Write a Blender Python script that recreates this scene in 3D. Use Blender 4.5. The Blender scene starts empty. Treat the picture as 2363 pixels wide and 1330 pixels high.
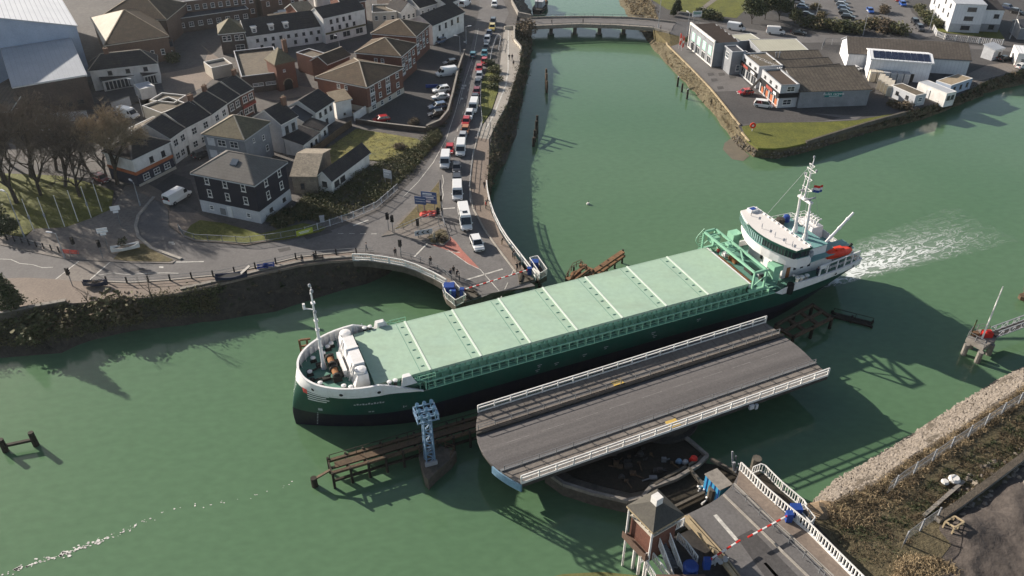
import bpy, bmesh, math, random
from mathutils import Vector, Matrix
from mathutils.geometry import tessellate_polygon
R = math.radians
rnd = random.Random(11)
SC = bpy.context.scene
COL = SC.collection
PI = math.pi
FOC, PITCH, CAMH = 1850.0, R(34.5), 78.0      # focal length in photo pixels, pitch, height over the water
CP, SP = math.cos(PITCH), math.sin(PITCH)
G = 4.5                                        # town quay level above the water
N = 2.6                                        # level of the retail spit across the river
def at(px, py, z=G):
	"""world point at height z that a survey of the photograph gives for pixel px, py"""
	u, v = px - 1181.5, py - 665
	t = (CAMH - z) / (FOC * SP + v * CP)
	return Vector((u * t, (FOC * CP - v * SP) * t, z))
def ats(pts, z=G):
	return [at(x, y, z) for x, y in pts]
cam = bpy.data.cameras.new('camera')
cam.sensor_width = 36
cam.lens = 36 * FOC / 2363
cam.clip_start = 1
cam.clip_end = 8000
camo = bpy.data.objects.new('camera', cam)
COL.objects.link(camo)
camo.location = (0, 0, CAMH)
camo.rotation_euler = (PI / 2 - PITCH, 0, 0)
SC.camera = camo
SUN_EL, SUN_AZ = R(23), R(-34)             # elevation; azimuth the shadows fall to
w = bpy.data.worlds.new('World')
SC.world = w
w.use_nodes = True
nt = w.node_tree
bg = nt.nodes['Background']
sky = nt.nodes.new('ShaderNodeTexSky')
sky.sky_type = 'NISHITA'
sky.sun_disc = False
sky.sun_elevation = SUN_EL
sky.sun_rotation = R(304)
sky.dust_density = 2.2
nt.links.new(sky.outputs[0], bg.inputs[0])
bg.inputs[1].default_value = 0.055
hz = nt.nodes.new('ShaderNodeBackground')
hz.inputs[0].default_value = (.80, .92, 1.0, 1)
tc = nt.nodes.new('ShaderNodeTexCoord')
sx = nt.nodes.new('ShaderNodeSeparateXYZ')
nt.links.new(tc.outputs['Generated'], sx.inputs[0])
mr = nt.nodes.new('ShaderNodeMapRange')
mr.interpolation_type = 'SMOOTHSTEP'
for k_, v_ in ((1, .02), (2, .46), (3, .52), (4, 0)):
	mr.inputs[k_].default_value = v_
nt.links.new(sx.outputs[2], mr.inputs[0])
nt.links.new(mr.outputs[0], hz.inputs[1])
ad = nt.nodes.new('ShaderNodeAddShader')
nt.links.new(bg.outputs[0], ad.inputs[0])
nt.links.new(hz.outputs[0], ad.inputs[1])
nt.links.new(ad.outputs[0], nt.nodes['World Output'].inputs[0])
sl = bpy.data.lights.new('sun', 'SUN')
sl.energy = 5.0
sl.angle = R(0.6)
sl.color = (1.0, 0.91, 0.80)
so = bpy.data.objects.new('sun', sl)
COL.objects.link(so)
so.rotation_euler = Vector((math.cos(SUN_AZ) * math.cos(SUN_EL), math.sin(SUN_AZ) * math.cos(SUN_EL), -math.sin(SUN_EL))).to_track_quat('-Z', 'Y').to_euler()
so.location = (-100, 200, 150)
SC.view_settings.view_transform = 'Standard'
SC.view_settings.look = 'None'
SC.view_settings.exposure = 0.86
SC.view_settings.gamma = 1
SC.cycles.max_bounces = 5
SC.cycles.diffuse_bounces = 2
SC.cycles.transparent_max_bounces = 8
MATS = {}
def mat(name, col, col2=None, rough=.85, sc=.6, amt=.6, fine=.25, fsc=4., bump=0, bsc=6., metal=0, spec=.3, coat=0, stripe=None, coords='W', stain=None):
	"""procedural surface: a broad noise mixes col to col2, a fine noise roughens it, stripe = (axis, period, width, colour)"""
	m = bpy.data.materials.new(name)
	m.use_nodes = True
	t = m.node_tree
	b = t.nodes['Principled BSDF']
	b.inputs['Roughness'].default_value = rough
	b.inputs['Metallic'].default_value = metal
	b.inputs['Specular IOR Level'].default_value = spec
	if coat:
		b.inputs['Coat Weight'].default_value = coat
		b.inputs['Coat Roughness'].default_value = .08
	if coords == 'W':
		geo = t.nodes.new('ShaderNodeNewGeometry').outputs['Position']
	else:
		geo = t.nodes.new('ShaderNodeTexCoord').outputs['Object']
	if col2 is None:
		col2 = tuple(c * .72 for c in col)
	def noise(scale, detail=4):
		n = t.nodes.new('ShaderNodeTexNoise')
		n.inputs['Scale'].default_value = scale
		n.inputs['Detail'].default_value = detail
		n.inputs['Roughness'].default_value = .62
		t.links.new(geo, n.inputs['Vector'])
		return n.outputs['Fac']
	def ramp(fac, lo, hi):
		r = t.nodes.new('ShaderNodeMapRange')
		r.inputs['From Min'].default_value = lo
		r.inputs['From Max'].default_value = hi
		t.links.new(fac, r.inputs['Value'])
		return r.outputs['Result']
	def mix(fac, a, c, mode='MIX'):
		x = t.nodes.new('ShaderNodeMix')
		x.data_type = 'RGBA'
		x.blend_type = mode
		if isinstance(fac, float):
			x.inputs[0].default_value = fac
		else:
			t.links.new(fac, x.inputs[0])
		for i, q in ((6, a), (7, c)):
			if isinstance(q, tuple):
				x.inputs[i].default_value = (*q, 1)
			else:
				t.links.new(q, x.inputs[i])
		return x.outputs[2]
	spread = .5 - .42 * min(1, amt)
	c = mix(ramp(noise(sc), spread, 1 - spread), col, col2)
	if fine:
		f = ramp(noise(fsc, 6), .25, .75)
		g = mix(f, (1 - fine,) * 3, (1 + fine,) * 3)
		c = mix(1.0, c, g, 'MULTIPLY')
	if stain:      # (colour, scale, stretch, amount): dirt and weather marks with a shape of their own
		mp = t.nodes.new('ShaderNodeMapping')
		mp.inputs['Scale'].default_value = stain[2]
		t.links.new(geo, mp.inputs[0])
		n = t.nodes.new('ShaderNodeTexNoise')
		n.inputs['Scale'].default_value = stain[1]
		n.inputs['Detail'].default_value = 7
		n.inputs['Roughness'].default_value = .65
		t.links.new(mp.outputs[0], n.inputs['Vector'])
		k = t.nodes.new('ShaderNodeMath'); k.operation = 'MULTIPLY'; k.inputs[1].default_value = stain[3]
		t.links.new(ramp(n.outputs['Fac'], .50, .72), k.inputs[0])
		c = mix(k.outputs[0], c, stain[0])
	if stripe:
		ax, per, wd, sc_col = stripe
		oc = t.nodes.new('ShaderNodeTexCoord').outputs['Object']
		sx = t.nodes.new('ShaderNodeSeparateXYZ')
		t.links.new(oc, sx.inputs[0])
		d = t.nodes.new('ShaderNodeMath'); d.operation = 'DIVIDE'; d.inputs[1].default_value = per
		t.links.new(sx.outputs[ax], d.inputs[0])
		fr = t.nodes.new('ShaderNodeMath'); fr.operation = 'FRACT'
		t.links.new(d.outputs[0], fr.inputs[0])
		lt = t.nodes.new('ShaderNodeMath'); lt.operation = 'LESS_THAN'; lt.inputs[1].default_value = wd
		t.links.new(fr.outputs[0], lt.inputs[0])
		c = mix(lt.outputs[0], c, sc_col)
	t.links.new(c, b.inputs['Base Color'])
	if bump:
		bn = t.nodes.new('ShaderNodeBump')
		bn.inputs['Strength'].default_value = bump
		bn.inputs['Distance'].default_value = .3
		t.links.new(noise(bsc, 6), bn.inputs['Height'])
		t.links.new(bn.outputs[0], b.inputs['Normal'])
	MATS[name] = m
	return m
def M(x):
	return MATS[x] if isinstance(x, str) else x
mat('asphalt', (.155, .147, .143), (.115, .109, .107), stain=((.085, .080, .078), .35, (1, 1, 1), .55), sc=.12, fine=.22, fsc=3, bump=.15, bsc=9)
mat('asphalt_dark', (.085, .080, .078), (.055, .052, .052), sc=.1, fine=.3, fsc=2, bump=.15)
mat('yard', (.115, .105, .098), (.070, .064, .060), sc=.07, fine=.35, fsc=1.2, bump=.2)
mat('paving', (.215, .172, .140), (.160, .128, .105), sc=.2, fine=.25, fsc=3)
mat('paving_grey', (.20, .178, .158), (.135, .118, .104), sc=.15, fine=.3, fsc=2)
mat('path_pale', (.34, .31, .275), (.26, .24, .21), sc=.2, fine=.15)
mat('kerb_stone', (.36, .33, .29), sc=.8)
mat('marking', (.62, .60, .55), (.30, .29, .27), sc=1.4, amt=.5, fine=.25)
mat('marking_red', (.42, .155, .12), (.27, .12, .10), sc=.7, fine=.3)
mat('grass', (.140, .145, .024), (.075, .085, .017), sc=.28, fine=.45, fsc=2.5, bump=.5, bsc=5)
mat('grass_rough', (.225, .200, .052), (.095, .098, .030), sc=.35, fine=.5, fsc=1.8, bump=.6, bsc=3)
mat('grass_dry', (.150, .115, .050), (.075, .065, .026), sc=.5, fine=.45, fsc=2.2, bump=.5)
mat('mud', (.070, .058, .045), (.036, .032, .024), sc=.4, fine=.45, fsc=1.5, bump=.6, bsc=3)
mat('coal_ground', (.042, .035, .031), (.105, .088, .077), sc=.09, amt=.75, fine=.4, fsc=1.1, bump=.5, bsc=2)
mat('scrub_soil', (.130, .105, .062), (.070, .060, .030), sc=.3, fine=.5, fsc=1.5, bump=.6, bsc=3)
mat('quay_wall', (.075, .066, .058), (.030, .030, .022), sc=.5, fine=.4, fsc=2, bump=.4)
mat('gravel', (.11, .090, .070), (.06, .05, .038), sc=.8, fine=.4, fsc=4, bump=.6)
mat('stone_pale', (.255, .220, .185), (.165, .142, .120), sc=.9, fine=.35, fsc=3)
mat('rock_warm', (.33, .235, .150), (.19, .14, .09), sc=.8, fine=.35, fsc=3)
mat('brick_red', (.165, .072, .048), (.115, .052, .038), sc=.5, fine=.35, fsc=5)
mat('brick_brown', (.150, .098, .072), (.10, .066, .050), sc=.5, fine=.35, fsc=4)
mat('brick_dark', (.090, .068, .058), (.055, .044, .040), sc=.5, fine=.35, fsc=4)
mat('render_white', (.72, .70, .67), (.55, .53, .50), stain=((.38, .36, .33), .8, (1, 1, .3), .4), sc=.5, amt=.4, fine=.10)
mat('render_cream', (.55, .50, .42), (.42, .38, .31), sc=.5, fine=.15)
mat('render_grey', (.25, .26, .28), (.17, .18, .195), sc=.5, fine=.18)
mat('render_pale', (.45, .46, .48), (.34, .35, .37), sc=.6, fine=.15)
mat('stone_wall', (.24, .205, .165), (.13, .11, .09), sc=.6, fine=.4, fsc=3)
mat('clad_black', (.018, .020, .032), (.011, .012, .020), sc=.5, fine=.2, stripe=(2, .32, .12, (.006, .006, .010)))
mat('clad_white', (.66, .67, .69), (.55, .56, .58), sc=.4, fine=.08, stripe=(0, .9, .06, (.42, .43, .45)))
mat('clad_blue_grey', (.36, .42, .52), (.28, .33, .42), sc=.3, fine=.12)
mat('wall_orange', (.42, .13, .055), sc=.6)
mat('wall_navy', (.030, .034, .055), sc=.6)
mat('wall_red', (.30, .06, .045), sc=.6)
mat('black_fascia', (.016, .016, .018), sc=.6)
mat('pale_panel', (.62, .63, .64), sc=1.2, fine=.06)
mat('green_sign', (.30, .56, .44), (.36, .60, .50), sc=1.2, fine=.1)
mat('teal_sign', (.02, .19, .18), sc=1, fine=.1)
mat('sign_white', (.75, .75, .75), sc=2, fine=.05)
mat('slate', (.060, .055, .055), (.036, .034, .035), stain=((.10, .088, .066), .7, (1, 1, 1), .4), spec=.08, sc=.45, fine=.35, fsc=3, stripe=(1, .55, .10, (.028, .027, .030)))
mat('slate_grey', (.155, .145, .135), (.115, .108, .100), stain=((.10, .095, .08), .5, (1, 1, 1), .5), spec=.15, sc=.4, fine=.18, fsc=3, stripe=(1, .5, .10, (.10, .095, .09)))
mat('tile_brown', (.105, .078, .054), (.070, .053, .039), stain=((.16, .13, .085), .6, (1, 1, 1), .5), spec=.1, sc=.4, fine=.28, fsc=3, stripe=(1, .6, .12, (.07, .052, .038)))
mat('tile_tan', (.34, .27, .185), (.22, .175, .12), sc=.4, fine=.3, fsc=2.5)
mat('tile_moss', (.150, .125, .075), (.085, .075, .050), sc=.5, fine=.35, fsc=2.5)
mat('roof_lichen', (.31, .265, .205), (.15, .13, .10), sc=.7, amt=.8, fine=.45, fsc=2.5)
mat('roof_felt', (.150, .120, .085), (.090, .078, .060), sc=.3, fine=.35, fsc=1.5)
mat('roof_felt_dark', (.060, .064, .075), (.040, .043, .052), sc=.3, fine=.25)
mat('roof_ribbed_white', (.72, .73, .74), (.62, .63, .65), sc=.2, fine=.06, stripe=(0, 1.15, .13, (.42, .43, .46)))
mat('roof_metal_grey', (.42, .44, .47), (.33, .35, .38), sc=.25, amt=.7, fine=.18, stripe=(0, 1.1, .06, (.30, .31, .34)))
mat('roof_cement', (.135, .112, .093), (.085, .072, .060), sc=.35, amt=.8, fine=.3, fsc=1.6, stripe=(0, .8, .18, (.085, .072, .060)))
mat('roof_cement_dark', (.070, .058, .047), (.125, .105, .080), sc=.4, amt=.7, fine=.4, fsc=1.3, stripe=(0, .9, .16, (.055, .047, .040)))
mat('roof_brown', (.085, .060, .046), (.060, .045, .036), sc=.3, fine=.25)
mat('roof_beige', (.42, .41, .33), (.34, .33, .27), sc=.2, fine=.1, stripe=(0, .8, .10, (.30, .30, .24)))
mat('ridge_pale', (.40, .35, .28), sc=1)
mat('trim_white', (.74, .73, .70), sc=2, fine=.08)
mat('chimney_brick', (.17, .09, .06), sc=2, fine=.3)
mat('glass', (.020, .024, .030), (.045, .052, .062), sc=.35, rough=.08, fine=0, spec=.6)
mat('glass_lit', (.10, .13, .16), (.05, .06, .08), sc=.35, rough=.1, fine=0, spec=.6)
mat('solar_panel', (.014, .018, .040), (.022, .028, .055), sc=.5, rough=.2, fine=.1, spec=.5)
mat('white_paint', (.74, .73, .70), (.60, .58, .55), sc=.8, amt=.4, fine=.08, rough=.5)
mat('grey_paint', (.33, .34, .36), sc=1, fine=.1, rough=.5)
mat('steel_grey', (.20, .205, .21), (.13, .13, .135), sc=1, fine=.2, rough=.5)
mat('steel_dark', (.030, .029, .029), (.055, .048, .042), sc=.6, fine=.4, rough=.6)
mat('black_paint', (.014, .014, .015), sc=1, fine=.2, rough=.5)
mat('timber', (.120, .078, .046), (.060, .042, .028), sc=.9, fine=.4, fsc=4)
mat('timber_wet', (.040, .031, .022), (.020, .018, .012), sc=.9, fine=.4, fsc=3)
mat('timber_rust', (.24, .125, .060), (.12, .070, .040), sc=.9, fine=.4, fsc=3)
mat('timber_pale', (.40, .32, .20), (.28, .22, .14), sc=1, fine=.25)
mat('concrete', (.27, .245, .215), (.17, .155, .135), sc=.4, fine=.3, fsc=2)
mat('concrete_dark', (.125, .108, .088), (.065, .058, .046), sc=.4, fine=.35, fsc=2)
mat('blue_paint', (.050, .30, .52), (.040, .22, .40), sc=.8, fine=.12, rough=.5)
mat('blue_light', (.21, .34, .46), (.15, .26, .36), sc=.8, fine=.2, rough=.5)
mat('blue_tower', (.17, .26, .37), (.11, .18, .27), sc=.8, fine=.2, rough=.5)
mat('royal_blue', (.020, .060, .26), (.016, .045, .20), sc=1, fine=.15, rough=.5)
mat('sign_blue', (.045, .085, .20), (.035, .07, .16), sc=1, fine=.15, rough=.5)
mat('red_paint', (.60, .032, .022), (.45, .028, .020), sc=.8, fine=.15, rough=.45)
mat('orange_red', (.80, .060, .020), (.62, .045, .018), sc=.8, fine=.15, rough=.45)
mat('red_sheet', (.62, .10, .075), (.50, .07, .055), sc=.8, fine=.15)
mat('yellow', (.58, .40, .10), (.42, .29, .09), sc=1, fine=.2)
mat('yellow_green', (.40, .44, .05), (.32, .36, .05), sc=1, fine=.1)
mat('rubber', (.016, .016, .017), sc=2, fine=.2)
mat('lamp_glass', (.62, .63, .65), sc=2, rough=.2, fine=0)
mat('lens_red', (.45, .02, .02), sc=2, rough=.2, fine=0)
mat('rim', (.34, .34, .35), sc=2, rough=.35, fine=0, metal=.6)
mat('hatch_lip', (.64, .70, .62), (.56, .63, .55), sc=.6, fine=.08, rough=.55)
mat('hull_green', (.010, .062, .044), (.007, .048, .034), stain=((.035, .062, .050), 1.0, (1, 1, .16), .5), sc=.25, fine=.15, fsc=2, rough=.38, spec=.4)
mat('hull_boot', (.012, .010, .022), (.009, .008, .016), stain=((.035, .028, .026), 1.0, (1, 1, .2), .5), sc=.3, fine=.25, fsc=2, rough=.5)
mat('hull_white', (.74, .73, .73), (.66, .65, .64), stain=((.50, .44, .36), 1.1, (1, 1, .25), .35), sc=.4, fine=.07, fsc=3, rough=.45)
mat('hatch_green', (.350, .475, .350), (.318, .440, .355), stain=((.27, .33, .25), .30, (.5, 1.2, 1), .45), sc=.22, amt=.8, fine=.09, fsc=1.2, rough=.55)
mat('deck_green', (.115, .260, .200), (.085, .200, .155), sc=.4, fine=.2, fsc=2, rough=.6)
mat('steel_green', (.240, .470, .330), (.200, .400, .280), sc=.6, fine=.12, rough=.5)
mat('deck_teal', (.170, .335, .320), (.14, .28, .27), sc=.6, fine=.12, rough=.5)
mat('ship_dark', (.020, .022, .020), (.035, .030, .026), sc=1, fine=.3)
mat('ship_rust', (.34, .15, .05), (.18, .085, .04), sc=2, fine=.4)
mat('roof_offwhite', (.68, .65, .62), (.62, .59, .56), sc=.5, fine=.06, rough=.6)
mat('leaf_dark', (.026, .040, .014), (.050, .060, .022), sc=1.2, amt=.8, fine=.4, fsc=5, rough=.7)
mat('leaf_mid', (.060, .072, .026), (.095, .098, .040), sc=1.2, amt=.8, fine=.4, fsc=5, rough=.7)
mat('leaf_olive', (.130, .115, .050), (.075, .072, .032), sc=1.0, amt=.8, fine=.4, fsc=5, rough=.8)
mat('leaf_brown', (.150, .110, .065), (.085, .066, .040), sc=1.0, amt=.8, fine=.4, fsc=5, rough=.8)
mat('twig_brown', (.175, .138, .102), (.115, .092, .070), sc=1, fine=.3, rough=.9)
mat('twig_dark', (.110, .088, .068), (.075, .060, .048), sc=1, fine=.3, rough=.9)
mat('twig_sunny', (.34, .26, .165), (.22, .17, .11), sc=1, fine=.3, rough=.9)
mat('bark', (.070, .055, .042), (.045, .036, .028), sc=3, fine=.3, rough=.9)
mat('leaf_tan', (.34, .26, .155), (.20, .15, .09), sc=.8, amt=.8, fine=.4, fsc=4, rough=.9)
mat('sky_reflection_glass', (.24, .38, .36), (.17, .29, .28), sc=.6, rough=.12, fine=.05, spec=.6)
mat('skin', (.45, .28, .21), sc=3, fine=.1)
mat('cloth_dark', (.022, .022, .026), sc=3, fine=.3)
mat('cloth_navy', (.030, .036, .065), sc=3, fine=.3)
mat('cloth_red', (.42, .045, .030), sc=3, fine=.3)
mat('cloth_grey', (.15, .15, .16), sc=3, fine=.3)
mat('cloth_tan', (.30, .23, .16), sc=3, fine=.3)
mat('hair', (.035, .024, .017), sc=3, fine=.3)
class MB:
	def __init__(s):
		s.v, s.f, s.m = [], [], []
	def add(s, vs, fs, mi=0):
		o = len(s.v)
		s.v += [tuple(p) for p in vs]
		s.f += [tuple(i + o for i in f) for f in fs]
		s.m += [mi] * len(fs)
	BOXF = ((0, 3, 2, 1), (4, 5, 6, 7), (0, 1, 5, 4), (1, 2, 6, 5), (2, 3, 7, 6), (3, 0, 4, 7))
	def box(s, x0, x1, y0, y1, z0, z1, mi=0):
		s.add([(x0, y0, z0), (x1, y0, z0), (x1, y1, z0), (x0, y1, z0), (x0, y0, z1), (x1, y0, z1), (x1, y1, z1), (x0, y1, z1)], s.BOXF, mi)
	def bar(s, p, q, w=.1, h=None, mi=0):
		p, q = Vector(p), Vector(q)
		d = q - p
		if d.length < 1e-6:
			return
		h = w if h is None else h
		d.normalize()
		up = Vector((0, 0, 1)) if abs(d.z) < .95 else Vector((1, 0, 0))
		a = d.cross(up).normalized()
		b = a.cross(d).normalized()
		a, b = a * w / 2, b * h / 2
		vs = [p - a - b, p + a - b, p + a + b, p - a + b, q - a - b, q + a - b, q + a + b, q - a + b]
		s.add(vs, ((0, 1, 2, 3), (7, 6, 5, 4), (4, 5, 1, 0), (5, 6, 2, 1), (6, 7, 3, 2), (7, 4, 0, 3)), mi)
	def tube(s, p, q, r0, r1=None, n=7, mi=0, cap=True):
		p, q = Vector(p), Vector(q)
		r1 = r0 if r1 is None else r1
		d = (q - p)
		if d.length < 1e-6:
			return
		d.normalize()
		up = Vector((0, 0, 1)) if abs(d.z) < .95 else Vector((1, 0, 0))
		a = d.cross(up).normalized()
		b = d.cross(a).normalized()
		vs = []
		for c, r in ((p, r0), (q, r1)):
			for i in range(n):
				t = 2 * PI * i / n
				vs.append(c + a * (r * math.cos(t)) + b * (r * math.sin(t)))
		fs = [(i, (i + 1) % n, n + (i + 1) % n, n + i) for i in range(n)]
		if cap:
			fs += [tuple(range(n - 1, -1, -1)), tuple(range(n, 2 * n))]
		s.add(vs, fs, mi)
	def path(s, pts, r, n=6, mi=0):
		for p, q in zip(pts, pts[1:]):
			s.tube(p, q, r, r, n, mi)
	def loft(s, rings, mi=0, cap=True, closed=True):
		n = len(rings[0])
		vs = [p for r in rings for p in r]
		fs = []
		for k in range(len(rings) - 1):
			for i in range(n if closed else n - 1):
				j = (i + 1) % n
				fs.append((k * n + i, k * n + j, (k + 1) * n + j, (k + 1) * n + i))
		if cap and closed:
			fs += [tuple(range(n - 1, -1, -1)), tuple((len(rings) - 1) * n + i for i in range(n))]
		s.add(vs, fs, mi)
	def lathe(s, c, prof, n=12, mi=0):
		c = Vector(c)
		s.loft([[c + Vector((r * math.cos(2 * PI * i / n), r * math.sin(2 * PI * i / n), z)) for i in range(n)] for r, z in prof], mi)
	def poly(s, pts, mi=0):
		pts = [Vector(p) for p in pts]
		ts = tessellate_polygon([pts])
		fs = []
		for t in ts:
			a, b, c = (pts[i] for i in t)
			fs.append(t if (b - a).cross(c - a).z >= 0 else t[::-1])
		s.add(pts, fs, mi)
	def prism(s, pts, z0, z1, mi=0, bottom=True, side=None):
		"""pts: list of (x, y[, z]) outline; flat top at z1 and bottom at z0"""
		P = [(p[0], p[1]) for p in pts]
		ar = sum(a[0] * b[1] - b[0] * a[1] for a, b in zip(P, P[1:] + P[:1]))
		if ar < 0:
			P = P[::-1]
		s.poly([(x, y, z1) for x, y in P], mi)
		n = len(P)
		sm = mi if side is None else side
		s.add([(x, y, z0) for x, y in P] + [(x, y, z1) for x, y in P], [(i, (i + 1) % n, n + (i + 1) % n, n + i) for i in range(n)], sm)
		if bottom:
			o = len(s.f)
			s.poly([(x, y, z0) for x, y in P], mi)
			s.f[o:] = [f[::-1] for f in s.f[o:]]
	def ball(s, c, r, mi=0, n=8, sz=1.0):
		c = Vector(c)
		rings = []
		for k in range(1, n // 2):
			t = PI * k / (n // 2)
			rings.append([c + Vector((r * math.sin(t) * math.cos(2 * PI * i / n), r * math.sin(t) * math.sin(2 * PI * i / n), -r * sz * math.cos(t))) for i in range(n)])
		s.loft(rings, mi)
	def mesh(s, name, mats, smooth=False):
		me = bpy.data.meshes.new(name)
		me.from_pydata(s.v, [], s.f)
		ms = mats if isinstance(mats, (list, tuple)) else [mats]
		for m in ms:
			me.materials.append(M(m))
		if len(ms) > 1:
			me.polygons.foreach_set('material_index', s.m)
		if smooth:
			me.polygons.foreach_set('use_smooth', [True] * len(me.polygons))
		me.update()
		return me
	def build(s, name, mats, parent=None, smooth=False, **kw):
		return obj(name, s.mesh(name, mats, smooth), parent, **kw)
def obj(name, me, parent=None, loc=None, rz=None, label=None, cat=None, group=None, kind=None):
	o = bpy.data.objects.new(name, me)
	COL.objects.link(o)
	if parent:
		o.parent = parent
	if loc is not None:
		o.location = loc
	if rz is not None:
		o.rotation_euler = (0, 0, rz)
	return tag(o, label, cat, group, kind)
def tag(o, label=None, cat=None, group=None, kind=None):
	for k, x in (('label', label), ('category', cat), ('group', group), ('kind', kind)):
		if x:
			o[k] = x
	return o
def thing(name, label, cat, loc=(0, 0, 0), rz=0, group=None):
	return obj(name, None, None, loc, rz, label, cat, group)
def children(o):
	return KIDS.get(o.name, [])
KIDS = {}
def index_kids():
	KIDS.clear()
	for o in COL.objects:
		if o.parent:
			KIDS.setdefault(o.parent.name, []).append(o)
def copy_tree(src, parent=None, kids=None):
	c = src.copy()
	COL.objects.link(c)
	c.parent = parent
	for ch in (kids or {}).get(src, []):
		copy_tree(ch, c, kids)
	return c
def kids_of(root):
	d = {}
	todo = [root]
	allo = [o for o in COL.objects if o.parent]
	while todo:
		r = todo.pop()
		d[r] = [o for o in allo if o.parent == r]
		todo += d[r]
	return d
def dup(root, kids, loc, rz, label, group=None, scale=None):
	r = copy_tree(root, None, kids)
	r.location = loc
	r.rotation_euler = (0, 0, rz)
	if scale:
		r.scale = scale
	r['label'] = label
	if group:
		r['group'] = group
	return r
def heading(a, b):
	return math.atan2(b[1] - a[1], b[0] - a[0])
def lerp(a, b, t):
	return a + (b - a) * t
def along(pts, step):
	"""points every step metres along a polyline"""
	out = [pts[0].copy()]
	need = step
	for a, b in zip(pts, pts[1:]):
		L = (b - a).length
		d = need
		while d <= L:
			out.append(a.lerp(b, d / L))
			d += step
		need = d - L
	return out
def water_material():
	m = bpy.data.materials.new('river_water')
	m.use_nodes = True
	t = m.node_tree
	b = t.nodes['Principled BSDF']
	geo = t.nodes.new('ShaderNodeNewGeometry').outputs['Position']
	def noise(sc, det=3, dist=0):
		mp = t.nodes.new('ShaderNodeMapping')
		mp.inputs['Rotation'].default_value = (0, 0, R(-23))
		mp.inputs['Scale'].default_value = (.55, 1, 1)
		t.links.new(geo, mp.inputs[0])
		n = t.nodes.new('ShaderNodeTexNoise')
		n.inputs['Scale'].default_value = sc
		n.inputs['Detail'].default_value = det
		n.inputs['Distortion'].default_value = dist
		t.links.new(mp.outputs[0], n.inputs['Vector'])
		return n.outputs['Fac']
	rp = t.nodes.new('ShaderNodeValToRGB')
	rp.color_ramp.elements[0].position = .30
	rp.color_ramp.elements[0].color = (.080, .152, .079, 1)
	rp.color_ramp.elements[1].position = .72
	rp.color_ramp.elements[1].color = (.099, .171, .096, 1)
	t.links.new(noise(.022, 3, .6), rp.inputs[0])
	fm = t.nodes.new('ShaderNodeMapRange'); fm.inputs[1].default_value = .3; fm.inputs[2].default_value = .7; fm.inputs[3].default_value = .93; fm.inputs[4].default_value = 1.07
	t.links.new(noise(1.1, 6), fm.inputs[0])
	mx = t.nodes.new('ShaderNodeMix'); mx.data_type = 'RGBA'; mx.blend_type = 'MULTIPLY'; mx.inputs[0].default_value = 1
	t.links.new(rp.outputs[0], mx.inputs[6]); t.links.new(fm.outputs[0], mx.inputs[7])
	t.links.new(mx.outputs[2], b.inputs['Base Color'])
	b.inputs['Roughness'].default_value = .10
	b.inputs['IOR'].default_value = 1.42
	b.inputs['Specular IOR Level'].default_value = .5
	add = t.nodes.new('ShaderNodeMath'); add.operation = 'ADD'
	ml = t.nodes.new('ShaderNodeMath'); ml.operation = 'MULTIPLY'; ml.inputs[1].default_value = .35
	t.links.new(noise(2.6, 4), ml.inputs[0])
	t.links.new(noise(.45, 3), add.inputs[0])
	t.links.new(ml.outputs[0], add.inputs[1])
	bp = t.nodes.new('ShaderNodeBump')
	bp.inputs['Strength'].default_value = .08
	bp.inputs['Distance'].default_value = .25
	t.links.new(add.outputs[0], bp.inputs['Height'])
	t.links.new(bp.outputs[0], b.inputs['Normal'])
	MATS['water'] = m
water_material()
mb = MB()
mb.add([(-3000, -600, 0), (3000, -600, 0), (3000, 3500, 0), (-3000, 3500, 0)], [(0, 1, 2, 3)])
mb.build('river_water', 'water', kind='structure')
def land(name, pairs, far, z, mtop, mbank, bankname):
	top = [at(x, y, z) for (x, y), _ in pairs]
	wat = []
	for (a, b), p in zip(pairs, top):
		if b is None:
			wat.append(None)
		else:
			q = at(b[0], b[1], 0)
			wat.append(q)
	for i, q in enumerate(wat):
		if q is None:
			wat[i] = Vector((top[i].x + .15, top[i].y - .05, 0))
	mb = MB()
	mb.poly(top + [Vector((x, y, z)) for x, y in far])
	mb.build(name, mtop, kind='structure')
	b = MB()
	rows = []
	r = random.Random(3)
	dense = []
	for i in range(len(top) - 1):
		n = max(1, min(30, int((top[i + 1] - top[i]).length / 3)))
		for k in range(n):
			dense.append((top[i].lerp(top[i + 1], k / n), wat[i].lerp(wat[i + 1], k / n)))
	dense.append((top[-1], wat[-1]))
	for a, c in dense:
		row = [a]
		wide = (c - a).to_2d().length
		for k in range(1, 5):
			q = a.lerp(c, k / 4)
			if wide > 1.2:
				q = q + Vector((r.uniform(-.4, .4), r.uniform(-.4, .4), r.uniform(-.25, .25) if k < 4 else r.uniform(-.1, .1)))
			row.append(q)
		out = c + (c - a) * .35
		row.append(Vector((out.x, out.y, -1.6)))
		rows.append(row)
	b.loft(rows, closed=False)
	me = b.mesh(bankname, mbank, smooth=False)
	bm = bmesh.new(); bm.from_mesh(me)
	bmesh.ops.recalc_face_normals(bm, faces=bm.faces)
	bm.to_mesh(me); bm.free()
	obj(bankname, me, kind='structure')
	return top, wat
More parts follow.
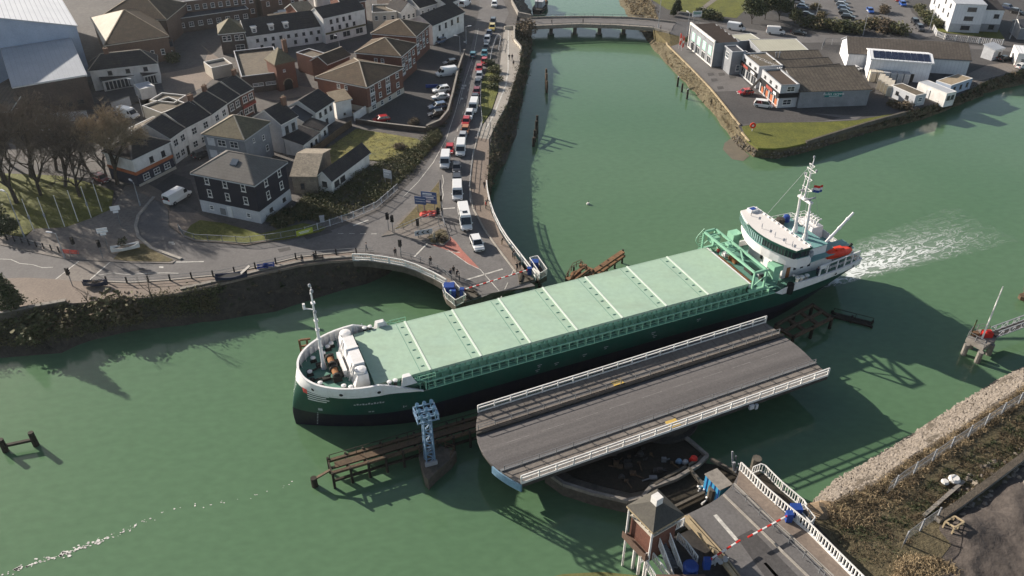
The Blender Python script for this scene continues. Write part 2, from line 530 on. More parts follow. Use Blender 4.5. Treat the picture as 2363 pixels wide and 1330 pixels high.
W_PAIRS = [((-900, 800), (-900, 960)), ((-300, 742), (-300, 860)), ((0, 722), (0, 828)), ((156, 702), (140, 812)), ((250, 694), (215, 785)), ((349, 685), (320, 763)),
           ((418, 674), (430, 748)), ((511, 653), (500, 743)), ((600, 631), (635, 719)), ((689, 611), (743, 681)), ((760, 602), (800, 668)), ((815, 599), (849, 654)),
           ((850, 590), (885, 636)), ((930, 574), (945, 605)), ((1020, 566), (1030, 590)), ((1100, 560), (1110, 582)), ((1152, 540), (1168, 560)),
           ((1133, 490), None), ((1124, 431), None), ((1127, 395), (1140, 408)), ((1129, 365), (1166, 377)), ((1130, 340), (1183, 337)), ((1136, 305), (1196, 289)),
           ((1152, 272), (1205, 245)), ((1171, 238), (1209, 212)), ((1182, 202), (1217, 179)), ((1198, 153), (1223, 140)), ((1203, 115), (1230, 97)), ((1186, 97), (1228, 85)),
           ((1190, 62), (1226, 70)), ((1194, 36), (1232, 38)), ((1178, 0), (1209, 0)), ((1150, -100), (1185, -100))]
W_top, W_wat = land('ground', W_PAIRS, [(-30, 3000), (-2800, 3000), (-2800, 60)], G, 'yard', 'mud', 'riverbank')
N_PAIRS = [((1560, -100), (1395, -100)), ((1502, 0), (1425, 0)), ((1518, 40), (1451, 40)), ((1525, 66), (1475, 68)), ((1533, 84), (1489, 89)), ((1538, 100), (1505, 110)),
           ((1589, 156), (1563, 174)), ((1640, 208), (1612, 225)), ((1666, 240), (1640, 257)), ((1690, 270), (1666, 289)), ((1710, 302), (1688, 320)), ((1724, 326), (1706, 342)),
           ((1749, 343), (1740, 361)), ((1785, 344), (1790, 367)), ((1817, 341), (1846, 355)), ((1860, 331), (1885, 343)), ((1914, 314), (1931, 329)), ((2000, 287), (2017, 303)),
           ((2057, 271), (2086, 287)), ((2110, 255), (2130, 275)), ((2160, 240), (2186, 254)), ((2210, 222), (2232, 237)), ((2280, 186), (2285, 212)), ((2363, 160), (2363, 194)),
           ((2500, 110), (2500, 148)), ((3200, -100), (3200, -70))]
N_top, N_wat = land('spit_ground', N_PAIRS, [(2800, 3000), (150, 3000)], N, 'asphalt_dark', 'scrub_soil', 'riverbank')
S = 4.0
S_PAIRS = [((3400, 480), (3400, 420)), ((2600, 770), (2600, 720)), ((2363, 893), (2363, 848)), ((2285, 945), (2291, 886)), ((2230, 985), (2216, 933)), ((2103, 1058), (2111, 1001)),
           ((2028, 1112), (2020, 1058)), ((1940, 1152), (1930, 1110)), ((1897, 1178), (1881, 1155)), ((1875, 1205), (1858, 1188)), ((1830, 1250), (1800, 1225)), ((1720, 1330), (1670, 1290)),
           ((1600, 1400), (1520, 1345)), ((1300, 1440), (1240, 1350)), ((900, 1560), (840, 1480))]
S_top, S_wat = land('bank_ground', S_PAIRS, [(-60, -400), (2800, -400), (2800, 200)], S, 'coal_ground', 'gravel', 'riverbank')
MATS['shallow'] = mat('shallow_bed', (.16, .15, .05), (.10, .11, .04), sc=.4)
def sheet(name, px, z, m, kind='structure', pts=None):
	mb = MB()
	mb.poly(pts or ats(px, z))
	return mb.build(name, m, kind=kind)
def slab(name, px, z0, z1, m, kind='structure', side=None, pts=None):
	mb = MB()
	mb.prism(pts or ats(px, z1), z0, z1, 0, bottom=False, side=0 if side is None else 1)
	return mb.build(name, [m] if side is None else [m, side], kind=kind)
def strip_between(name, L, Rr, z, m):
	return sheet(name, L + Rr[::-1], z, m)
ROAD_S = [(-400, 660), (0, 643), (60, 641), (120, 644), (204, 651), (250, 651), (301, 653), (391, 647), (511, 635), (600, 616), (689, 594), (743, 588), (814, 582), (863, 582),
          (928, 594), (987, 613), (1041, 637), (1075, 664), (1090, 684)]
ROAD_N = [(-400, 575), (0, 565), (90, 585), (150, 597), (240, 603), (301, 606), (397, 608), (418, 600)]
ISL_N = [(418, 598), (349, 573), (319, 546), (313, 522), (319, 498), (355, 455), (330, 420)]
SLIP_R = [(370, 440), (388, 470), (388, 522), (421, 547), (451, 559), (511, 563), (568, 569), (662, 557), (750, 537), (811, 515), (879, 488), (923, 447), (965, 402), (994, 363),
          (1023, 320), (1028, 307), (1053, 243), (1069, 179), (1089, 102), (1097, 66), (1104, 33), (1112, -60)]
ROAD_E = [(1235, 660), (1191, 629), (1150, 575), (1117, 529), (1091, 480), (1084, 434), (1086, 400), (1091, 363), (1101, 320), (1112, 285), (1108, 240), (1110, 189), (1131, 130), (1148, 87),
          (1160, 62), (1175, 30), (1160, 0), (1150, -60)]
sheet('road', ROAD_S + ROAD_E + SLIP_R[::-1] + ISL_N[::-1] + ROAD_N[::-1], G + .02, 'asphalt')
slab('pavement', ROAD_S[:13] + [(814, 600), (760, 603), (689, 612), (600, 632), (511, 654), (418, 675), (349, 686), (250, 694), (156, 701), (0, 715), (-400, 740)], G - .3, G + .13, 'paving')
slab('pavement', ROAD_E[1:9] + [(1103, 318), (1128, 322), (1129, 349), (1124, 431), (1133, 490), (1156, 540), (1190, 592), (1210, 622)], G - .3, G + .13, 'paving')
slab('path', [(1103, 318), (1112, 292), (1134, 262), (1150, 215), (1154, 150), (1163, 66), (1190, 62), (1185, 97), (1203, 115), (1198, 153), (1182, 202), (1171, 238), (1152, 272), (1136, 305), (1128, 322)],
     G - .3, G + .11, 'path_pale')
sheet('path_line', [(1119, 300), (1139, 262), (1154, 225), (1166, 196), (1171, 160), (1172, 70), (1174, 70), (1174, 160), (1169, 197), (1157, 226), (1142, 263), (1122, 300)], G + .13, 'marking')
slab('plaza', ROAD_N[1:-1] + [(405, 602), (349, 573), (319, 546), (313, 522), (319, 498), (349, 458), (289, 429), (256, 483), (210, 504), (150, 525), (78, 528), (60, 548), (0, 545)], G - .3, G + .13, 'paving_grey')
slab('pavement', [(289, 429), (345, 456), (372, 466), (392, 488), (452, 492), (600, 552), (640, 552), (600, 560), (568, 566), (511, 560), (451, 556), (423, 544), (391, 520), (390, 472), (372, 441), (330, 418)], G - .3, G + .12, 'paving')
mb = MB()
for a, b in zip(ISL_N, ISL_N[1:-1]):
	mb.bar(at(*a, G + .1), at(*b, G + .1), .55, .28)
mb.build('kerb', 'kerb_stone', kind='structure')
mb = MB()
for a, b in zip(ROAD_S[4:13], ROAD_S[5:13]):
	mb.bar(at(*a, G + .1), at(*b, G + .1), .25, .26)
mb.build('kerb', 'kerb_stone', kind='structure')
mb = MB()
for a, b in zip(ROAD_E[1:10], ROAD_E[2:10]):
	mb.bar(at(*a, G + .1), at(*b, G + .1), .25, .26)
mb.build('kerb', 'kerb_stone', kind='structure')
slab('lawn', [(277, 580), (300, 568), (330, 562), (352, 577), (400, 600), (390, 604), (300, 603), (262, 598)], G, G + .17, 'grass_dry')
slab('lawn', [(425, 541), (440, 520), (461, 508), (517, 515), (600, 540), (700, 515), (752, 524), (740, 533), (662, 551), (600, 556), (568, 562), (511, 557), (452, 553)], G, G + .17, 'grass')
slab('lawn', [(-500, 560), (-500, 420), (0, 400), (130, 405), (200, 420), (262, 440), (256, 483), (210, 504), (150, 525), (78, 528), (56, 545), (0, 540)], G, G + .14, 'grass')
slab('verge', [(1113, 286), (1110, 240), (1111, 192), (1132, 143), (1152, 150), (1149, 210), (1133, 258)], G, G + .16, 'grass')
slab('yard_grass', [(690, 370), (763, 338), (822, 297), (962, 320), (985, 335), (950, 362), (886, 372), (810, 365), (760, 380)], G, G + .15, 'grass_rough')
ISL = [(1014, 414), (1020, 497), (1031, 529), (1039, 552), (1023, 566), (994, 560), (909, 540), (880, 545), (897, 531), (971, 463), (1003, 431)]
slab('traffic_island', ISL, G, G + .15, 'paving_grey', side='kerb_stone')
slab('verge', [(1012, 420), (1017, 480), (975, 500), (930, 526), (912, 528), (971, 466), (1002, 433)], G, G + .19, 'grass_dry')
slab('planting_bed', [(1016, 528), (1029, 532), (1036, 550), (1023, 562), (998, 556), (985, 548)], G, G + .22, 'scrub_soil')
sheet('road_marking', [(1039, 546), (1052, 558), (1066, 577), (1106, 619), (1098, 619), (1080, 609), (1056, 592), (1034, 578), (989, 563), (1023, 568)], G + .034, 'marking_red')
def line(pts, wd, m='marking', z=G + .045, name='road_marking', dash=None):
	P = ats(pts, z)
	mb = MB()
	if dash:
		Q = along(P, .5)
		on, off = int(dash[0] * 2), int(dash[1] * 2)
		k = 0
		while k + on < len(Q):
			a, b = Q[k], Q[k + on]
			n = Vector((-(b - a).y, (b - a).x, 0)).normalized() * wd / 2
			mb.add([a - n, b - n, b + n, a + n], [(0, 1, 2, 3)])
			k += on + off
	else:
		n0 = []
		for i, p in enumerate(P):
			d = (P[min(i + 1, len(P) - 1)] - P[max(i - 1, 0)])
			n0.append(Vector((-d.y, d.x, 0)).normalized() * wd / 2)
		for i in range(len(P) - 1):
			mb.add([P[i] - n0[i], P[i + 1] - n0[i + 1], P[i + 1] + n0[i + 1], P[i] + n0[i]], [(0, 1, 2, 3)])
	return mb.build(name, m, kind='structure')
line([(1073, 647), (1160, 621)], .35)
line([(985, 563), (955, 594)], .3)
line([(1029, 580), (1062, 583)], .15, z=G + .05)
line([(1034, 577), (1056, 592), (1080, 609), (1108, 622), (1143, 662), (1152, 672)], .15)
line([(0, 598), (25, 599), (45, 608), (75, 611), (98, 618), (122, 617)], .16)
line([(228, 635), (262, 630), (290, 634), (345, 631), (378, 630), (412, 631)], .16)
line([(205, 648), (255, 604)], .25)
line([(128, 645), (182, 603)], .2)
line([(395, 605), (420, 605), (470, 604)], .3)
line([(815, 521), (850, 508)], .35)
line([(780, 539), (870, 540)], .16, dash=(1, 1))
line([(1021, 404), (1024, 420), (1020, 432), (1023, 450), (1019, 466), (1021, 480)], .14)
line([(1022, 482), (1050, 480)], .35)
line([(1065, 205), (1050, 260), (1030, 320), (1000, 375), (965, 420), (930, 455)], .14, z=G + .04)
line([(1092, 130), (1082, 200), (1068, 262), (1045, 335)], .12, dash=(2, 3))
line([(1104, 66), (1092, 130), (1072, 190), (1060, 240)], .12)
line([(1150, 700), (1186, 622)], .15, dash=(2, 2))
for px, py, wd in ((1071, 198, 5), (1068, 204, 4), (1066, 228, 3), (1073, 97, 3), (372, 617, 5), (395, 560, 6), (400, 563, 4)):
	sheet('road_marking', [(px - wd, py - 2), (px + wd, py - 2), (px + wd, py + 2), (px - wd, py + 2)], G + .047, 'marking')
sheet('crossing', [(128, 645), (182, 603), (255, 605), (205, 650)], G + .032, 'paving_grey')
for pts in ([(640, 575), (668, 570), (672, 577), (645, 583)], [(700, 545), (760, 530), (768, 536), (708, 553)], [(300, 620), (340, 619), (340, 625), (300, 627)], [(1095, 655), (1120, 648), (1126, 655), (1102, 662)]):
	sheet('road_patch', pts, G + .028, 'asphalt_dark')
sheet('road', [(560, 222), (640, 232), (700, 222), (735, 205), (690, 198), (610, 202), (590, 196)], G + .02, 'paving')
sheet('road', [(755, 105), (850, 82), (905, 70), (960, 40), (985, 20), (1100, 40), (1095, 60), (1040, 80), (925, 75), (860, 96), (770, 130), (730, 160), (700, 150)], G + .02, 'asphalt_dark')
sheet('forecourt', [(365, 172), (430, 160), (470, 150), (480, 120), (460, 100), (495, 128), (530, 150), (470, 200), (440, 215), (380, 240), (340, 226), (300, 240), (380, 215)], G + .02, 'paving')
sheet('car_park', [(850, 268), (945, 155), (1000, 90), (1060, 72), (1078, 100), (1050, 180), (1030, 240), (1015, 290), (960, 305), (860, 285)], G + .02, 'asphalt_dark')
for i in range(6):
	y = 196 + i * 15
	line([(1000 - i * 2, y), (1036 - i * 3, y + 4)], .12)
sheet('car_park', [(0, 240), (215, 250), (300, 255), (330, 300), (300, 370), (250, 400), (0, 390)], G + .02, 'yard')
sheet('road', [(-300, 395), (0, 392), (130, 398), (200, 408), (262, 425), (300, 440), (330, 418), (300, 405), (230, 395), (0, 370), (-300, 375)], G + .03, 'asphalt_dark')
sheet('parking_bay', [(400, 400), (440, 415), (470, 495), (420, 470), (392, 480), (345, 440)], G + .02, 'asphalt_dark')
sheet('forecourt', [(1538, 100), (1560, 90), (1595, 112), (1640, 158), (1700, 168), (1745, 215), (1800, 255), (1880, 262), (1990, 268), (1975, 277), (1900, 281), (1752, 283), (1716, 290), (1690, 268), (1640, 205), (1589, 153)], N + .02, 'asphalt')
sheet('forecourt_repair', [(1646, 212), (1730, 209), (1800, 255), (1880, 262), (1940, 272), (1900, 280), (1752, 283), (1714, 288)], N + .03, 'asphalt_dark')
for px, py in ((1640, 172), (1665, 172), (1690, 178), (1648, 185), (1662, 203)):
	sheet('road_patch', [(px - 8, py - 3), (px + 6, py - 4), (px + 9, py + 2), (px - 5, py + 4)], N + .045, 'asphalt_dark')
slab('lawn', [(1712, 292), (1755, 284), (1900, 282), (1975, 278), (2064, 262), (2057, 270), (2000, 286), (1914, 313), (1860, 330), (1817, 340), (1785, 343), (1749, 342), (1724, 325)], N - .2, N + .12, 'grass')
sheet('lawn', [(1555, -40), (1500, -40), (1505, 0), (1540, 22), (1600, 30), (1640, 8), (1670, -40)], N + .03, 'grass')
sheet('lawn', [(1680, -40), (1650, 0), (1625, 25), (1640, 35), (1700, 42), (1725, 18), (1735, -40)], N + .03, 'grass')
sheet('path', [(1668, -40), (1640, 0), (1595, 35), (1604, 37), (1655, 0), (1684, -40)], N + .04, 'paving_grey')
sheet('car_park', [(1800, -30), (1810, 20), (1840, 48), (2060, 60), (2120, 90), (2165, 80), (2105, 30), (2080, -30)], N + .02, 'asphalt')
sheet('lawn', [(2150, 72), (2320, 92), (2300, 62), (2160, 60)], N + .03, 'grass')
sheet('road', [(1530, 66), (1610, 50), (1700, 62), (1800, 78), (1960, 82), (2100, 92), (2300, 110), (2363, 112), (2363, 122), (2230, 112), (2100, 104), (1960, 98), (1760, 100), (1620, 70), (1560, 92), (1540, 98)], N + .025, 'asphalt')
sheet('track', [(2235, 170), (2280, 150), (2363, 140), (2363, 158), (2280, 182), (2225, 195)], N + .02, 'paving_grey')
mb = MB()
e = ats([(1534, 84), (1540, 104), (1590, 153), (1640, 205), (1667, 238), (1707, 289)], N + .12)
for a, b in zip(e, e[1:]):
	mb.bar(a, b, .35, .35)
e = ats([(1712, 306), (1729, 327)], N + .12)
mb.bar(e[0], e[1], .35, .35)
mb.build('edge_kerb', 'timber_pale', kind='structure')
mb = MB()
e = ats([(1860, 330), (1914, 313), (2000, 286), (2057, 270), (2090, 261)], N + .1)
for a, b in zip(e, e[1:]):
	mb.bar(a, b, .5, .9)
tag(mb.build('retaining_wall', 'concrete_dark'), 'low dark retaining wall along the grass tip of the retail spit', 'wall')
sheet('mud_bank', None, 0, mat('wet_silt', (.165, .140, .105), (.11, .10, .075), sc=.5), pts=[at(1690, 318, .06), at(1672, 330, .03), at(1668, 345, .02), at(1690, 368, .02), at(1715, 372, .02), at(1730, 360, .05), at(1706, 338, .1)])
slab('scrub_ground', [(2363, 897), (2253, 972), (2103, 1060), (2028, 1115), (1940, 1155), (1897, 1180), (1880, 1205), (1990, 1330), (2100, 1400), (2170, 1290), (2240, 1200), (2363, 1070)], S - .2, S + .05, 'scrub_soil')
sheet('shallow_water', None, 0, 'shallow', pts=[at(1235, 1340, .03), at(1300, 1325, .03), at(1390, 1320, .03), at(1470, 1328, .03), at(1520, 1350, .03), at(1300, 1400, .03)])
SHA = R(23.3)
SO = at(683, 978, 0)
ship = thing('cargo_ship', 'long cargo ship with dark green hull and pale green hatch covers passing the bridge', 'ship', SO, SHA)
def sw(x, y, z):
	"""ship-local point to world"""
	return SO + Vector((x * math.cos(SHA) - y * math.sin(SHA), x * math.sin(SHA) + y * math.cos(SHA), z))
HB = 7.0
def stem(z):
	if z < 2:
		return -.1 + .05 * (2 - z) ** 2 * .5
	return -.1 + 1.85 * max(0, (z - 2) / 7.2) ** 1.5
def half(x, z):
	"""half breadth of the hull at x metres aft of the stem foot, z above the water"""
	t = max(0, min(1, z / 8.5))
	x0 = stem(z)
	ln = 23 - 13.5 * t
	p = 1 - .52 * t
	s = max(0, min(1, (x - x0) / ln))
	yb = HB * (1 - (1 - s) ** 2) ** p
	e0 = 70 + 10 * t
	if x > e0:
		q = (x - e0) / (93.2 - e0)
		end = .12 + .66 * min(1, t * 1.5)
		yb *= 1 - (1 - end) * q ** (1.6 + t)
	return yb
def ztop(x):
	if x < 11:
		return 9.1 - .02 * x
	if x < 16.5:
		return 8.88 - (x - 11) / 5.5 * 2.95
	if x < 74.5:
		return 5.93
	if x < 77:
		return 5.93 + (x - 74.5) / 2.5 * .75
	return 6.68
def zwhite(x):
	if x < 12.6:
		return 7.32 + .22 * max(0, (5 - x) / 5) - .03 * x
	if x < 16.5:
		return 6.85 - (x - 12.6) / 3.9 * .95
	if x < 74.5:
		return 5.9
	if x < 76:
		return 5.9 - .7 * (x - 74.5) / 1.5
	return 5.2 + (x - 76) * .025
xs = [0, .08, .25, .5, .8, 1.2, 1.7, 2.3, 3, 4, 5, 6.2, 7.5, 9, 10.5, 12, 13, 14, 15, 16.5, 18, 21, 24, 30, 38, 46, 54, 62, 68, 71, 73, 74.5, 76, 78, 80, 82, 84, 86, 88, 90, 91.5, 93.2]
hull = MB()
levels_n = 13
for side in (-1, 1):
	grid = []
	for x in xs:
		zt, zw = ztop(x), zwhite(x)
		zs = [-1.5, 0, 1.1, 2.2, 3.15, 4.1, 5.0, (5.0 + zw) / 2 if zw > 5.1 else 5.05, zw, zw + (zt - zw) * .25, zw + (zt - zw) * .5, zw + (zt - zw) * .75, zt]
		row = []
		for z in zs:
			xx = x + stem(z) * max(0, 1 - x / 12)
			row.append((xx, side * half(xx, z), z))
		grid.append(row)
	for i in range(len(xs) - 1):
		for k in range(levels_n - 1):
			a, b, c, d = grid[i][k], grid[i + 1][k], grid[i + 1][k + 1], grid[i][k + 1]
			f = (0, 1, 2, 3) if side < 0 else (3, 2, 1, 0)
			mi = 0 if k < 4 else (1 if k < 8 else 2)
			hull.add([a, b, c, d], [f], mi)
	if side < 0:
		near_end = grid[-1]
	else:
		far_end = grid[-1]
for k in range(levels_n - 1):
	mi = 0 if k < 4 else (1 if k < 8 else 2)
	hull.add([near_end[k], far_end[k], far_end[k + 1], near_end[k + 1]], [(0, 1, 2, 3)], mi)
me = hull.mesh('hull', ['hull_boot', 'hull_green', 'hull_white'], smooth=True)
bm = bmesh.new(); bm.from_mesh(me); bmesh.ops.remove_doubles(bm, verts=bm.verts, dist=.002); bm.to_mesh(me); bm.free()
hullo = obj('hull', me, ship)
def strip_on_hull(mb, pts, wd, off=.05, side=-1, mi=0):
	"""thin raised strip following the plating; pts are (x, z)"""
	for (x0, z0), (x1, z1) in zip(pts, pts[1:]):
		a = Vector((x0, side * (half(x0, z0) + off), z0)); b = Vector((x1, side * (half(x1, z1) + off), z1))
		a2 = Vector((x0, side * (half(x0, z0 + wd) + off), z0 + wd)); b2 = Vector((x1, side * (half(x1, z1 + wd) + off), z1 + wd))
		mb.add([a, b, b2, a2], [(0, 1, 2, 3)] if side < 0 else [(3, 2, 1, 0)], mi)
for side in (-1, 1):
	rail = MB()
	pts = [(x + stem(9) * max(0, 1 - x / 12), side * (half(x + stem(9) * max(0, 1 - x / 12), ztop(x)) + .0), ztop(x) + .05) for x in xs if x <= 16.5]
	for a, b in zip(pts, pts[1:]):
		rail.bar(a, b, .3, .14)
	rail.build('bulwark_rail', 'hull_white', hullo)
rail = MB()
for side in (-1, 1):
	pts = [(x, side * half(x, ztop(x)), ztop(x) + .05) for x in xs if x >= 77]
	for a, b in zip(pts, pts[1:]):
		rail.bar(a, b, .28, .12)
rail.bar((93.2, -half(93.2, 6.7), 6.73), (93.2, half(93.2, 6.7), 6.73), .28, .12)
rail.build('bulwark_rail', 'hull_white', hullo)
st = MB()
for side in (-1, 1):
	for k in range(13):
		x = 2.4 + k * .8
		y = half(x, 8.9) - .12
		if y > .6:
			st.add([(x - .03, side * y, 8.95), (x + .03, side * y, 8.95), (x + .03, side * (y - .05), 7.55), (x + .03, side * (y - .55), 7.55), (x - .03, side * (y - .55), 7.55), (x - .03, side * (y - .05), 7.55)],
                   [(0, 1, 2, 5), (0, 5, 4), (1, 3, 2), (0, 4, 3, 1)])
st.build('bulwark_stay', 'hull_white', hullo)
mk = MB()
for k in range(4):
	strip_on_hull(mk, [(2.0 + i * .35, 7.15 - k * .42) for i in range(8 - k % 2)], .2)
mk.build('bow_stripes', 'hull_white', hullo)
mk = MB()
strip_on_hull(mk, [(1.62, 6.9), (1.85, 6.9), (2.05, 6.9)], .75, .055)
mk.build('bow_emblem', 'red_sheet', hullo)
mk = MB()
r = random.Random(5)
for k in range(11):
	x = 7.3 + k * .36
	strip_on_hull(mk, [(x, 5.52 + .05 * (k % 2)), (x + .24, 5.52 + .05 * (k % 3))], .22 + .1 * (k % 2))
for (x, z, w_, h_) in ((9.1, 3.75, .3, .25), (9.5, 3.75, .3, .25), (13.6, 3.8, .12, .4), (13.8, 3.95, .3, .1), (3.0, 3.9, .5, .5)):
	strip_on_hull(mk, [(x, z), (x + w_, z)], h_)
for k in range(8):
	strip_on_hull(mk, [(2.6 + .03 * k, .5 + .38 * k), (2.75 + .03 * k, .5 + .38 * k)], .16)
for x, z in ((33, 3.9), (33.3, 4.7), (44, 4.6), (52, 4.8), (52.3, 4.1), (60, 4.9), (36, 4.2), (40.5, 4.3)):
	strip_on_hull(mk, [(x, z), (x + .7, z)], .1)
	strip_on_hull(mk, [(x + .1, z - .3), (x + .45, z - .3)], .1)
mk.build('hull_marking', 'render_pale', hullo)
for x, z in ((2.75, 8.2), (5.9, 8.0), (10.6, 7.75), (87.0, 5.95), (91.2, 6.0)):
	y = half(x, z)
	dx = half(x + .3, z) - half(x - .3, z)
	ang = math.atan2(dx, .6)
	f = MB()
	for q in range(12):
		t0, t1 = 2 * PI * q / 12, 2 * PI * (q + 1) / 12
		f.add([(.40 * math.cos(t0), -.07, .36 * math.sin(t0)), (.40 * math.cos(t1), -.07, .36 * math.sin(t1)), (.27 * math.cos(t1), -.09, .24 * math.sin(t1)), (.27 * math.cos(t0), -.09, .24 * math.sin(t0))], [(0, 1, 2, 3)], 0)
	f.add([(.27 * math.cos(2 * PI * q / 12), -.055, .24 * math.sin(2 * PI * q / 12)) for q in range(12)], [tuple(range(12))], 1)
	f.build('fairlead', ['hull_white', 'ship_dark'], hullo, loc=(x, -y, z), rz=-ang)
def deck(name, x0, x1, z, m, ins=.12, step=.8):
	mb = MB()
	n = max(2, int((x1 - x0) / step))
	L = []
	for i in range(n + 1):
		x = x0 + (x1 - x0) * i / n
		L.append((x, half(x, z + .5) - ins))
	mb.poly([(x, -y, z) for x, y in L] + [(x, y, z) for x, y in L[::-1]])
	return mb.build(name, m, ship)
deck('forecastle_deck', 1.35, 17, 7.5, 'deck_green')
deck('main_deck', 16.2, 75.4, 5.6, 'deck_green', .02)
deck('poop_deck', 75.2, 93.15, 5.75, 'deck_green', .1)
fb = MB()
fb.box(16.9, 17.05, -6.9, 6.9, 5.6, 7.5)
fb.build('forecastle_bulkhead', 'steel_green', ship)
HX0, HX1, HY = 10.4, 69.9, 5.85
co = MB()
co.box(HX0 + .25, HX1 - .2, -HY + .25, HY - .25, 5.55, 7.72)
co.build('hatch_coaming', 'steel_green', ship)
for side in (-1, 1):
	g = MB()
	x = 18.2
	while x < 74:
		g.box(x - .045, x + .045, side * 6.98 if side < 0 else HY - .25, -HY + .25 if side < 0 else 6.98, 5.9, 7.15)
		g.bar((x, side * 6.92, 5.9), (x, side * 6.92, 7.2), .13)
		x += 1.34
	g.box(17.2, 74.5, side * 6.98 if side < 0 else 6.80, -6.80 if side < 0 else 6.98, 7.14, 7.28)
	g.box(17.2, 74.5, side * 7.04 if side < 0 else 6.6, -6.6 if side < 0 else 7.04, 5.90, 6.04)
	g.bar((17.2, side * 6.93, 6.6), (74.5, side * 6.93, 6.6), .06)
	g.bar((17.2, side * 6.95, 7.2), (15.6, side * 6.7, 8.2), .12)
	g.bar((74.5, side * 6.95, 7.2), (76.2, side * 6.5, 5.9), .12)
	g.build('side_gallery', 'steel_green', ship)
	e = MB()
	x = HX0 + .4
	k = 0
	while x < HX1 - .6:
		e.box(x, x + .5, side * (HY + .02) if side < 0 else HY - .28, -HY + .28 if side < 0 else HY + .02, 7.30 + .08 * (k % 3), 7.86)
		if k % 4 == 1:
			e.box(x + .1, x + .3, side * (HY + .25) if side < 0 else HY, -HY if side < 0 else HY + .25, 7.6, 7.95)
		x += .82
		k += 1
	e.build('hatch_cleats', 'steel_green', ship)
nh = 8
seams = [HX0, 18.05, 25.35, 32.75, 40.1, 47.5, 55.0, 62.45, HX1]
for a, b in zip(seams, seams[1:]):
	h = MB()
	h.box(a + .04, b - .04, -HY, HY, 7.78, 8.2)
	for side in (-1, 1):
		h.box(a + .5, b - .5, side * HY + (.002 if side < 0 else -.14), side * HY + (.14 if side < 0 else -.002), 8.2, 8.215)
	ho = h.build('hatch_cover', 'hatch_green', ship)
	if b < HX1 - .1:
		t = MB()
		t.box(b - .17, b + .09, -HY - .03, HY + .03, 8.2, 8.28)
		t.build('cover_lip', 'hatch_lip', ho)
		t = MB()
		t.box(b - 1.42, b - 1.36, -HY + .05, HY - .05, 8.19, 8.212)
		for q in range(6):
			y = -HY + 1.2 + q * (2 * HY - 2.4) / 5
			t.box(b - 1.0, b - .55, y - .05, y + .05, 8.2, 8.27)
		t.build('cover_seam', 'deck_green', ho)
tk = MB()
for (y0, y1, zt) in ((-4.9, -3.1, 9.5), (-3.1, .4, 10.1), (.4, 3.3, 10.1), (3.3, 5.4, 9.5)):
	tk.add([(7.9, y0, 7.5), (7.9, y1, 7.5), (10.0, y1, 7.5), (10.0, y0, 7.5), (8.5, y0 + .08, zt), (8.5, y1 - .08, zt), (9.9, y1 - .08, zt), (9.9, y0 + .08, zt)], MB.BOXF)
tk.box(8.2, 9.95, .25, .55, 7.5, 10.25)
for y in (-2.9, -2.2, 2.4, 3.2):
	tk.bar((7.6, y, 7.5), (8.4, y, 9.8), .14)
tk.box(7.2, 7.7, -2.0, 2.3, 7.5, 8.6)
hs = tk.build('forecastle_house', 'hull_white', ship)
for y in (-4.0, 4.5):
	v = MB()
	v.lathe((9.1, y, 9.48), [(.72, 0), (.78, .2), (.78, .42), (.3, .55)], 14)
	v.build('mushroom_vent', 'hull_white', hs)
v = MB()
v.tube((9.85, 1.3, 9.6), (10.15, 1.3, 9.6), .32, .32, 10)
v.build('round_port', 'ship_dark', hs)
fm = MB()
fm.tube((5.1, 1.0, 7.4), (5.1, 1.0, 17.0), .27, .17, 8)
fm.tube((5.1, 1.0, 17.0), (5.1, 1.0, 20.3), .14, .10, 8)
fm.bar((4.0, 1.6, 17.4), (5.1, 1.0, 17.3), .12)
fm.box(3.85, 4.15, 1.45, 1.8, 17.3, 18.1)
fm.bar((4.9, .3, 20.2), (5.3, 1.8, 20.2), .12)
for z in (11, 12.5, 14, 15.5, 18.3):
	fm.box(4.85, 5.4, .72, 1.28, z, z + .12)
fm.tube((5.1, 1.0, 7.5), (5.1, 1.0, 8.4), .45, .3, 8)
fmo = fm.build('fore_mast', 'hull_white', ship)
for z, y in ((20.35, .35), (20.35, 1.75), (16.9, .7)):
	l = MB()
	l.lathe((5.15, y, z), [(.13, 0), (.2, .06), (.2, .36), (.1, .46)], 8)
	l.build('mast_light', 'grey_paint', fmo)
wl = MB()
for y in (-1.4, 1.2):
	wl.tube((6.2, y - .75, 8.2), (6.2, y + .75, 8.2), .42, .42, 10, 0)
	wl.tube((6.2, y - 1.0, 8.2), (6.2, y - .7, 8.2), .6, .6, 10, 1)
	wl.tube((6.2, y + .7, 8.2), (6.2, y + 1.0, 8.2), .6, .6, 10, 1)
	wl.box(5.7, 6.8, y - 1.25, y - 1.0, 7.5, 8.5, 1)
	wl.box(5.7, 6.8, y + 1.0, y + 1.25, 7.5, 8.5, 1)
	wl.box(6.6, 7.3, y - .5, y + .3, 7.5, 8.1, 1)
wl.tube((6.2, -2.3, 8.3), (6.2, 2.3, 8.3), .16, .16, 6, 1)
wl.box(4.4, 5.5, -1.8, -1.2, 7.5, 7.9, 1)
wl.box(4.2, 5.4, 1.5, 2.0, 7.5, 7.9, 1)
wl.build('windlass', ['ship_rust', 'ship_dark'], ship)
for y in (-1.3, 1.1):
	ch = MB()
	ch.path([(5.6, y, 8.0), (4.3, y * .95, 7.75), (3.2, y * .8, 7.6)], .13, 5)
	ch.lathe((3.1, y * .8, 7.5), [(.35, 0), (.35, .35), (.2, .42)], 8)
	ch.build('anchor_chain', 'ship_dark', ship)
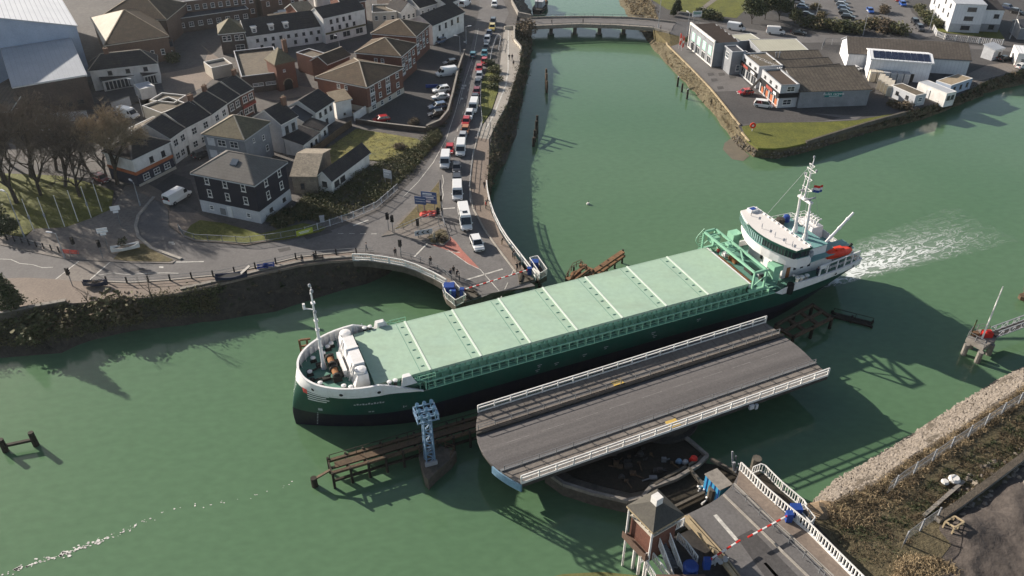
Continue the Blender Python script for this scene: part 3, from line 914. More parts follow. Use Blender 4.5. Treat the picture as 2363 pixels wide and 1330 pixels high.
for x, y in ((3.9, -2.6), (6.6, -4.4), (7.4, -5.0), (4.1, 2.9), (6.5, 4.6), (7.1, 5.1), (3.1, .2), (5.6, 3.4)):
	b = MB()
	b.lathe((x, y, 7.5), [(.24, 0), (.24, .62)], 9, 1); b.lathe((x, y, 8.12), [(.34, 0), (.34, .15), (.1, .22)], 9, 0)
	b.box(x - .45, x + .45, y - .3, y + .3, 7.5, 7.58, 1)
	b.build('bollard', ['hull_white', 'ship_dark'], ship)
for side in (-1, 1):
	p = MB()
	p.add([(13.6, side * 6.9, 7.5), (13.9, side * 6.0, 7.5), (15.5, side * 6.0, 7.5), (15.8, side * 6.9, 7.5), (13.9, side * 6.8, 8.9), (14.1, side * 6.1, 8.9), (15.0, side * 6.1, 8.9), (15.1, side * 6.8, 8.9)],
          MB.BOXF if side > 0 else [f[::-1] for f in MB.BOXF])
	p.build('fairlead_housing', 'hull_white', ship)
	for x in (12.2, 13.0):
		b = MB()
		b.lathe((x, side * 6.35, 7.5), [(.22, 0), (.22, .9)], 9, 1); b.lathe((x, side * 6.35, 8.4), [(.33, 0), (.33, .15), (.1, .2)], 9)
		b.build('bollard', ['hull_white', 'ship_dark'], ship)
	rr = MB()
	for x in (16.2, 17.4, 18.4):
		rr.bar((x, side * 6.75, 6.0), (x, side * 6.75, 8.3), .07)
	for z in (7.2, 7.75, 8.3):
		rr.bar((15.9, side * 6.75, z), (18.4, side * 6.75, z), .06)
	rr.build('handrail', 'steel_green', ship)
gc = MB()
for x in (69.9, 72.1):
	gc.box(x - .14, x + .14, -6.65, 6.9, 10.5, 10.85)
for y in (-6.65, 6.75):
	gc.box(69.76, 72.24, y - .14, y + .14, 10.5, 10.85)
for y in (5.2, 2.5):
	gc.bar((70, y, 10.68), (72, y, 10.68), .2, .2)
gc.bar((70, 2.4, 10.7), (72, -.5, 10.7), .2, .16)
gc.bar((70, -3.6, 10.7), (72, -.2, 10.7), .2, .16)
gc.bar((72, -.3, 10.7), (70.4, 1.0, 9.6), .14, .14)
for y in (-6.65, 6.75):
	for x in (69.9, 72.1):
		gc.bar((x, y, 7.3), (x, y, 10.5), .3, .26)
	gc.bar((69.9, y, 8.1), (72.1, y, 9.6), .14)
	gc.box(69.3, 72.7, y - .22, y + .22, 7.25, 7.6)
gco = gc.build('hatch_gantry', 'steel_green', ship)
gd = MB(); gd.box(70.5, 71.2, 1.0, 2.0, 10.85, 11.2); gd.build('gantry_motor', 'steel_green', gco)
gd = MB()
gd.box(70.4, 71.7, 4.6, 6.3, 9.2, 10.3)
gd.build('gantry_winch', 'steel_green', gco)
gp = MB()
for k in range(6):
	t = k / 5
	gp.bar((69.5 - .9 * math.sin(PI * t), 7.0, 8.0 + 2.6 * t), (69.5 - .9 * math.sin(PI * (t + .2)), 7.0, 8.0 + 2.6 * (t + .2)), .08)
for k in range(7):
	gp.bar((69.2, 6.85, 7.6 + .45 * k), (70.0, 6.85, 7.6 + .45 * k), .07)
gp.build('ladder_cage', 'steel_green', gco)
ae = MB()
ae.box(70.0, 70.35, -5.8, 5.8, 7.3, 8.05)
ae.build('coaming_end', 'hull_white', ship)
cg = MB()
for k in range(24):
	y = -5.0 + k * .36
	cg.box(70.7, 71.1, y, y + .2, 7.2, 7.75)
cg.box(70.75, 71.05, -5.4, 4.4, 7.0, 7.4)
cg.build('hatch_stopper_rack', 'ship_rust', ship)
ab = MB()
ab.box(70.35, 75.4, -5.9, 5.9, 5.6, 6.9)
ab.build('aft_deckhouse', 'deck_green', ship)
for (x0, x1, y0, y1, z1, m) in ((72.6, 73.6, 1.2, 3.0, 7.6, 'ship_rust'), (73.0, 74.0, -2.6, -.6, 7.5, 'steel_dark'), (73.8, 74.6, -3.4, -2.8, 7.6, 'hull_white'), (72.3, 73.0, 3.6, 4.4, 7.5, 'hull_white'), (73.4, 74.2, -4.6, -3.9, 7.7, 'steel_dark')):
	b = MB(); b.box(x0, x1, y0, y1, 6.9, z1); b.bar((x0, y0, z1 + .05), (x1, y1, z1 + .05), .1)
	b.build('deck_box', m, ship)
for y in (-4.4, 6.2):
	b = MB()
	b.add([(75.3, y - .6, 5.7), (76.5, y - .6, 5.7), (76.5, y + .6, 5.7), (75.3, y + .6, 5.7), (75.2, y - .7, 9.4), (76.6, y - .7, 9.4), (76.6, y + .7, 9.4), (75.2, y + .7, 9.4)], MB.BOXF)
	b.box(75.0, 76.8, y - .85, y + .85, 8.5, 9.5)
	b.build('vent_trunk', 'steel_green', ship)
ac = MB()
ac.box(78.0, 88.2, -4.0, 4.6, 5.7, 8.5)
ac.box(78.3, 86.5, -3.8, 4.2, 8.5, 10.3)
aco = ac.build('accommodation_block', 'hull_white', ship)
for (x, y0, y1, z0, z1) in ((77.98, 1.0, 1.5, 6.6, 7.3), (77.98, -1.2, -.7, 6.6, 7.3), (77.98, -3.2, -2.5, 5.9, 7.7)):
	b = MB(); b.box(x - .05, x + .02, y0, y1, z0, z1); b.build('cabin_window', 'ship_dark', aco)
b = MB(); b.box(78.8, 79.5, -4.08, -3.98, 5.8, 7.7); b.build('door', 'ship_rust', aco)
b = MB()
for x in (80.2, 81.6, 83.0):
	b.box(x, x + .55, -4.06, -3.98, 6.9, 7.5)
b.build('porthole_row', 'glass', aco)
def front(y, mid, tip):
	return mid + (tip - mid) * (abs(y) / 7.0) ** 1.9
ys = [-7.0, -6.4, -5.6, -4.5, -3, -1.5, 0, 1.5, 3, 4.5, 5.6, 6.4, 7.0]
br = MB()          # bridge wings: white bulwark below the windows
pts = [(front(y, 74.9, 77.6), y) for y in ys] + [(79.9, 7.0), (79.9, -7.0)]
br.prism(pts, 9.75, 11.45, 0)
bro = br.build('bridge_front', 'hull_white', ship)
bt = MB()          # teal walkway before the wheelhouse windows
bt.prism([(front(y, 74.7, 77.4), y * 1.005) for y in ys] + [(79.6, 7.03), (79.6, -7.03)], 11.45, 11.54)
for a, b in zip(ys, ys[1:]):
	bt.bar((front(a, 74.7, 77.4), a, 11.56), (front(b, 74.7, 77.4), b, 11.56), .08, .1)
bt.build('bridge_walkway', 'deck_teal', bro)
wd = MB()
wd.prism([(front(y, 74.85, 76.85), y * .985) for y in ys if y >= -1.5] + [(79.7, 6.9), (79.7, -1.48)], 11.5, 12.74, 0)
wdo = wd.build('wheelhouse_windows', 'sky_reflection_glass', ship)  # far panes: teal sky reflection put into the glass colour, near panes left dark
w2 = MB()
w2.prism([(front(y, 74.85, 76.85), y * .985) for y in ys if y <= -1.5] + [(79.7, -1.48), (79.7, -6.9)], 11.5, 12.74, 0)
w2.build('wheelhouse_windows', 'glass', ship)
mu = MB()
for y in [v * .5 for v in range(-13, 14)]:
	x = front(y / .985, 74.85, 76.85) - .02
	mu.bar((x, y, 11.5), (x, y, 12.74), .07)
mu.bar((77.9, -6.92, 11.3), (77.9, -6.92, 12.7), .1); mu.bar((79, -6.92, 11.3), (79, -6.92, 12.7), .1)
mu.build('window_mullion', 'hull_green', wdo)
rf = MB()
rf.prism([(front(y, 75.0, 76.9), y) for y in ys] + [(79.9, 7.0), (79.9, -7.0)], 12.75, 13.0)
rfo = rf.build('wheelhouse_roof', 'roof_offwhite', ship)
le = MB()
for a, b in zip(ys[:-5], ys[1:-4]):
	le.bar((front(a, 75.0, 76.9) - .05, a, 12.85), (front(b, 75.0, 76.9) - .05, b, 12.85), .16, .34)
le.bar((79.95, -7, 12.85), (76.9, -7.03, 12.85), .16, .36)
le.build('roof_edge', 'hull_green', rfo)
re = MB()
for k in range(13):
	y = -6.6 + k * 1.1
	re.box(79.6, 79.95, y - .18, y + .18, 13.0, 13.2)
re.bar((79.9, -6.9, 13.12), (79.9, 6.9, 13.12), .08)
re.build('roof_stud', 'hull_white', rfo)
for (x, y) in ((76.6, -2.2), (76.9, -4.4), (77.2, -5.6), (76.4, .8), (77.4, 4.9)):
	an = MB(); an.bar((x, y, 13.0), (x, y, 13.7), .08); an.bar((x - .35, y - .3, 13.65), (x + .35, y + .35, 13.65), .1)
	an.build('roof_aerial', 'grey_paint', rfo)
sat = MB(); sat.box(78.0, 79.4, 5.6, 6.8, 13.0, 13.4); sat.build('roof_hatch', 'hull_white', rfo)
sat = MB(); sat.box(78.2, 79.2, 5.8, 6.6, 13.4, 13.44); sat.build('hatch_cover_panel', 'royal_blue', rfo)
ud = MB()
ud.prism([(79.9, -5.4), (79.9, 6.0), (89.6, 5.6), (89.6, -4.6)], 8.5, 8.65)
ud.build('boat_deck', 'deck_teal', ship)
ud = MB()
ud.prism([(79.9, -4.3), (79.9, 5.4), (86.4, 5.2), (86.4, -4.0)], 10.3, 10.42)
udo = ud.build('upper_deck', 'deck_teal', ship)
bw = MB()
bw.box(80.5, 89.6, 5.5, 5.62, 8.65, 9.9)
bw.box(89.5, 89.62, -1.0, 5.6, 8.65, 9.9)
bw.build('deck_bulwark', 'hull_white', ship)
def railing(mb, pts, h=1.1, step=1.2, w_=.06):
	P = along([Vector(p) for p in pts], step)
	for p in P:
		mb.bar(p, p + Vector((0, 0, h)), w_)
	for k in (1, .55):
		for a, b in zip(pts, pts[1:]):
			mb.bar(Vector(a) + Vector((0, 0, h * k)), Vector(b) + Vector((0, 0, h * k)), w_)
hr = MB(); railing(hr, [(80, 5.3, 10.42), (83.5, 5.3, 10.42), (86.3, 5.1, 10.42), (86.3, 1.5, 10.42)]); hr.build('handrail', 'hull_white', ship)
hr = MB(); railing(hr, [(84, 5.2, 9.9), (89.5, 5.5, 9.9), (89.5, 2.0, 9.9)]); hr.build('handrail', 'hull_white', ship)
hr = MB(); railing(hr, [(80, -4.2, 10.42), (82.5, -4.2, 10.42)]); hr.build('handrail', 'hull_white', ship)
hr = MB(); railing(hr, [(85, -6.0, 6.7), (93, -5.2, 6.7), (93.0, 5.2, 6.7)], .5); hr.build('handrail', 'hull_white', ship)
fn = MB()          # funnel casing block
fn.add([(86.6, .2, 8.6), (89.3, .2, 8.6), (89.3, 3.9, 8.6), (86.6, 3.9, 8.6), (86.8, .3, 10.9), (89.0, .3, 10.9), (89.0, 3.8, 10.9), (86.8, 3.8, 10.9)], MB.BOXF)
fno = fn.build('funnel_casing', 'hull_white', ship)
for k in range(5):
	p = MB()
	y = .8 + .65 * k
	p.path([(88.0, y, 10.9), (88.0, y, 11.6), (88.3, y, 11.9), (88.8, y, 11.95)], .13, 7)
	p.build('exhaust_pipe', 'hull_white', fno)
b = MB(); b.lathe((83.4, 4.4, 10.42), [(.75, 0), (.85, .5), (.7, 1.0), (.2, 1.1)], 10); b.build('covered_drum', 'mud', ship)
b = MB(); b.lathe((84.9, 4.6, 10.42), [(.55, 0), (.6, .6), (.5, 1.1), (.1, 1.2)], 10); b.build('blue_drum', 'royal_blue', ship)
rm = MB()
for y in (-1.25, 1.25):
	rm.tube((84.0, y, 10.4), (83.4, y * .95, 17.3), .26, .17, 8)
	rm.lathe((84.0, y, 10.4), [(.5, 0), (.35, .9), (.26, 1.2)], 8)
rm.box(83.1, 83.7, -1.5, 1.5, 17.0, 17.35)
rm.tube((83.4, .3, 17.2), (83.6, .3, 24.2), .16, .07, 7)
rm.tube((83.4, 1.1, 17.2), (83.5, 1.0, 21.5), .09, .06, 6)
for z, a, b in ((19.0, -.9, 1.3), (20.7, -.4, 1.3), (22.2, -.8, 1.2), (23.0, -.3, .9)):
	rm.bar((83.5, a, z), (83.5, b, z + .1), .1, .1)
	rm.bar((83.5, a, z), (83.5, .3, z - .6), .06)
	rm.bar((83.5, b, z), (83.5, .3, z - .6), .06)
rmo = rm.build('radar_mast', 'hull_white', ship)
for (x, y, z, l) in ((83.4, -.9, 17.6, 2.2), (83.4, .9, 18.4, 1.4)):
	q = MB(); q.lathe((x, y, z - .3), [(.2, 0), (.2, .3)], 8); q.box(x - l / 2, x + l / 2, y - .1, y + .1, z, z + .2); q.build('radar_scanner', 'grey_paint', rmo)
for y, z in ((-.9, 19.1), (1.3, 20.9), (-.8, 22.3), (.3, 24.2)):
	q = MB(); q.lathe((83.5, y, z), [(.12, 0), (.17, .1), (.17, .35), (.08, .42)], 7); q.build('mast_light', 'grey_paint', rmo)
sy = MB()
for a, b in (((83.5, .3, 23.5), (80.2, 5.2, 11.4)), ((83.5, .3, 23.5), (80.2, -4.4, 11.0)), ((83.5, .3, 22.5), (88.5, .6, 11.0))):
	sy.tube(a, b, .025, .025, 4)
sy.build('mast_stay', 'grey_paint', rmo)
rb = MB()
rings = []
for k in range(9):
	t = k / 8
	x = 86.6 + 5.0 * t
	hw = 1.05 * math.sin(PI * (.12 + .8 * t)) ** .6
	rings.append([(x, -4.1 - hw, 8.3), (x, -4.1 - hw * .6, 7.6), (x, -4.1, 7.35 + .3 * abs(2 * t - 1) ** 3), (x, -4.1 + hw * .6, 7.6), (x, -4.1 + hw, 8.3), (x, -4.1 + hw * .55, 8.65 + .25 * math.sin(PI * t)), (x, -4.1 - hw * .55, 8.65 + .25 * math.sin(PI * t))])
rb.loft(rings)
rb.box(88.2, 89.6, -4.6, -3.6, 8.6, 9.15)
rbo = rb.build('rescue_boat', 'orange_red', ship)
q = MB(); q.bar((91.2, -4.1, 8.5), (91.6, -4.1, 9.3), .35, .3); q.build('outboard_motor', 'black_paint', rbo)
for x in (87.6, 90.8):
	q = MB(); q.bar((x, -3.3, 5.8), (x, -3.3, 8.0), .2); q.bar((x, -3.3, 7.5), (x, -4.9, 7.5), .2)
	q.build('boat_cradle', 'grey_paint', ship)
dv = MB()
dv.tube((85.8, -3.2, 8.3), (85.8, -3.2, 10.0), .3, .26, 8)
dv.tube((85.6, -3.3, 9.2), (93.6, -1.0, 13.0), .26, .2, 8)
for t in (.3, .55, .8):
	p = Vector((85.6, -3.3, 9.2)).lerp(Vector((93.6, -1.0, 13.0)), t)
	dv.tube(p, p + Vector((.35, .1, .16)), .30, .30, 8)
dv.build('davit_boom', 'hull_white', ship)
pl = MB()
for x in (84.8, 87.0, 88.8, 90.6, 92.2):
	pl.bar((x, -half(x, 6.5) + .15, 5.8), (x, -half(x, 6.5) + .15, 8.5), .16)
pl.box(83.2, 84.4, -half(84, 6.5) + .05, -half(84, 6.5) + .2, 7.9, 8.5)
pl.bar((83.2, -half(83, 6.5) + .15, 5.8), (83.2, -half(83, 6.5) + .15, 8.4), .2)
pl.bar((82.9, -half(83, 6.5) + .12, 8.5), (92.3, -half(92, 6.5) + .12, 8.5), .18)
pl.build('deck_pillar', 'hull_white', ship)
q = MB(); q.box(83.2, 92.0, -4.5, -1.6, 8.5, 8.62); q.build('gallery_roof', 'deck_teal', ship)
for (x, y, z, w_, m) in ((81.6, -4.9, 8.5, 1.2, 'hull_white'), (83.2, -3.6, 8.6, 1.3, 'grey_paint'), (84.6, -2.4, 8.6, 1.0, 'hull_white'), (82.2, -3.4, 8.6, 1.0, 'grey_paint')):
	q = MB(); q.lathe((x, y, z), [(w_ / 2, 0), (w_ / 2 + .1, .5), (w_ / 2, 1.0), (.1, 1.3)], 10); q.build('deck_vent', m, ship)
q = MB(); q.lathe((91.0, 1.5, 5.75), [(.9, 0), (.9, .5), (.4, .6), (.4, 1.2), (.8, 1.3), (.8, 1.5)], 12); q.box(88.8, 90.2, -2, 0, 5.75, 6.9); q.build('mooring_winch', 'deck_green', ship)
for x, y in ((79.6, -5.9), (80.5, -5.95), (81.5, -5.9)):
	b = MB(); b.lathe((x, y, 5.75), [(.26, 0), (.26, .85), (.4, .9), (.4, 1.1), (.1, 1.2)], 9); b.build('bollard', 'hull_white', ship)
q = MB()
q.lathe((0, 0, 0), [(.55, -.9), (.62, 0), (.55, .9)], 10)
q.build('tyre_fender', 'rubber', ship, loc=(77.4, -6.95, 6.0))
q = MB(); q.bar((79.2, -5.2, 6.9), (81.0, -5.4, 6.4), .2); q.build('gangway_end', 'hull_white', ship)
fl = MB()
P0 = Vector((83.6, -.9, 20.0))
n = 8
for k in range(n):
	for j in range(3):
		a = lambda i, q: P0 + Vector((.9 * i / n * 2.0, -.25 * i / n + .18 * math.sin(i * 1.1), -.42 * q - .18 * i / n))
		fl.add([a(k, j), a(k + 1, j), a(k + 1, j + 1), a(k, j + 1)], [(0, 1, 2, 3)], j)
for v in ():
	pass
fl.build('ensign', ['red_paint', 'sign_white', 'royal_blue'], ship)
def foam_material():
	m = bpy.data.materials.new('foam')
	m.use_nodes = True
	t = m.node_tree
	b = t.nodes['Principled BSDF']
	b.inputs['Base Color'].default_value = (.70, .74, .72, 1)
	b.inputs['Roughness'].default_value = .6
	at_ = t.nodes.new('ShaderNodeAttribute'); at_.attribute_name = 'foam_density'
	co_ = t.nodes.new('ShaderNodeTexCoord').outputs['Object']
	mp = t.nodes.new('ShaderNodeMapping'); mp.inputs['Scale'].default_value = (.38, 1, 1)
	t.links.new(co_, mp.inputs[0])
	n1 = t.nodes.new('ShaderNodeTexNoise'); n1.inputs['Scale'].default_value = .55; n1.inputs['Detail'].default_value = 8; n1.inputs['Roughness'].default_value = .62; n1.inputs['Distortion'].default_value = 1.6
	t.links.new(mp.outputs[0], n1.inputs['Vector'])
	sb = t.nodes.new('ShaderNodeMath'); sb.operation = 'SUBTRACT'; sb.inputs[1].default_value = .5
	t.links.new(n1.outputs['Fac'], sb.inputs[0])
	ab_ = t.nodes.new('ShaderNodeMath'); ab_.operation = 'ABSOLUTE'; t.links.new(sb.outputs[0], ab_.inputs[0])
	sc_ = t.nodes.new('ShaderNodeMath'); sc_.operation = 'MULTIPLY'; sc_.inputs[1].default_value = .085
	t.links.new(at_.outputs['Fac'], sc_.inputs[0])
	d = t.nodes.new('ShaderNodeMath'); d.operation = 'SUBTRACT'
	t.links.new(sc_.outputs[0], d.inputs[0]); t.links.new(ab_.outputs[0], d.inputs[1])
	mr = t.nodes.new('ShaderNodeMapRange'); mr.inputs['From Min'].default_value = -.012; mr.inputs['From Max'].default_value = .05
	t.links.new(d.outputs[0], mr.inputs['Value'])
	m2 = t.nodes.new('ShaderNodeMath'); m2.operation = 'MULTIPLY'; m2.inputs[1].default_value = .26; t.links.new(at_.outputs['Fac'], m2.inputs[0])
	mx = t.nodes.new('ShaderNodeMath'); mx.operation = 'MAXIMUM'; t.links.new(mr.outputs[0], mx.inputs[0]); t.links.new(m2.outputs[0], mx.inputs[1])
	t.links.new(mx.outputs[0], b.inputs['Alpha'])
	MATS['foam'] = m
foam_material()
wk = MB()
dens = []
nx, ny = 40, 16
for i in range(nx + 1):
	t = i / nx
	x = 82 + 52 * t
	for j in range(ny + 1):
		s = -1 + 2 * j / ny
		hw = 3.4 + 4.2 * t ** .8
		y = s * hw + 1.0 + 1.5 * t
		wk.v.append((x, y, .05))
		e = max(0, 1 - abs(s) ** 2.4)
		a = min(1, t / .22) * .35 + .65 if x > 88 else max(0, (x - 82) / 6) * .9
		fall = 1.0 if t < .2 else max(0, 1 - (t - .2) / .8) ** 1.1
		dens.append(e * a * fall * (1.5 if s < -.2 else (1.0 if s < .3 else .55)))
for i in range(nx):
	for j in range(ny):
		q = i * (ny + 1) + j
		wk.f.append((q, q + ny + 1, q + ny + 2, q + 1)); wk.m.append(0)
me = wk.mesh('wake_foam', 'foam')
atr = me.attributes.new('foam_density', 'FLOAT', 'POINT')
atr.data.foreach_set('value', dens)
obj('wake_foam', me, None, SO, SHA, kind='stuff', label='white churned foam of the ship wake', cat='foam')
fk = MB()
r = random.Random(9)
C0 = [(5, 1326), (70, 1304), (130, 1285), (165, 1272), (215, 1252), (255, 1238), (295, 1222), (345, 1198), (415, 1168), (500, 1163), (560, 1150), (640, 1130), (690, 1106)]
line_ = ats(C0, .04)
for i, (a, b) in enumerate(zip(line_, line_[1:])):
	for k in range(24 if i < 4 else (13 if i < 7 else 5)):
		c = a.lerp(b, r.random()) + Vector((r.gauss(0, .28), r.gauss(0, .2), 0))
		rad = r.uniform(.04, .20 if i < 5 else .12) * (1.0 if r.random() < .7 else 1.4)
		n = 7
		el = r.uniform(.4, 1)
		fk.add([c + Vector((rad * math.cos(2 * PI * q / n) * r.uniform(.7, 1.2), rad * el * math.sin(2 * PI * q / n) * r.uniform(.7, 1.2), 0)) for q in range(n)], [tuple(range(n))])
fk.build('drifting_foam', 'render_white', kind='stuff', label='thin broken line of white foam flecks drifting on the water', cat='foam')
def rails(mb, pts, h=1.1, step=2.0, post=.12, rail=.09, levels=(1.0, .5), lean=0, mi=0):
	pts = [Vector(p) for p in pts]
	for p in along(pts, step) + [pts[-1]]:
		mb.bar(p, p + Vector((0, 0, h)), post, mi=mi)
	for k in levels:
		for a, b in zip(pts, pts[1:]):
			mb.bar(a + Vector((0, 0, h * k)), b + Vector((0, 0, h * k)), rail, mi=mi)
def pickets(mb, pts, h=1.0, step=.28, w_=.05, mi=0):
	for p in along([Vector(p) for p in pts], step):
		mb.bar(p + Vector((0, 0, .12)), p + Vector((0, 0, h)), w_, mi=mi)
BZ = 4.45
BA = at(1104, 952, BZ)
BH = R(24.6)
bridge = thing('swing_bridge', 'opened grey road swing bridge with white railings lying alongside the ship', 'bridge', (BA.x, BA.y, 0), BH)
BL, BW = 47.2, 13.6
def nose(y):      # bulge of the left end, y from 0 to -BW
	t = (y + BW / 2) / (BW / 2)
	return -2.3 * (1 - t * t)
def tail(y):
	t = (y + BW / 2) / (BW / 2)
	return BL + .5 * (1 - t * t)
def band(name, y0, y1, z0, z1, m, parent=bridge, x0=None, x1=None, crown=0):
	mb = MB()
	n = 6
	yl = [y0 + (y1 - y0) * i / n for i in range(n + 1)]
	prof = [(y, z1 + crown * (1 - ((y - (y0 + y1) / 2) / ((y1 - y0) / 2)) ** 2)) for y in yl]
	vs = []
	for y, z in prof:
		vs += [(nose(y), y, z), (tail(y), y, z), (nose(y), y, z0), (tail(y), y, z0)]
	fs = []
	for i in range(n):
		a, b = i * 4, i * 4 + 4
		fs += [(a, b, b + 1, a + 1), (a + 2, a + 3, b + 3, b + 2), (a, a + 2, b + 2, b), (a + 1, b + 1, b + 3, a + 3)]
	fs += [(0, 1, 3, 2), (n * 4, n * 4 + 2, n * 4 + 3, n * 4 + 1)]
	mb.add(vs, fs)
	me = mb.mesh(name, m)
	bm = bmesh.new(); bm.from_mesh(me); bmesh.ops.recalc_face_normals(bm, faces=bm.faces); bm.to_mesh(me); bm.free()
	return obj(name, me, parent)
mat('bridge_asphalt', (.145, .134, .130), (.088, .082, .081), sc=.5, fine=.2, fsc=4, bump=.1, coords='O')
t = MATS['bridge_asphalt'].node_tree
for nd in t.nodes:
	if nd.type == 'TEX_NOISE' and abs(nd.inputs['Scale'].default_value - .5) < 1e-4:
		mp = t.nodes.new('ShaderNodeMapping'); mp.inputs['Scale'].default_value = (.05, 1.6, 1)
		src = nd.inputs['Vector'].links[0].from_socket
		t.links.new(src, mp.inputs[0]); t.links.new(mp.outputs[0], nd.inputs['Vector'])
mat('worn_marking', (.30, .285, .27), (.15, .14, .135), sc=1.2, amt=.9, fine=.3)
dk = band('bridge_deck', -BW, 0, BZ - .55, BZ - .06, 'steel_dark')
band('roadway', -10.35, -3.95, BZ - .3, BZ + .04, 'bridge_asphalt', crown=.14)
band('walkway', -3.15, -.08, BZ - .3, BZ + .12, 'paving_grey')
band('walkway', -13.5, -10.95, BZ - .3, BZ + .12, 'paving_grey')
band('kerb_girder', -3.9, -3.55, BZ - .3, BZ + .35, 'steel_dark')
band('kerb_girder', -10.9, -10.55, BZ - .3, BZ + .28, 'steel_grey')
band('service_trough', -3.5, -3.2, BZ - .3, BZ - .02, 'black_paint')
cl = MB()
x = 1.0
while x < BL - 2:
	cl.box(x, x + 3.2, -6.82, -6.74, BZ + .185, BZ + .19); x += 5
cl.build('lane_marking', 'worn_marking', bridge)
jt = MB()
x = 1.4
while x < BL:
	jt.box(x, x + .05, -13.45, -11.0, BZ + .122, BZ + .126); jt.box(x, x + .05, -3.1, -.15, BZ + .122, BZ + .126); x += 2.38
jt.build('panel_joint', 'steel_dark', bridge)
for y0, y1, x in ((-13.2, -11.9, 21.3), (-3.1, -2.2, 18.9)):
	b = MB(); b.box(x, x + 1.6, y0, y1, BZ + .125, BZ + .18); b.build('yellow_hatch', 'yellow', bridge)
for y, out in ((-.12, 1), (-13.48, -1)):
	r_ = MB()
	x0, x1 = nose(y), tail(y)
	pts = [(x0, y, BZ + .1), (x1, y, BZ + .1)]
	rails(r_, pts, 1.25, 2.36, .16, .14, (1.0, .62))
	r_.box(x0, x1, y + out * .03 - .05, y + out * .03 + .05, BZ - .05, BZ + .3)
	ro = r_.build('parapet', 'white_paint', bridge)
	g = MB()
	pickets(g, pts, .75, .24, .03)
	g.build('infill_bars', 'grey_paint', ro)
for y in (-3.2, -10.92):
	r_ = MB()
	rails(r_, [(nose(y) + .3, y, BZ + .1), (tail(y) - .3, y, BZ + .1)], .95, 2.36, .09, .06, (1.0, .55))
	r_.build('guard_rail', 'steel_grey', bridge)
for y in (-1.6, -12.0):
	g = MB(); g.box(1.2, BL - 1, y - .35, y + .35, BZ - 2.0, BZ - .55); g.build('main_girder', 'steel_dark', bridge)
g = MB(); g.box(-1.6, BL - .8, -4.2, -3.8, BZ - 1.7, BZ - .55); g.box(-1.6, BL - .8, -9.8, -9.4, BZ - 1.7, BZ - .55)
g.build('cross_girder', 'steel_dark', bridge)
g = MB()
for i in range(7):
	ya, yb = -BW + i * .6, -BW + (i + 1) * .6
	g.add([(nose(ya) - .02, ya, BZ - 1.25), (nose(yb) - .02, yb, BZ - 1.25), (nose(yb) - .02, yb, BZ - .1), (nose(ya) - .02, ya, BZ - .1),
           (nose(ya) - .2, ya, BZ - 1.25), (nose(yb) - .2, yb, BZ - 1.25), (nose(yb) - .2, yb, BZ - .1), (nose(ya) - .2, ya, BZ - .1)], [(4, 5, 1, 0), (3, 2, 6, 7), (7, 6, 5, 4), (0, 1, 2, 3)])
g.build('nose_fascia', 'blue_light', bridge)
g = MB(); g.box(33.6, 34.3, -13.9, -13.55, BZ - .9, BZ - .2); g.box(34.6, 35.0, -13.9, -13.55, BZ - 1.2, BZ - .4); g.build('navigation_lamp', 'lamp_glass', bridge)
PC = Vector((BA.x + 23 * math.cos(BH) + 8.5 * math.sin(BH), BA.y + 23 * math.sin(BH) - 8.5 * math.cos(BH), 0))
pier = thing('pivot_pier', 'dark concrete pivot pier with machinery under the middle of the swing bridge', 'pier', PC)
def loc_(p, o=PC):
	return (p.x - o.x, p.y - o.y, p.z)
ring = [loc_(at(x, y, 1.9)) for x, y in ((1258, 1090), (1300, 1120), (1370, 1142), (1448, 1160), (1482, 1152), (1500, 1130), (1560, 1108), (1610, 1078), (1632, 1056), (1590, 1020), (1540, 985), (1460, 940), (1340, 960), (1262, 1030))]
p = MB(); p.prism(ring, -1.5, 1.9); p.build('pier_base', 'concrete_dark', pier)
cpt = Vector((0, 0, 0))
inn = [((x * .90, y * .90)) for x, y, z in ring]
p = MB(); p.prism(inn, 1.9, 2.0); p.build('pier_floor', 'timber_wet', pier)
p = MB(); p.lathe((0, 0, 2.0), [(5.2, 0), (5.2, .5), (4.6, .6), (4.6, 2.3)], 28); p.build('slewing_drum', 'steel_dark', pier)
p = MB()
for i in range(len(ring)):
	a, b = Vector(ring[i]), Vector(ring[(i + 1) % len(ring)])
	p.bar((a.x, a.y, 2.15), (b.x, b.y, 2.15), .45, .5)
p.build('pier_rim', 'concrete', pier)
for px, py, m, s_ in ((1601, 1061, 'red_paint', .7), (1582, 1066, 'grey_paint', .5), (1567, 1064, 'blue_tower', .5), (1478, 1048, 'steel_dark', .6), (1435, 1100, 'steel_dark', .5)):
	q = loc_(at(px, py, 2.3))
	b = MB(); b.lathe((q[0], q[1], 2.0), [(s_ * .6, 0), (s_ * .7, s_ * .5), (s_ * .6, s_), (s_ * .2, s_ * 1.2)], 10); b.box(q[0] - s_ * .8, q[0] + s_ * .8, q[1] - .15, q[1] + .15, 2.0, 2.0 + s_ * .6)
	b.build('pivot_motor', m, pier)
r = random.Random(41)
for k in range(22):
	w_ = [r.random() ** 2 for _ in inn]
	x = sum(p_[0] * k_ for p_, k_ in zip(inn, w_)) / sum(w_) + r.uniform(-3, 3)
	y = sum(p_[1] * k_ for p_, k_ in zip(inn, w_)) / sum(w_) + r.uniform(-2.5, 2)
	q = MB(); s_ = r.uniform(.15, .5); q.box(x - s_, x + s_, y - s_ * .6, y + s_ * .6, 2.0, 2.0 + r.uniform(.15, .7)); q.bar((x, y, 2.1), (x + r.uniform(-1.5, 1.5), y + r.uniform(-1.5, 1.5), 2.1), .14)
	q.build('pier_fitting', r.choice(['steel_dark', 'concrete_dark', 'steel_grey', 'timber', 'steel_dark']), pier)
stage = thing('machinery_stage', 'dark timber and steel stage with pipework beside the control tower', 'platform', at(1600, 1130, 1.2))
so_ = stage.location.copy()
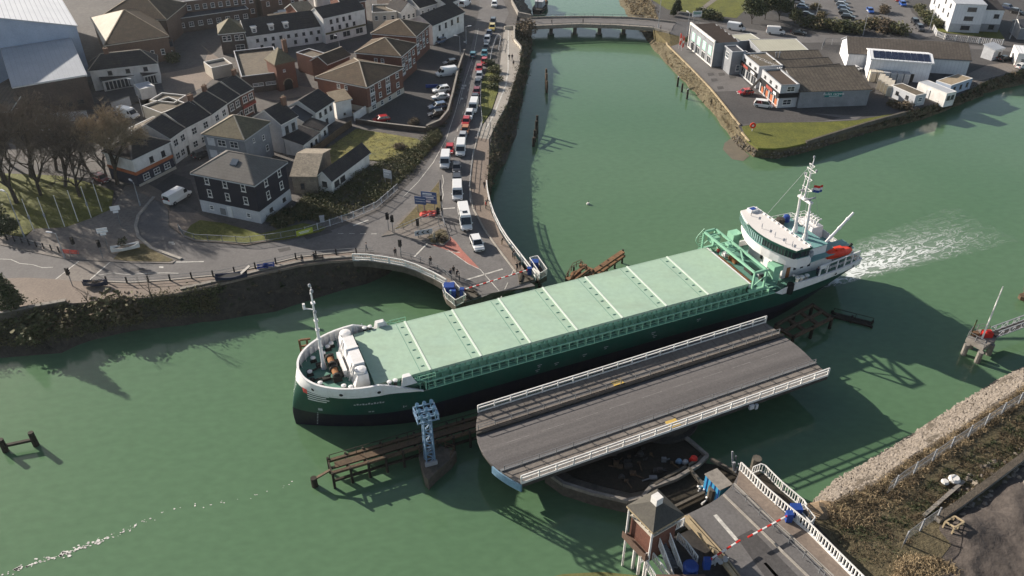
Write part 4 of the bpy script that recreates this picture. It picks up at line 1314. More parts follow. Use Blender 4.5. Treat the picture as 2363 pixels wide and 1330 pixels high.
L2 = lambda x, y, z: tuple(at(x, y, z) - so_)
p = MB()
pts = [L2(x, y, 1.7) for x, y in ((1470, 1150), (1520, 1122), (1620, 1068), (1700, 1080), (1720, 1110), (1650, 1180), (1570, 1225), (1500, 1200))]
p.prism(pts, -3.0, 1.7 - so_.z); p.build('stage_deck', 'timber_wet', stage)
for a, b in (((1510, 1120), (1612, 1062)), ((1583, 1075), (1632, 1130)), ((1555, 1172), (1625, 1138)), ((1640, 1060), (1712, 1100))):
	p = MB(); p.bar(L2(*a, 2.2), L2(*b, 2.2), .35, .5); p.build('edge_beam', 'concrete_dark', stage)
r = random.Random(4)
for i in range(16):
	x, y = r.uniform(1612, 1645), r.uniform(1118, 1158)
	q = Vector(L2(x, y, 1.9))
	p = MB(); p.tube(q, q + Vector((r.uniform(-1, 1), r.uniform(-1, 1), r.uniform(.1, .9))), .14, .14, 6)
	p.build('pipe', r.choice(['grey_paint', 'steel_grey', 'white_paint']), stage)
for i in range(9):
	x, y = r.uniform(1690, 1706), r.uniform(1060, 1092)
	q = Vector(L2(x, y, 2.0))
	p = MB(); p.tube(q, q + Vector((r.uniform(-.5, .6), r.uniform(-.5, .6), r.uniform(.6, 2.2))), .12, .12, 6)
	p.build('pipe', 'grey_paint', stage)
bt = at(1629, 1092, 5.0)
be = at(1663, 1127, 5.0)
bs = at(1651, 1077, 5.0)
hd = heading(bt, be)
bl_ = (be - bt).length
bd_ = (bs - bt).length
bx = thing('machinery_cabin', 'bright blue machinery box with a rusty flat roof on the dark stage', 'cabin', (bt.x, bt.y, 1.7), hd)
p = MB(); p.box(0, bl_, 0, bd_, 0, 3.0); p.build('cabin_body', 'blue_paint', bx)
p = MB(); p.box(-.1, bl_ + .1, -.1, bd_ + .1, 3.0, 3.15); p.build('roof', 'concrete', bx)
p = MB()
for k in range(4):
	p.box(.4 + k * bl_ / 4, .4 + k * bl_ / 4 + .12, -.06, 0, .1, 2.9)
p.build('panel_rib', 'royal_blue', bx)
p = MB(); p.box(bl_ * .35, bl_ * .6, -.08, .0, .4, 1.0); p.build('louvre', 'steel_dark', bx)
appr = thing('bridge_approach', 'curved road approach on the town side with white railings ending at the gap', 'bridge approach', at(1100, 640, 0))
ao = appr.location.copy()
A_ = lambda x, y, z=G: tuple(at(x, y, z) - ao)
DK = [(815, 603), (850, 604), (892, 610), (930, 617), (960, 627), (1000, 645), (1030, 662), (1052, 680), (1075, 698), (1110, 687), (1135, 677), (1165, 666), (1194, 657), (1235, 650), (1210, 622), (1190, 592), (1155, 538), (1110, 540), (900, 570), (830, 590)]
p = MB(); p.prism([A_(x, y, G - .02) for x, y in DK], G - 1.1, G - .02, 0, True, 1); p.build('approach_deck', ['asphalt', 'concrete_dark'], appr)
sp = [(814, 600), (850, 602), (892, 608), (930, 615), (960, 625), (1000, 643), (1030, 660), (1052, 678), (1074, 696), (1082, 688), (1068, 668), (1038, 645), (985, 620), (927, 601), (863, 589), (814, 585)]
p = MB(); p.prism([A_(x, y, G + .13) for x, y in sp], G - .2, G + .13, 0, False); p.build('footway', 'paving', appr)
p = MB()
p.prism([A_(x, y, G + .15) for x, y in ((1074, 694), (1108, 683), (1092, 664), (1062, 668))], G - .2, G + .15); p.build('end_plate', 'concrete_dark', appr)
p = MB()
p.prism([A_(x, y, G + .15) for x, y in ((1198, 655), (1234, 646), (1213, 624), (1194, 630))], G - .2, G + .15); p.build('end_plate', 'concrete_dark', appr)
for a, b in (((1100, 676), (1070, 668)), ((1105, 684), (1082, 662)), ((1088, 690), (1060, 672)), ((1200, 650), (1205, 632)), ((1225, 648), (1204, 630))):
	p = MB(); p.bar(A_(*a, G + .25), A_(*b, G + .25), .3, .2)
	p.build('joint_cover', 'timber_wet', appr)
RL = [(815, 601), (850, 602), (892, 608), (930, 615), (960, 625), (1000, 643), (1030, 660)]
p = MB()
P = [A_(x, y, G) for x, y in RL]
rails(p, P, 1.25, 3.2, .2, .18, (1.0, .45))
for a, b in zip(P, P[1:]):
	p.bar(Vector(a) + Vector((0, 0, -.05)), Vector(b) + Vector((0, 0, -.05)), .25, .5)
po = p.build('parapet', 'white_paint', appr)
p = MB(); pickets(p, P, 1.2, .3, .07); p.build('infill_bars', 'white_paint', po)
RE = [(1236, 647), (1213, 616), (1190, 586), (1170, 560), (1155, 536), (1140, 505), (1131, 478), (1125, 450), (1123, 430)]
p = MB()
P = [A_(x, y, G) for x, y in RE]
rails(p, P, 1.3, 3.0, .16, .14, (1.0, .5))
po = p.build('parapet', 'white_paint', appr)
p = MB(); pickets(p, P, 1.15, .3, .06); p.build('infill_bars', 'white_paint', po)
p = MB(); p.box(-.9, .9, -.06, .06, 0, 1.4); p.build('notice_board', 'white_paint', appr, loc=A_(1238, 640, G + .2), rz=R(-55))
p = MB()
rails(p, [A_(x, y, G + .1) for x, y in ((925, 592), (960, 600), (1000, 618), (1022, 630), (1042, 648))], 1.0, 2.0, .09, .07, (1.0, .5))
p.build('guard_rail', 'steel_grey', appr)
for x, y in ((900, 616), (980, 640), (1050, 690), (1150, 680), (1215, 660)):
	q = A_(x, y, 0)
	p = MB(); p.tube((q[0], q[1] + 2.5, -1.5), (q[0], q[1] + 2.5, G - 1.1), .7, .7, 10); p.build('column', 'concrete_dark', appr)
def side_platform(name, label, px, z, rail_h, machine):
	o = at(*px[0], z)
	t_ = thing(name, label, 'platform', o)
	l = lambda x, y, zz=z: tuple(at(x, y, zz) - o)
	p = MB(); p.prism([l(*q) for q in px], -1.0, 0); p.build('platform_floor', 'concrete_dark', t_)
	p = MB(); P = [l(*q) for q in px] + [l(*px[0])]
	rails(p, P, rail_h, 1.6, .12, .1, (1.0, .1))
	po = p.build('railing', 'white_paint', t_)
	p = MB(); pickets(p, P, rail_h, .25, .06); p.build('infill_bars', 'white_paint', po)
	for q in (px[0], px[2]):
		p = MB(); a = l(*q); p.tube((a[0], a[1], -5.5), (a[0], a[1], -.9), .3, .3, 8); p.build('pile', 'timber_wet', t_)
	for (x, y, w_, d_, h_, m) in machine:
		a = l(x, y)
		p = MB(); p.box(a[0] - w_ / 2, a[0] + w_ / 2, a[1] - d_ / 2, a[1] + d_ / 2, 0, h_); p.box(a[0] - w_ * .3, a[0] + w_ * .3, a[1] - d_ * .7, a[1] + d_ * .7, 0, h_ * .6)
		p.build('barrier_motor', m, t_)
	return t_
side_platform('barrier_platform', 'white railed platform with a big blue barrier motor left of the town approach', [(1052, 708), (1076, 696), (1048, 665), (1022, 672), (1030, 690)], G - .3, 1.3, ((1037, 674, 1.7, 1.5, 1.4, 'royal_blue'), (1046, 683, .9, .9, 1.2, 'royal_blue'), (1040, 686, .3, .3, 1.3, 'blue_light')))
side_platform('barrier_platform', 'white railed platform with a small blue motor right of the town approach', [(1246, 646), (1262, 636), (1240, 605), (1222, 610)], G - .3, 1.3, ((1234, 617, 1.2, 1.2, 1.3, 'royal_blue'),))
def barrier(name, label, a, b, m2, n, z=G, r_=.075):
	pa, pb = at(*a, z), at(*b, z)
	t_ = thing(name, label, 'barrier', pa)
	d = pb - pa
	p = MB()
	for k in range(n):
		q0, q1 = d * (k / n), d * ((k + 1) / n)
		p.bar(q0, q1, r_ * 2, r_ * 2, k % 2)
	p.build('barrier_arm', [m2, 'white_paint'], t_)
	p = MB(); p.box(-.35, .35, -.35, .35, -1.0, .35); p.build('arm_pivot', 'royal_blue', t_)
	return t_
barrier('road_barrier', 'lowered dark red and white barrier arm across the town approach', (1066, 670), (1138, 648), 'red_paint', 9, G + 1.05)
barrier('road_barrier', 'lowered red and white barrier arm hinged at the town side right-hand platform', (1222, 622), (1140, 647.5), 'red_paint', 10, G + 1.05)
NZ = 5.0
nap = thing('bridge_approach', 'near road approach with white picket railing leading down from the control tower', 'bridge approach', at(1780, 1240, 0))
no = nap.location.copy()
K = lambda x, y, z=NZ: tuple(at(x, y, z) - no)
ND = [(1579, 1190), (1605, 1178), (1637, 1162), (1655, 1151), (1671, 1138), (1684, 1126), (1694, 1114), (1702, 1098), (1707, 1082), (1755, 1130), (1818, 1190), (1864, 1228), (1965, 1330), (2060, 1425), (1800, 1500), (1697, 1335), (1651, 1275)]
p = MB(); p.prism([K(x, y, NZ) for x, y in ND], NZ - 1.3, NZ, 0, True, 1); p.build('approach_deck', ['asphalt', 'concrete_dark'], nap)
p = MB(); p.prism([K(x, y, NZ + .14) for x, y in ((1707, 1084), (1755, 1132), (1818, 1192), (1864, 1230), (1965, 1332), (2040, 1410), (2010, 1430), (1925, 1330), (1830, 1240), (1760, 1176), (1700, 1116))], NZ - .1, NZ + .14); p.build('footway', 'paving', nap)
p = MB()
for L_ in ([(1694, 1117), (1755, 1175), (1828, 1241), (1922, 1330), (2005, 1425)], [(1670, 1142), (1730, 1200), (1800, 1268), (1880, 1345)]):
	for a, b in zip(L_, L_[1:]):
		p.bar(K(*a, NZ + .1), K(*b, NZ + .1), .22, .24)
p.build('kerb', 'kerb_stone', nap)
p = MB()
for a, b in zip([(1579, 1193), (1651, 1273), (1697, 1333)], [(1651, 1273), (1697, 1333), (1760, 1420)]):
	p.bar(K(*a, NZ + .2), K(*b, NZ + .2), .45, .4)
	p.bar(K(a[0] + 9, a[1] - 3, NZ + .1), K(b[0] + 9, b[1] - 3, NZ + .1), .2, .3)
p.build('edge_girder', 'timber_pale', nap)
p = MB()
q = [K(x, y, NZ + .02) for x, y in ((1646, 1190), (1654, 1187), (1704, 1245), (1697, 1249))]
p.add(q, [(0, 3, 2, 1)])
p.add([K(x, y, NZ + .02) for x, y in ((1762, 1300), (1768, 1298), (1820, 1355), (1812, 1358))], [(0, 3, 2, 1)])
p.build('lane_marking', 'marking', nap)
p = MB()
p.prism([K(x, y, NZ + .02) for x, y in ((1700, 1240), (1735, 1222), (1990, 1480), (1900, 1520))], NZ, NZ + .02, 0, False); p.build('surface_patch', 'asphalt_dark', nap)
NR = [(1707, 1086), (1755, 1134), (1770, 1148), (1818, 1189), (1864, 1227), (1965, 1328), (2060, 1422)]
p = MB(); P = [K(x, y, NZ + .1) for x, y in NR]
rails(p, P, 1.35, 3.0, .18, .13, (1.0, .14))
for a, b in zip(P[3:], P[4:]):
	p.bar(Vector(a) + Vector((0, 0, 0)), Vector(b), .35, .3)
po = p.build('parapet', 'white_paint', nap)
p = MB(); pickets(p, P, 1.35, .42, .14); p.build('infill_bars', 'white_paint', po)
p = MB(); P = [K(x, y, NZ - .8) for x, y in ((1735, 1095), (1752, 1088), (1762, 1092), (1800, 1130), (1850, 1172), (1856, 1182))]
rails(p, P, 1.3, 2.4, .14, .12, (1.0, .1))
po = p.build('outer_railing', 'white_paint', nap)
p = MB(); pickets(p, P, 1.3, .35, .08); p.build('infill_bars', 'white_paint', po)
p = MB(); p.prism([K(x, y, NZ - .9) for x, y in ((1720, 1092), (1752, 1090), (1764, 1094), (1800, 1132), (1850, 1174), (1870, 1205), (1860, 1222), (1815, 1190), (1757, 1136))], NZ - 1.5, NZ - .9); p.build('service_walk', 'timber_wet', nap)
p = MB()
rails(p, [K(x, y, NZ + .15) for x, y in ((1690, 1130), (1755, 1195), (1820, 1255), (1900, 1335))], .95, 2.2, .07, .05, (1.0, .5)); p.build('guard_rail', 'steel_grey', nap)
for x, y in ((1640, 1190), (1720, 1150), (1800, 1230), (1700, 1290), (1740, 1120)):
	q = K(x, y, 0); p = MB(); p.tube((q[0], q[1] + 1, -1.5), (q[0], q[1] + 1, NZ - 1.2), .6, .6, 9); p.build('column', 'concrete_dark', nap)
side_platform('barrier_platform', 'white railed ledge with a blue barrier motor beside the near approach', [(1866, 1222), (1876, 1210), (1850, 1180), (1836, 1188)], NZ - .4, 1.2, ((1832, 1192, 1.2, 1.0, 1.7, 'royal_blue'), (1850, 1196, .8, .8, 1.0, 'steel_dark')))
barrier('road_barrier', 'lowered red and white barrier arm hinged at the blue motor of the near approach', (1822, 1188), (1726, 1240), 'red_paint', 9, NZ + 1.1, .085)
barrier('road_barrier', 'lowered red and white barrier arm rising from beside the control tower stairs', (1632, 1296), (1708, 1247), 'red_paint', 7, NZ + 1.1, .085)
mat('tower_slate', (.088, .082, .070), (.060, .056, .048), sc=.6, fine=.25, stain=((.15, .14, .11), .6, (1, 1, 1), .5))
CZ = 10.0
ca, cb, cc = at(1507, 1230, CZ), at(1579, 1188, CZ), at(1452, 1164, CZ)
ch_ = heading(ca, cb)
cw, cd = (cb - ca).length, abs((cc - ca).dot(Vector((-math.sin(ch_), math.cos(ch_), 0))))
tw = thing('control_tower', 'brown bridge control tower with a low pyramid roof standing on white posts', 'tower', (ca.x, ca.y, 0), ch_)
p = MB()
ov = .35
for k, (z0, z1, ins) in enumerate(((4.6, 8.6, .45), )):
	p.box(ins, cw - ins, ins, cd - ins, z0, z1)
wo = p.build('wall', 'brick_red', tw)
p = MB(); p.box(.6, cw - .6, .6, cd - .6, 8.6, 9.75); gl = p.build('window_band', 'glass', tw)
p = MB()
for i in range(6):
	for (x, y) in ((.57 + (cw - 1.14) * i / 5, .57), (.57 + (cw - 1.14) * i / 5, cd - .57), (.57, .57 + (cd - 1.14) * i / 5), (cw - .57, .57 + (cd - 1.14) * i / 5)):
		p.bar((x, y, 8.55), (x, y, 9.8), .1)
p.build('window_mullion', 'white_paint', gl)
p = MB(); p.box(.35, cw - .35, .35, cd - .35, 8.48, 8.62); p.build('sill', 'render_cream', tw)
p = MB()
z = CZ - .2
p.add([(0, 0, z), (cw, 0, z), (cw, cd, z), (0, cd, z), (0, 0, z + .22), (cw, 0, z + .22), (cw, cd, z + .22), (0, cd, z + .22), (cw / 2, cd / 2, z + 1.75)], [(3, 2, 1, 0), (0, 1, 5, 4), (1, 2, 6, 5), (2, 3, 7, 6), (3, 0, 4, 7), (4, 5, 8), (5, 6, 8), (6, 7, 8), (7, 4, 8)])
rf_ = p.build('roof', 'tower_slate', tw)
p = MB(); p.box(cw / 2 - .45, cw / 2 + .45, cd / 2 - .45, cd / 2 + .45, z + 1.4, z + 2.4); p.build('roof_vent', 'white_paint', rf_)
p = MB()
for a, b in (((0, 0), (cw, 0)), ((0, cd), (0, 0)), ((cw, 0), (cw, cd))):
	p.bar((*a, z + .05), (*b, z + .05), .08, .2)
p.build('fascia', 'timber_pale', rf_)
p = MB(); p.box(-.4, .45, .2, cd - .2, 5.3, 5.6); p.box(-.4, -.3, .2, cd - .2, 5.6, 6.3); p.build('side_ledge', 'brick_brown', tw)
for x, y, h in ((.25, .3, 9.8), (.15, cd - .3, 9.8), (cw - .4, .4, 5), (cw - .4, cd - .4, 5)):
	p = MB(); p.tube((x, y, -1.5), (x, y, h), .13, .13, 7); p.build('post', 'white_paint', tw)
for y in (1.2, cd / 2, cd - 1.2):
	p = MB(); p.tube((.9, y, -1.5), (.9, y, 4.6), .2, .2, 7); p.build('post', 'white_paint', tw)
p = MB(); p.box(.5, cw - .5, .5, cd - .5, 4.3, 4.6); p.build('tower_floor', 'timber_wet', tw)
stz = thing('access_stair', 'white railed stairs and landing climbing to the control tower door', 'stairs', at(1560, 1270, 0))
s0 = stz.location.copy()
J = lambda x, y, z: tuple(at(x, y, z) - s0)
p = MB(); p.prism([J(x, y, 6.4) for x, y in ((1508, 1232), (1575, 1196), (1582, 1218), (1540, 1240), (1520, 1252))], 6.2, 6.4); p.build('landing', 'timber_wet', stz)
p = MB(); p.prism([J(x, y, 4.4) for x, y in ((1540, 1245), (1610, 1215), (1660, 1290), (1720, 1400), (1600, 1420), (1560, 1330))], 4.1, 4.4); p.build('lower_deck', 'steel_dark', stz)
a0, a1 = Vector(J(1520, 1243, 6.3)), Vector(J(1572, 1345, 3.4))
p = MB()
n = 16
sd = Vector((a1 - a0)).cross(Vector((0, 0, 1))).normalized()
for k in range(n):
	c = a0.lerp(a1, k / n)
	p.box(c.x - .55, c.x + .55, c.y - .2, c.y + .12, c.z - .08, c.z)
p.build('stair_tread', 'steel_grey', stz)
for path_, h in (([(1510, 1236, 6.4), (1520, 1262, 6.2), (1535, 1300, 4.8), (1552, 1345, 3.4)], 1.3), ([(1576, 1214, 6.4), (1538, 1236, 6.4), (1548, 1262, 5.6), (1573, 1330, 3.6)], 1.3), ([(1562, 1246, 4.5), (1583, 1268, 4.5), (1607, 1300, 4.5)], 1.2), ([(1478, 1300, 4.4), (1500, 1288, 4.4), (1490, 1310, 4.0), (1512, 1345, 3.4)], 1.2), ([(1505, 1292, 4.4), (1530, 1325, 4.0), (1548, 1350, 3.6)], 1.2)):
	P = [J(*q) for q in path_]
	p = MB(); rails(p, P, h, 1.4, .13, .11, (1.0, .1)); po = p.build('stair_railing', 'white_paint', stz)
	p = MB(); pickets(p, P, h, .24, .07); p.build('infill_bars', 'white_paint', po)
p = MB(); p.lathe(J(1592, 1318, 4.4), [(.85, 0), (.85, .9), (.6, 1.15)], 12); tag(p.build('tank', 'royal_blue', None, loc=s0), 'squat blue tank on the dark deck below the tower stairs', 'tank')
p = MB(); q = J(1580, 1333, 5.2); p.box(q[0] - 3, q[0] + 2.2, q[1] - .3, q[1] + .3, -.1, .1); p.build('edge_beam', 'brick_brown', stz, loc=(0, 0, q[2]))
tl = thing('signal_lamp_stack', 'small dark signal lamps on a bracket by the near barrier', 'signal', at(1650, 1302, NZ))
p = MB()
for k in range(5):
	p.tube((.5 * k - 1, .1 * k, .4 + .25 * (k % 3)), (.5 * k - 1, .1 * k - .5, .5 + .25 * (k % 3)), .22, .28, 8)
p.bar((-1.3, 0, .3), (1.5, .4, .5), .15); p.bar((0, 0, -.2), (0, 0, .6), .15)
p.build('lamp_cluster', 'grey_paint', tl)
fbz = 3.7
fb_ = thing('road_bridge', 'low grey concrete road bridge with slim piers crossing the river at the top', 'bridge', at(1360, 55, 0))
fo = fb_.location.copy()
F = lambda x, y, z: tuple(at(x, y, z) - fo)
FS = [(1130, 47), (1190, 58), (1218, 62.5), (1275, 60), (1333, 57.5), (1420, 60), (1508, 66), (1545, 76)]
FN = [(1560, 52), (1500, 45), (1446, 41), (1360, 39), (1270, 40), (1225, 42), (1195, 40), (1150, 32)]
p = MB(); p.prism([F(x, y, fbz) for x, y in FS + FN], fbz - .9, fbz); p.build('bridge_deck', 'concrete', fb_)
p = MB(); p.prism([F(x, y, fbz + .05) for x, y in [(1130, 43), (1190, 54), (1218, 57.5), (1333, 53), (1420, 55), (1508, 61), (1550, 70), (1556, 56), (1500, 49), (1446, 45), (1360, 43), (1270, 44), (1195, 43), (1150, 36)]], fbz, fbz + .05); p.build('roadway', 'asphalt', fb_)
p = MB()
for a, b in zip(FS, FS[1:]):
	p.bar(F(*a, fbz + .25), F(*b, fbz + .25), .35, .6)
po = p.build('parapet', 'concrete', fb_)
p = MB(); rails(p, [F(x, y, fbz + .5) for x, y in FS[1:-1]], .8, 3, .1, .08, (1,)); p.build('handrail', 'steel_grey', po)
p = MB()
for a, b in zip(FN, FN[1:]):
	p.bar(F(*a, fbz + .25), F(*b, fbz + .25), .35, .6)
po = p.build('parapet', 'concrete', fb_)
p = MB(); rails(p, [F(x, y, fbz + .5) for x, y in FN[1:-1]], .9, 3, .1, .08, (1,)); p.build('handrail', 'steel_grey', po)
for px in (1272, 1327, 1384, 1440):
	p = MB()
	a, b = Vector(F(px, 64, 2.2)), Vector(F(px, 46, 2.2))
	p.bar((a.x, a.y, .6), (b.x, b.y, .6), 1.1, 4.4); p.bar((a.x, a.y, 2.45), (b.x, b.y, 2.45), 2.2, .7)
	p.build('bridge_pier', 'concrete_dark', fb_)
p = MB(); p.add([at(1508, 67, fbz + .02), at(1545, 78, fbz), at(1600, 92, N + .04), at(1612, 52, N + .04), at(1560, 50, fbz), at(1500, 46, fbz + .02)], [(0, 1, 4, 5), (1, 2, 3, 4)]); p.build('ramp_road', 'asphalt', kind='structure')
p = MB(); p.add([at(1508, 67, fbz), at(1545, 78, fbz), at(1600, 92, N), at(1548, 108, N), at(1505, 92, .5)], [(4, 3, 2, 1, 0)]); p.build('embankment', 'grass_dry', kind='structure')
p = MB(); p.add([at(1148, 54, G + .03), at(1222, 58, fbz + .07), at(1222, 45, fbz + .07), at(1148, 37, G + .03)], [(0, 1, 2, 3)]); p.build('ramp_road', 'asphalt', kind='structure')
def fender_pier(name, label, edge_a, edge_b, width, z, posts, m, mtop, cat='fender'):
	a, b = at(*edge_a, z), at(*edge_b, z)
	d = b - a
	L = d.length
	t_ = thing(name, label, cat, (a.x, a.y, 0), heading(a, b))
	for k, y in enumerate((0, width)):
		p = MB(); p.box(0, L, y - .2, y + .2, z - .35, z); p.build('waling', mtop, t_)
		p = MB(); p.box(0, L, y - .15, y + .15, z - 1.7, z - 1.4); p.build('waling', m, t_)
	n = int(L / posts)
	for k in range(n + 1):
		for y in (0, width):
			x = L * k / n
			p = MB(); p.tube((x, y + (.28 if y else -.28), -2), (x, y + (.28 if y else -.28), z + .15), .2, .18, 6); p.build('pile', m, t_)
	for k in range(n):
		x = L * k / n
		p = MB(); p.box(x - .1, x + .1, .2, width - .2, z - .3, z - .1)
		p.build('cross_beam', m, t_)
	p = MB(); p.box(.6, L * .98, width * .3, width * .75, z - .12, z - .04); p.build('walk_boards', mtop, t_)
	p = MB(); rails(p, [(.2, width - .1, z), (L, width - .1, z)], .9, 3.4, .09, .07, (1.0,)); p.build('handrail', m, t_)
	return t_
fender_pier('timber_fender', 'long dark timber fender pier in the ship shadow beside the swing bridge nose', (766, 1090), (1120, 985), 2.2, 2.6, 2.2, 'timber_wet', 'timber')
d_ = thing('mooring_pile', 'single stump pile joined by a sloping plank to the timber fender', 'pile', at(727, 1122, 0))
p = MB(); p.tube((0, 0, -2), (0, 0, 1.5), .42, .4, 9); p.build('pile', 'timber_wet', d_)
p = MB(); v = at(762, 1085, 2.2) - at(727, 1122, 0); p.bar((0, 0, 1.2), v, .35, .18); p.build('plank', 'timber', d_)
o = at(1820, 770, 1.8)
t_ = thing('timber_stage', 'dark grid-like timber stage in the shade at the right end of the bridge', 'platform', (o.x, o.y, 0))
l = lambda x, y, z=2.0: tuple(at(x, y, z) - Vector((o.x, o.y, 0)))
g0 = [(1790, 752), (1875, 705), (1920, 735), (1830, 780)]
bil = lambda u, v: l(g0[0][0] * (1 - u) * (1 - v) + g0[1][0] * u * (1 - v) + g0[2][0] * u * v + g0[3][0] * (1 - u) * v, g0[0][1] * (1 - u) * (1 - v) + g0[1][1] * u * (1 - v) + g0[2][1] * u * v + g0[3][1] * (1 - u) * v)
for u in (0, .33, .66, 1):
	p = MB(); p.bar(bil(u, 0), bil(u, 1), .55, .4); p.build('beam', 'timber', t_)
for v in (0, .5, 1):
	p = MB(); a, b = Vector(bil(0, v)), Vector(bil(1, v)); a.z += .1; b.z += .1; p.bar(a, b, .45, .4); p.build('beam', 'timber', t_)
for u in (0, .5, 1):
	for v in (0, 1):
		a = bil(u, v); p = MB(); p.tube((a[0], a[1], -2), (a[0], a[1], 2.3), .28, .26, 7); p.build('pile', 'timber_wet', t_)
fender_pier('timber_fender', 'low half-sunk timber boom trailing right of the dark timber stage', (1918, 728), (2012, 752), 1.0, .3, 2.4, 'timber_wet', 'timber_wet')
o = at(1370, 620, 2)
t_ = thing('timber_fender', 'rust-brown broken timber fender showing behind the ship hatches', 'fender', (o.x, o.y, 0))
l = lambda x, y, z=2.4: tuple(at(x, y, z) - Vector((o.x, o.y, 0)))
for a, b, za, zb, w_ in (((1352, 640), (1437, 582), 2.4, 2.8, .9), ((1366, 643), (1440, 590), 1.4, 1.6, .6), ((1310, 648), (1352, 612), 2.6, 2.6, .5), ((1338, 612), (1384, 632), 2.4, 2.4, .6), ((1306, 645), (1345, 635), 2.2, 2.2, .5), ((1322, 650), (1360, 622), 2.9, 2.9, .3), ((1350, 612), (1372, 640), 2.5, 2.5, .35)):
	p = MB(); p.bar(l(*a, za), l(*b, zb), w_, .4); p.build('timber_beam', 'timber_rust', t_)
for q in ((1437, 586), (1420, 598), (1402, 610), (1385, 622), (1368, 634), (1310, 640), (1324, 626), (1340, 614), (1306, 655)):
	a = l(*q, 2); p = MB(); p.tube((a[0], a[1], -2), (a[0], a[1], 2.9), .2, .18, 6); p.build('pile', 'timber_wet', t_)
p = MB(); p.prism([l(x, y, 2.5) for x, y in ((1312, 646), (1345, 636), (1336, 622), (1318, 628))], 2.2, 2.5); p.build('planking', 'timber_rust', t_)
p = MB(); rails(p, [l(*q, 2.6) for q in ((1305, 648), (1322, 620), (1340, 612), (1352, 628))], 1.1, 1.6, .09, .08, (1, .5)); p.build('handrail', 'timber', t_)
o = at(705, 800, 0)
t_ = thing('fender_frame', 'rusty timber frame peeping out beyond the white bow bulwark', 'fender', o)
l = lambda x, y, z: tuple(at(x, y, z) - o)
p = MB()
for a, b in (((693, 785, 4), (716, 782, 4)), ((693, 800, 4), (718, 796, 4)), ((697, 818, 4), (724, 806, 4))):
	p.bar(l(*a), l(*b), .25, .25)
for q in ((693, 800), (710, 797), (718, 812), (700, 826)):
	a = l(*q, 4); p.bar((a[0], a[1], -1), (a[0], a[1], 5.2), .25)
p.build('timber_frame', 'timber_rust', t_)
p = MB(); p.prism([l(x, y, 3.9) for x, y in ((696, 806), (716, 801), (726, 815), (703, 828))], 3.7, 3.9); p.build('planking', 'timber_rust', t_)
def pile_row(name, label, pts, r_, m, cat='piles', cross=True, group=None):
	o = at(*pts[0][:2], 0)
	t_ = thing(name, label, cat, o, group=group)
	tops = []
	for x, y, h in pts:
		a = at(x, y, 0) - o
		p = MB(); p.tube((a.x, a.y, -2), (a.x, a.y, h), r_, r_ * .85, 8); p.build('pile', m, t_)
		tops.append(Vector((a.x, a.y, h * .45)))
	if cross:
		for a, b in zip(tops, tops[1:]):
			p = MB(); p.bar(a, b, .4, .35); p.build('cross_timber', m, t_)
	return t_
pile_row('mooring_dolphin', 'dark H-shaped mooring dolphin of two posts joined by a beam, left of the ship', [(14, 1042, 2.2), (84, 1028, 2.4)], .42, 'timber_wet', 'dolphin')
pile_row('river_piles', 'weathered row of timber piles standing nearer the fixed road bridge', [(1262, 214, 3.2), (1261, 207, 2.2), (1261, 200, 3.6), (1260, 194, 4.2)], .32, 'timber', 'piles')
pile_row('river_piles', 'weathered row of timber piles standing midway between the two bridges', [(1231, 338, 2.2), (1234, 328, 3.0), (1237, 318, 4.2), (1239, 309, 4.6)], .36, 'timber_wet', 'piles')
for q, lab in (((1563, 200, 2.6), 'pale topped thin stump pile farthest up the spit shore'), ((1573, 213, 2.2), 'dark stump pile, middle of three off the spit shore'), ((1585, 229, 2.6), 'dark stump pile with a gull, nearest of three off the spit shore')):
	o = at(*q[:2], 0)
	t_ = thing('stump_pile', lab, 'pile', o, group='stump piles off the spit')
	p = MB(); p.tube((0, 0, -2), (0, 0, q[2]), .3, .26, 8); p.build('pile', 'timber_wet', t_)
	p = MB(); p.tube((0, 0, q[2]), (.05, 0, q[2] + .3), .24, .12, 8); p.build('pile_cap', 'render_pale' if q[0] != 1573 else 'timber', t_)
o = at(1357, 472, 0)
t_ = thing('river_debris', 'tiny white buoy floating alone in the middle of the green river', 'buoy', o)
p = MB(); p.ball((0, 0, .15), .35, 0, 8); p.build('float', 'render_white', t_)
p = MB(); p.tube((0, 0, .3), (.1, 0, .9), .05, .05, 5); p.build('stick', 'steel_dark', t_)
LZ = 1.8
o = at(992, 1064, LZ)
lp = thing('pier_base', 'dark triangular concrete pier carrying the blue lattice tower', 'pier', (o.x, o.y, 0))
l = lambda x, y, z=LZ: tuple(at(x, y, z) - Vector((o.x, o.y, 0)))
p = MB(); p.prism([l(x, y) for x, y in ((966, 1050), (984, 1034), (1010, 1026), (1053, 1042), (1040, 1060), (1010, 1085), (988, 1108), (980, 1100))], -2, LZ); p.build('pier_block', 'concrete_dark', lp)
p = MB(); rails(p, [l(x, y) for x, y in ((968, 1050), (986, 1036), (1010, 1028), (1050, 1042), (1040, 1058))], 1.0, 2, .09, .07, (1, .5)); p.build('handrail', 'timber', lp)
lt = thing('floodlight_tower', 'blue lattice floodlight tower with a square head of lamps by the ship', 'light tower', o, R(20))
TH = 7.9
legs = [(-.55, -.55), (.55, -.55), (.55, .55), (-.55, .55)]
for x, y in legs:
	p = MB(); p.bar((x, y, 0), (x * .85, y * .85, TH), .17); p.build('tower_leg', 'blue_tower', lt)
p = MB()
nb = 8
for k in range(nb):
	z0, z1 = TH * k / nb, TH * (k + 1) / nb
	for i in range(4):
		a, b = legs[i], legs[(i + 1) % 4]
		f0, f1 = 1 - .15 * z0 / TH, 1 - .15 * z1 / TH
		if k % 2:
			a, b = b, a
		p.bar((a[0] * f0, a[1] * f0, z0), (b[0] * f1, b[1] * f1, z1), .09)
		p.bar((a[0] * f1, a[1] * f1, z1), (b[0] * f1, b[1] * f1, z1), .09)
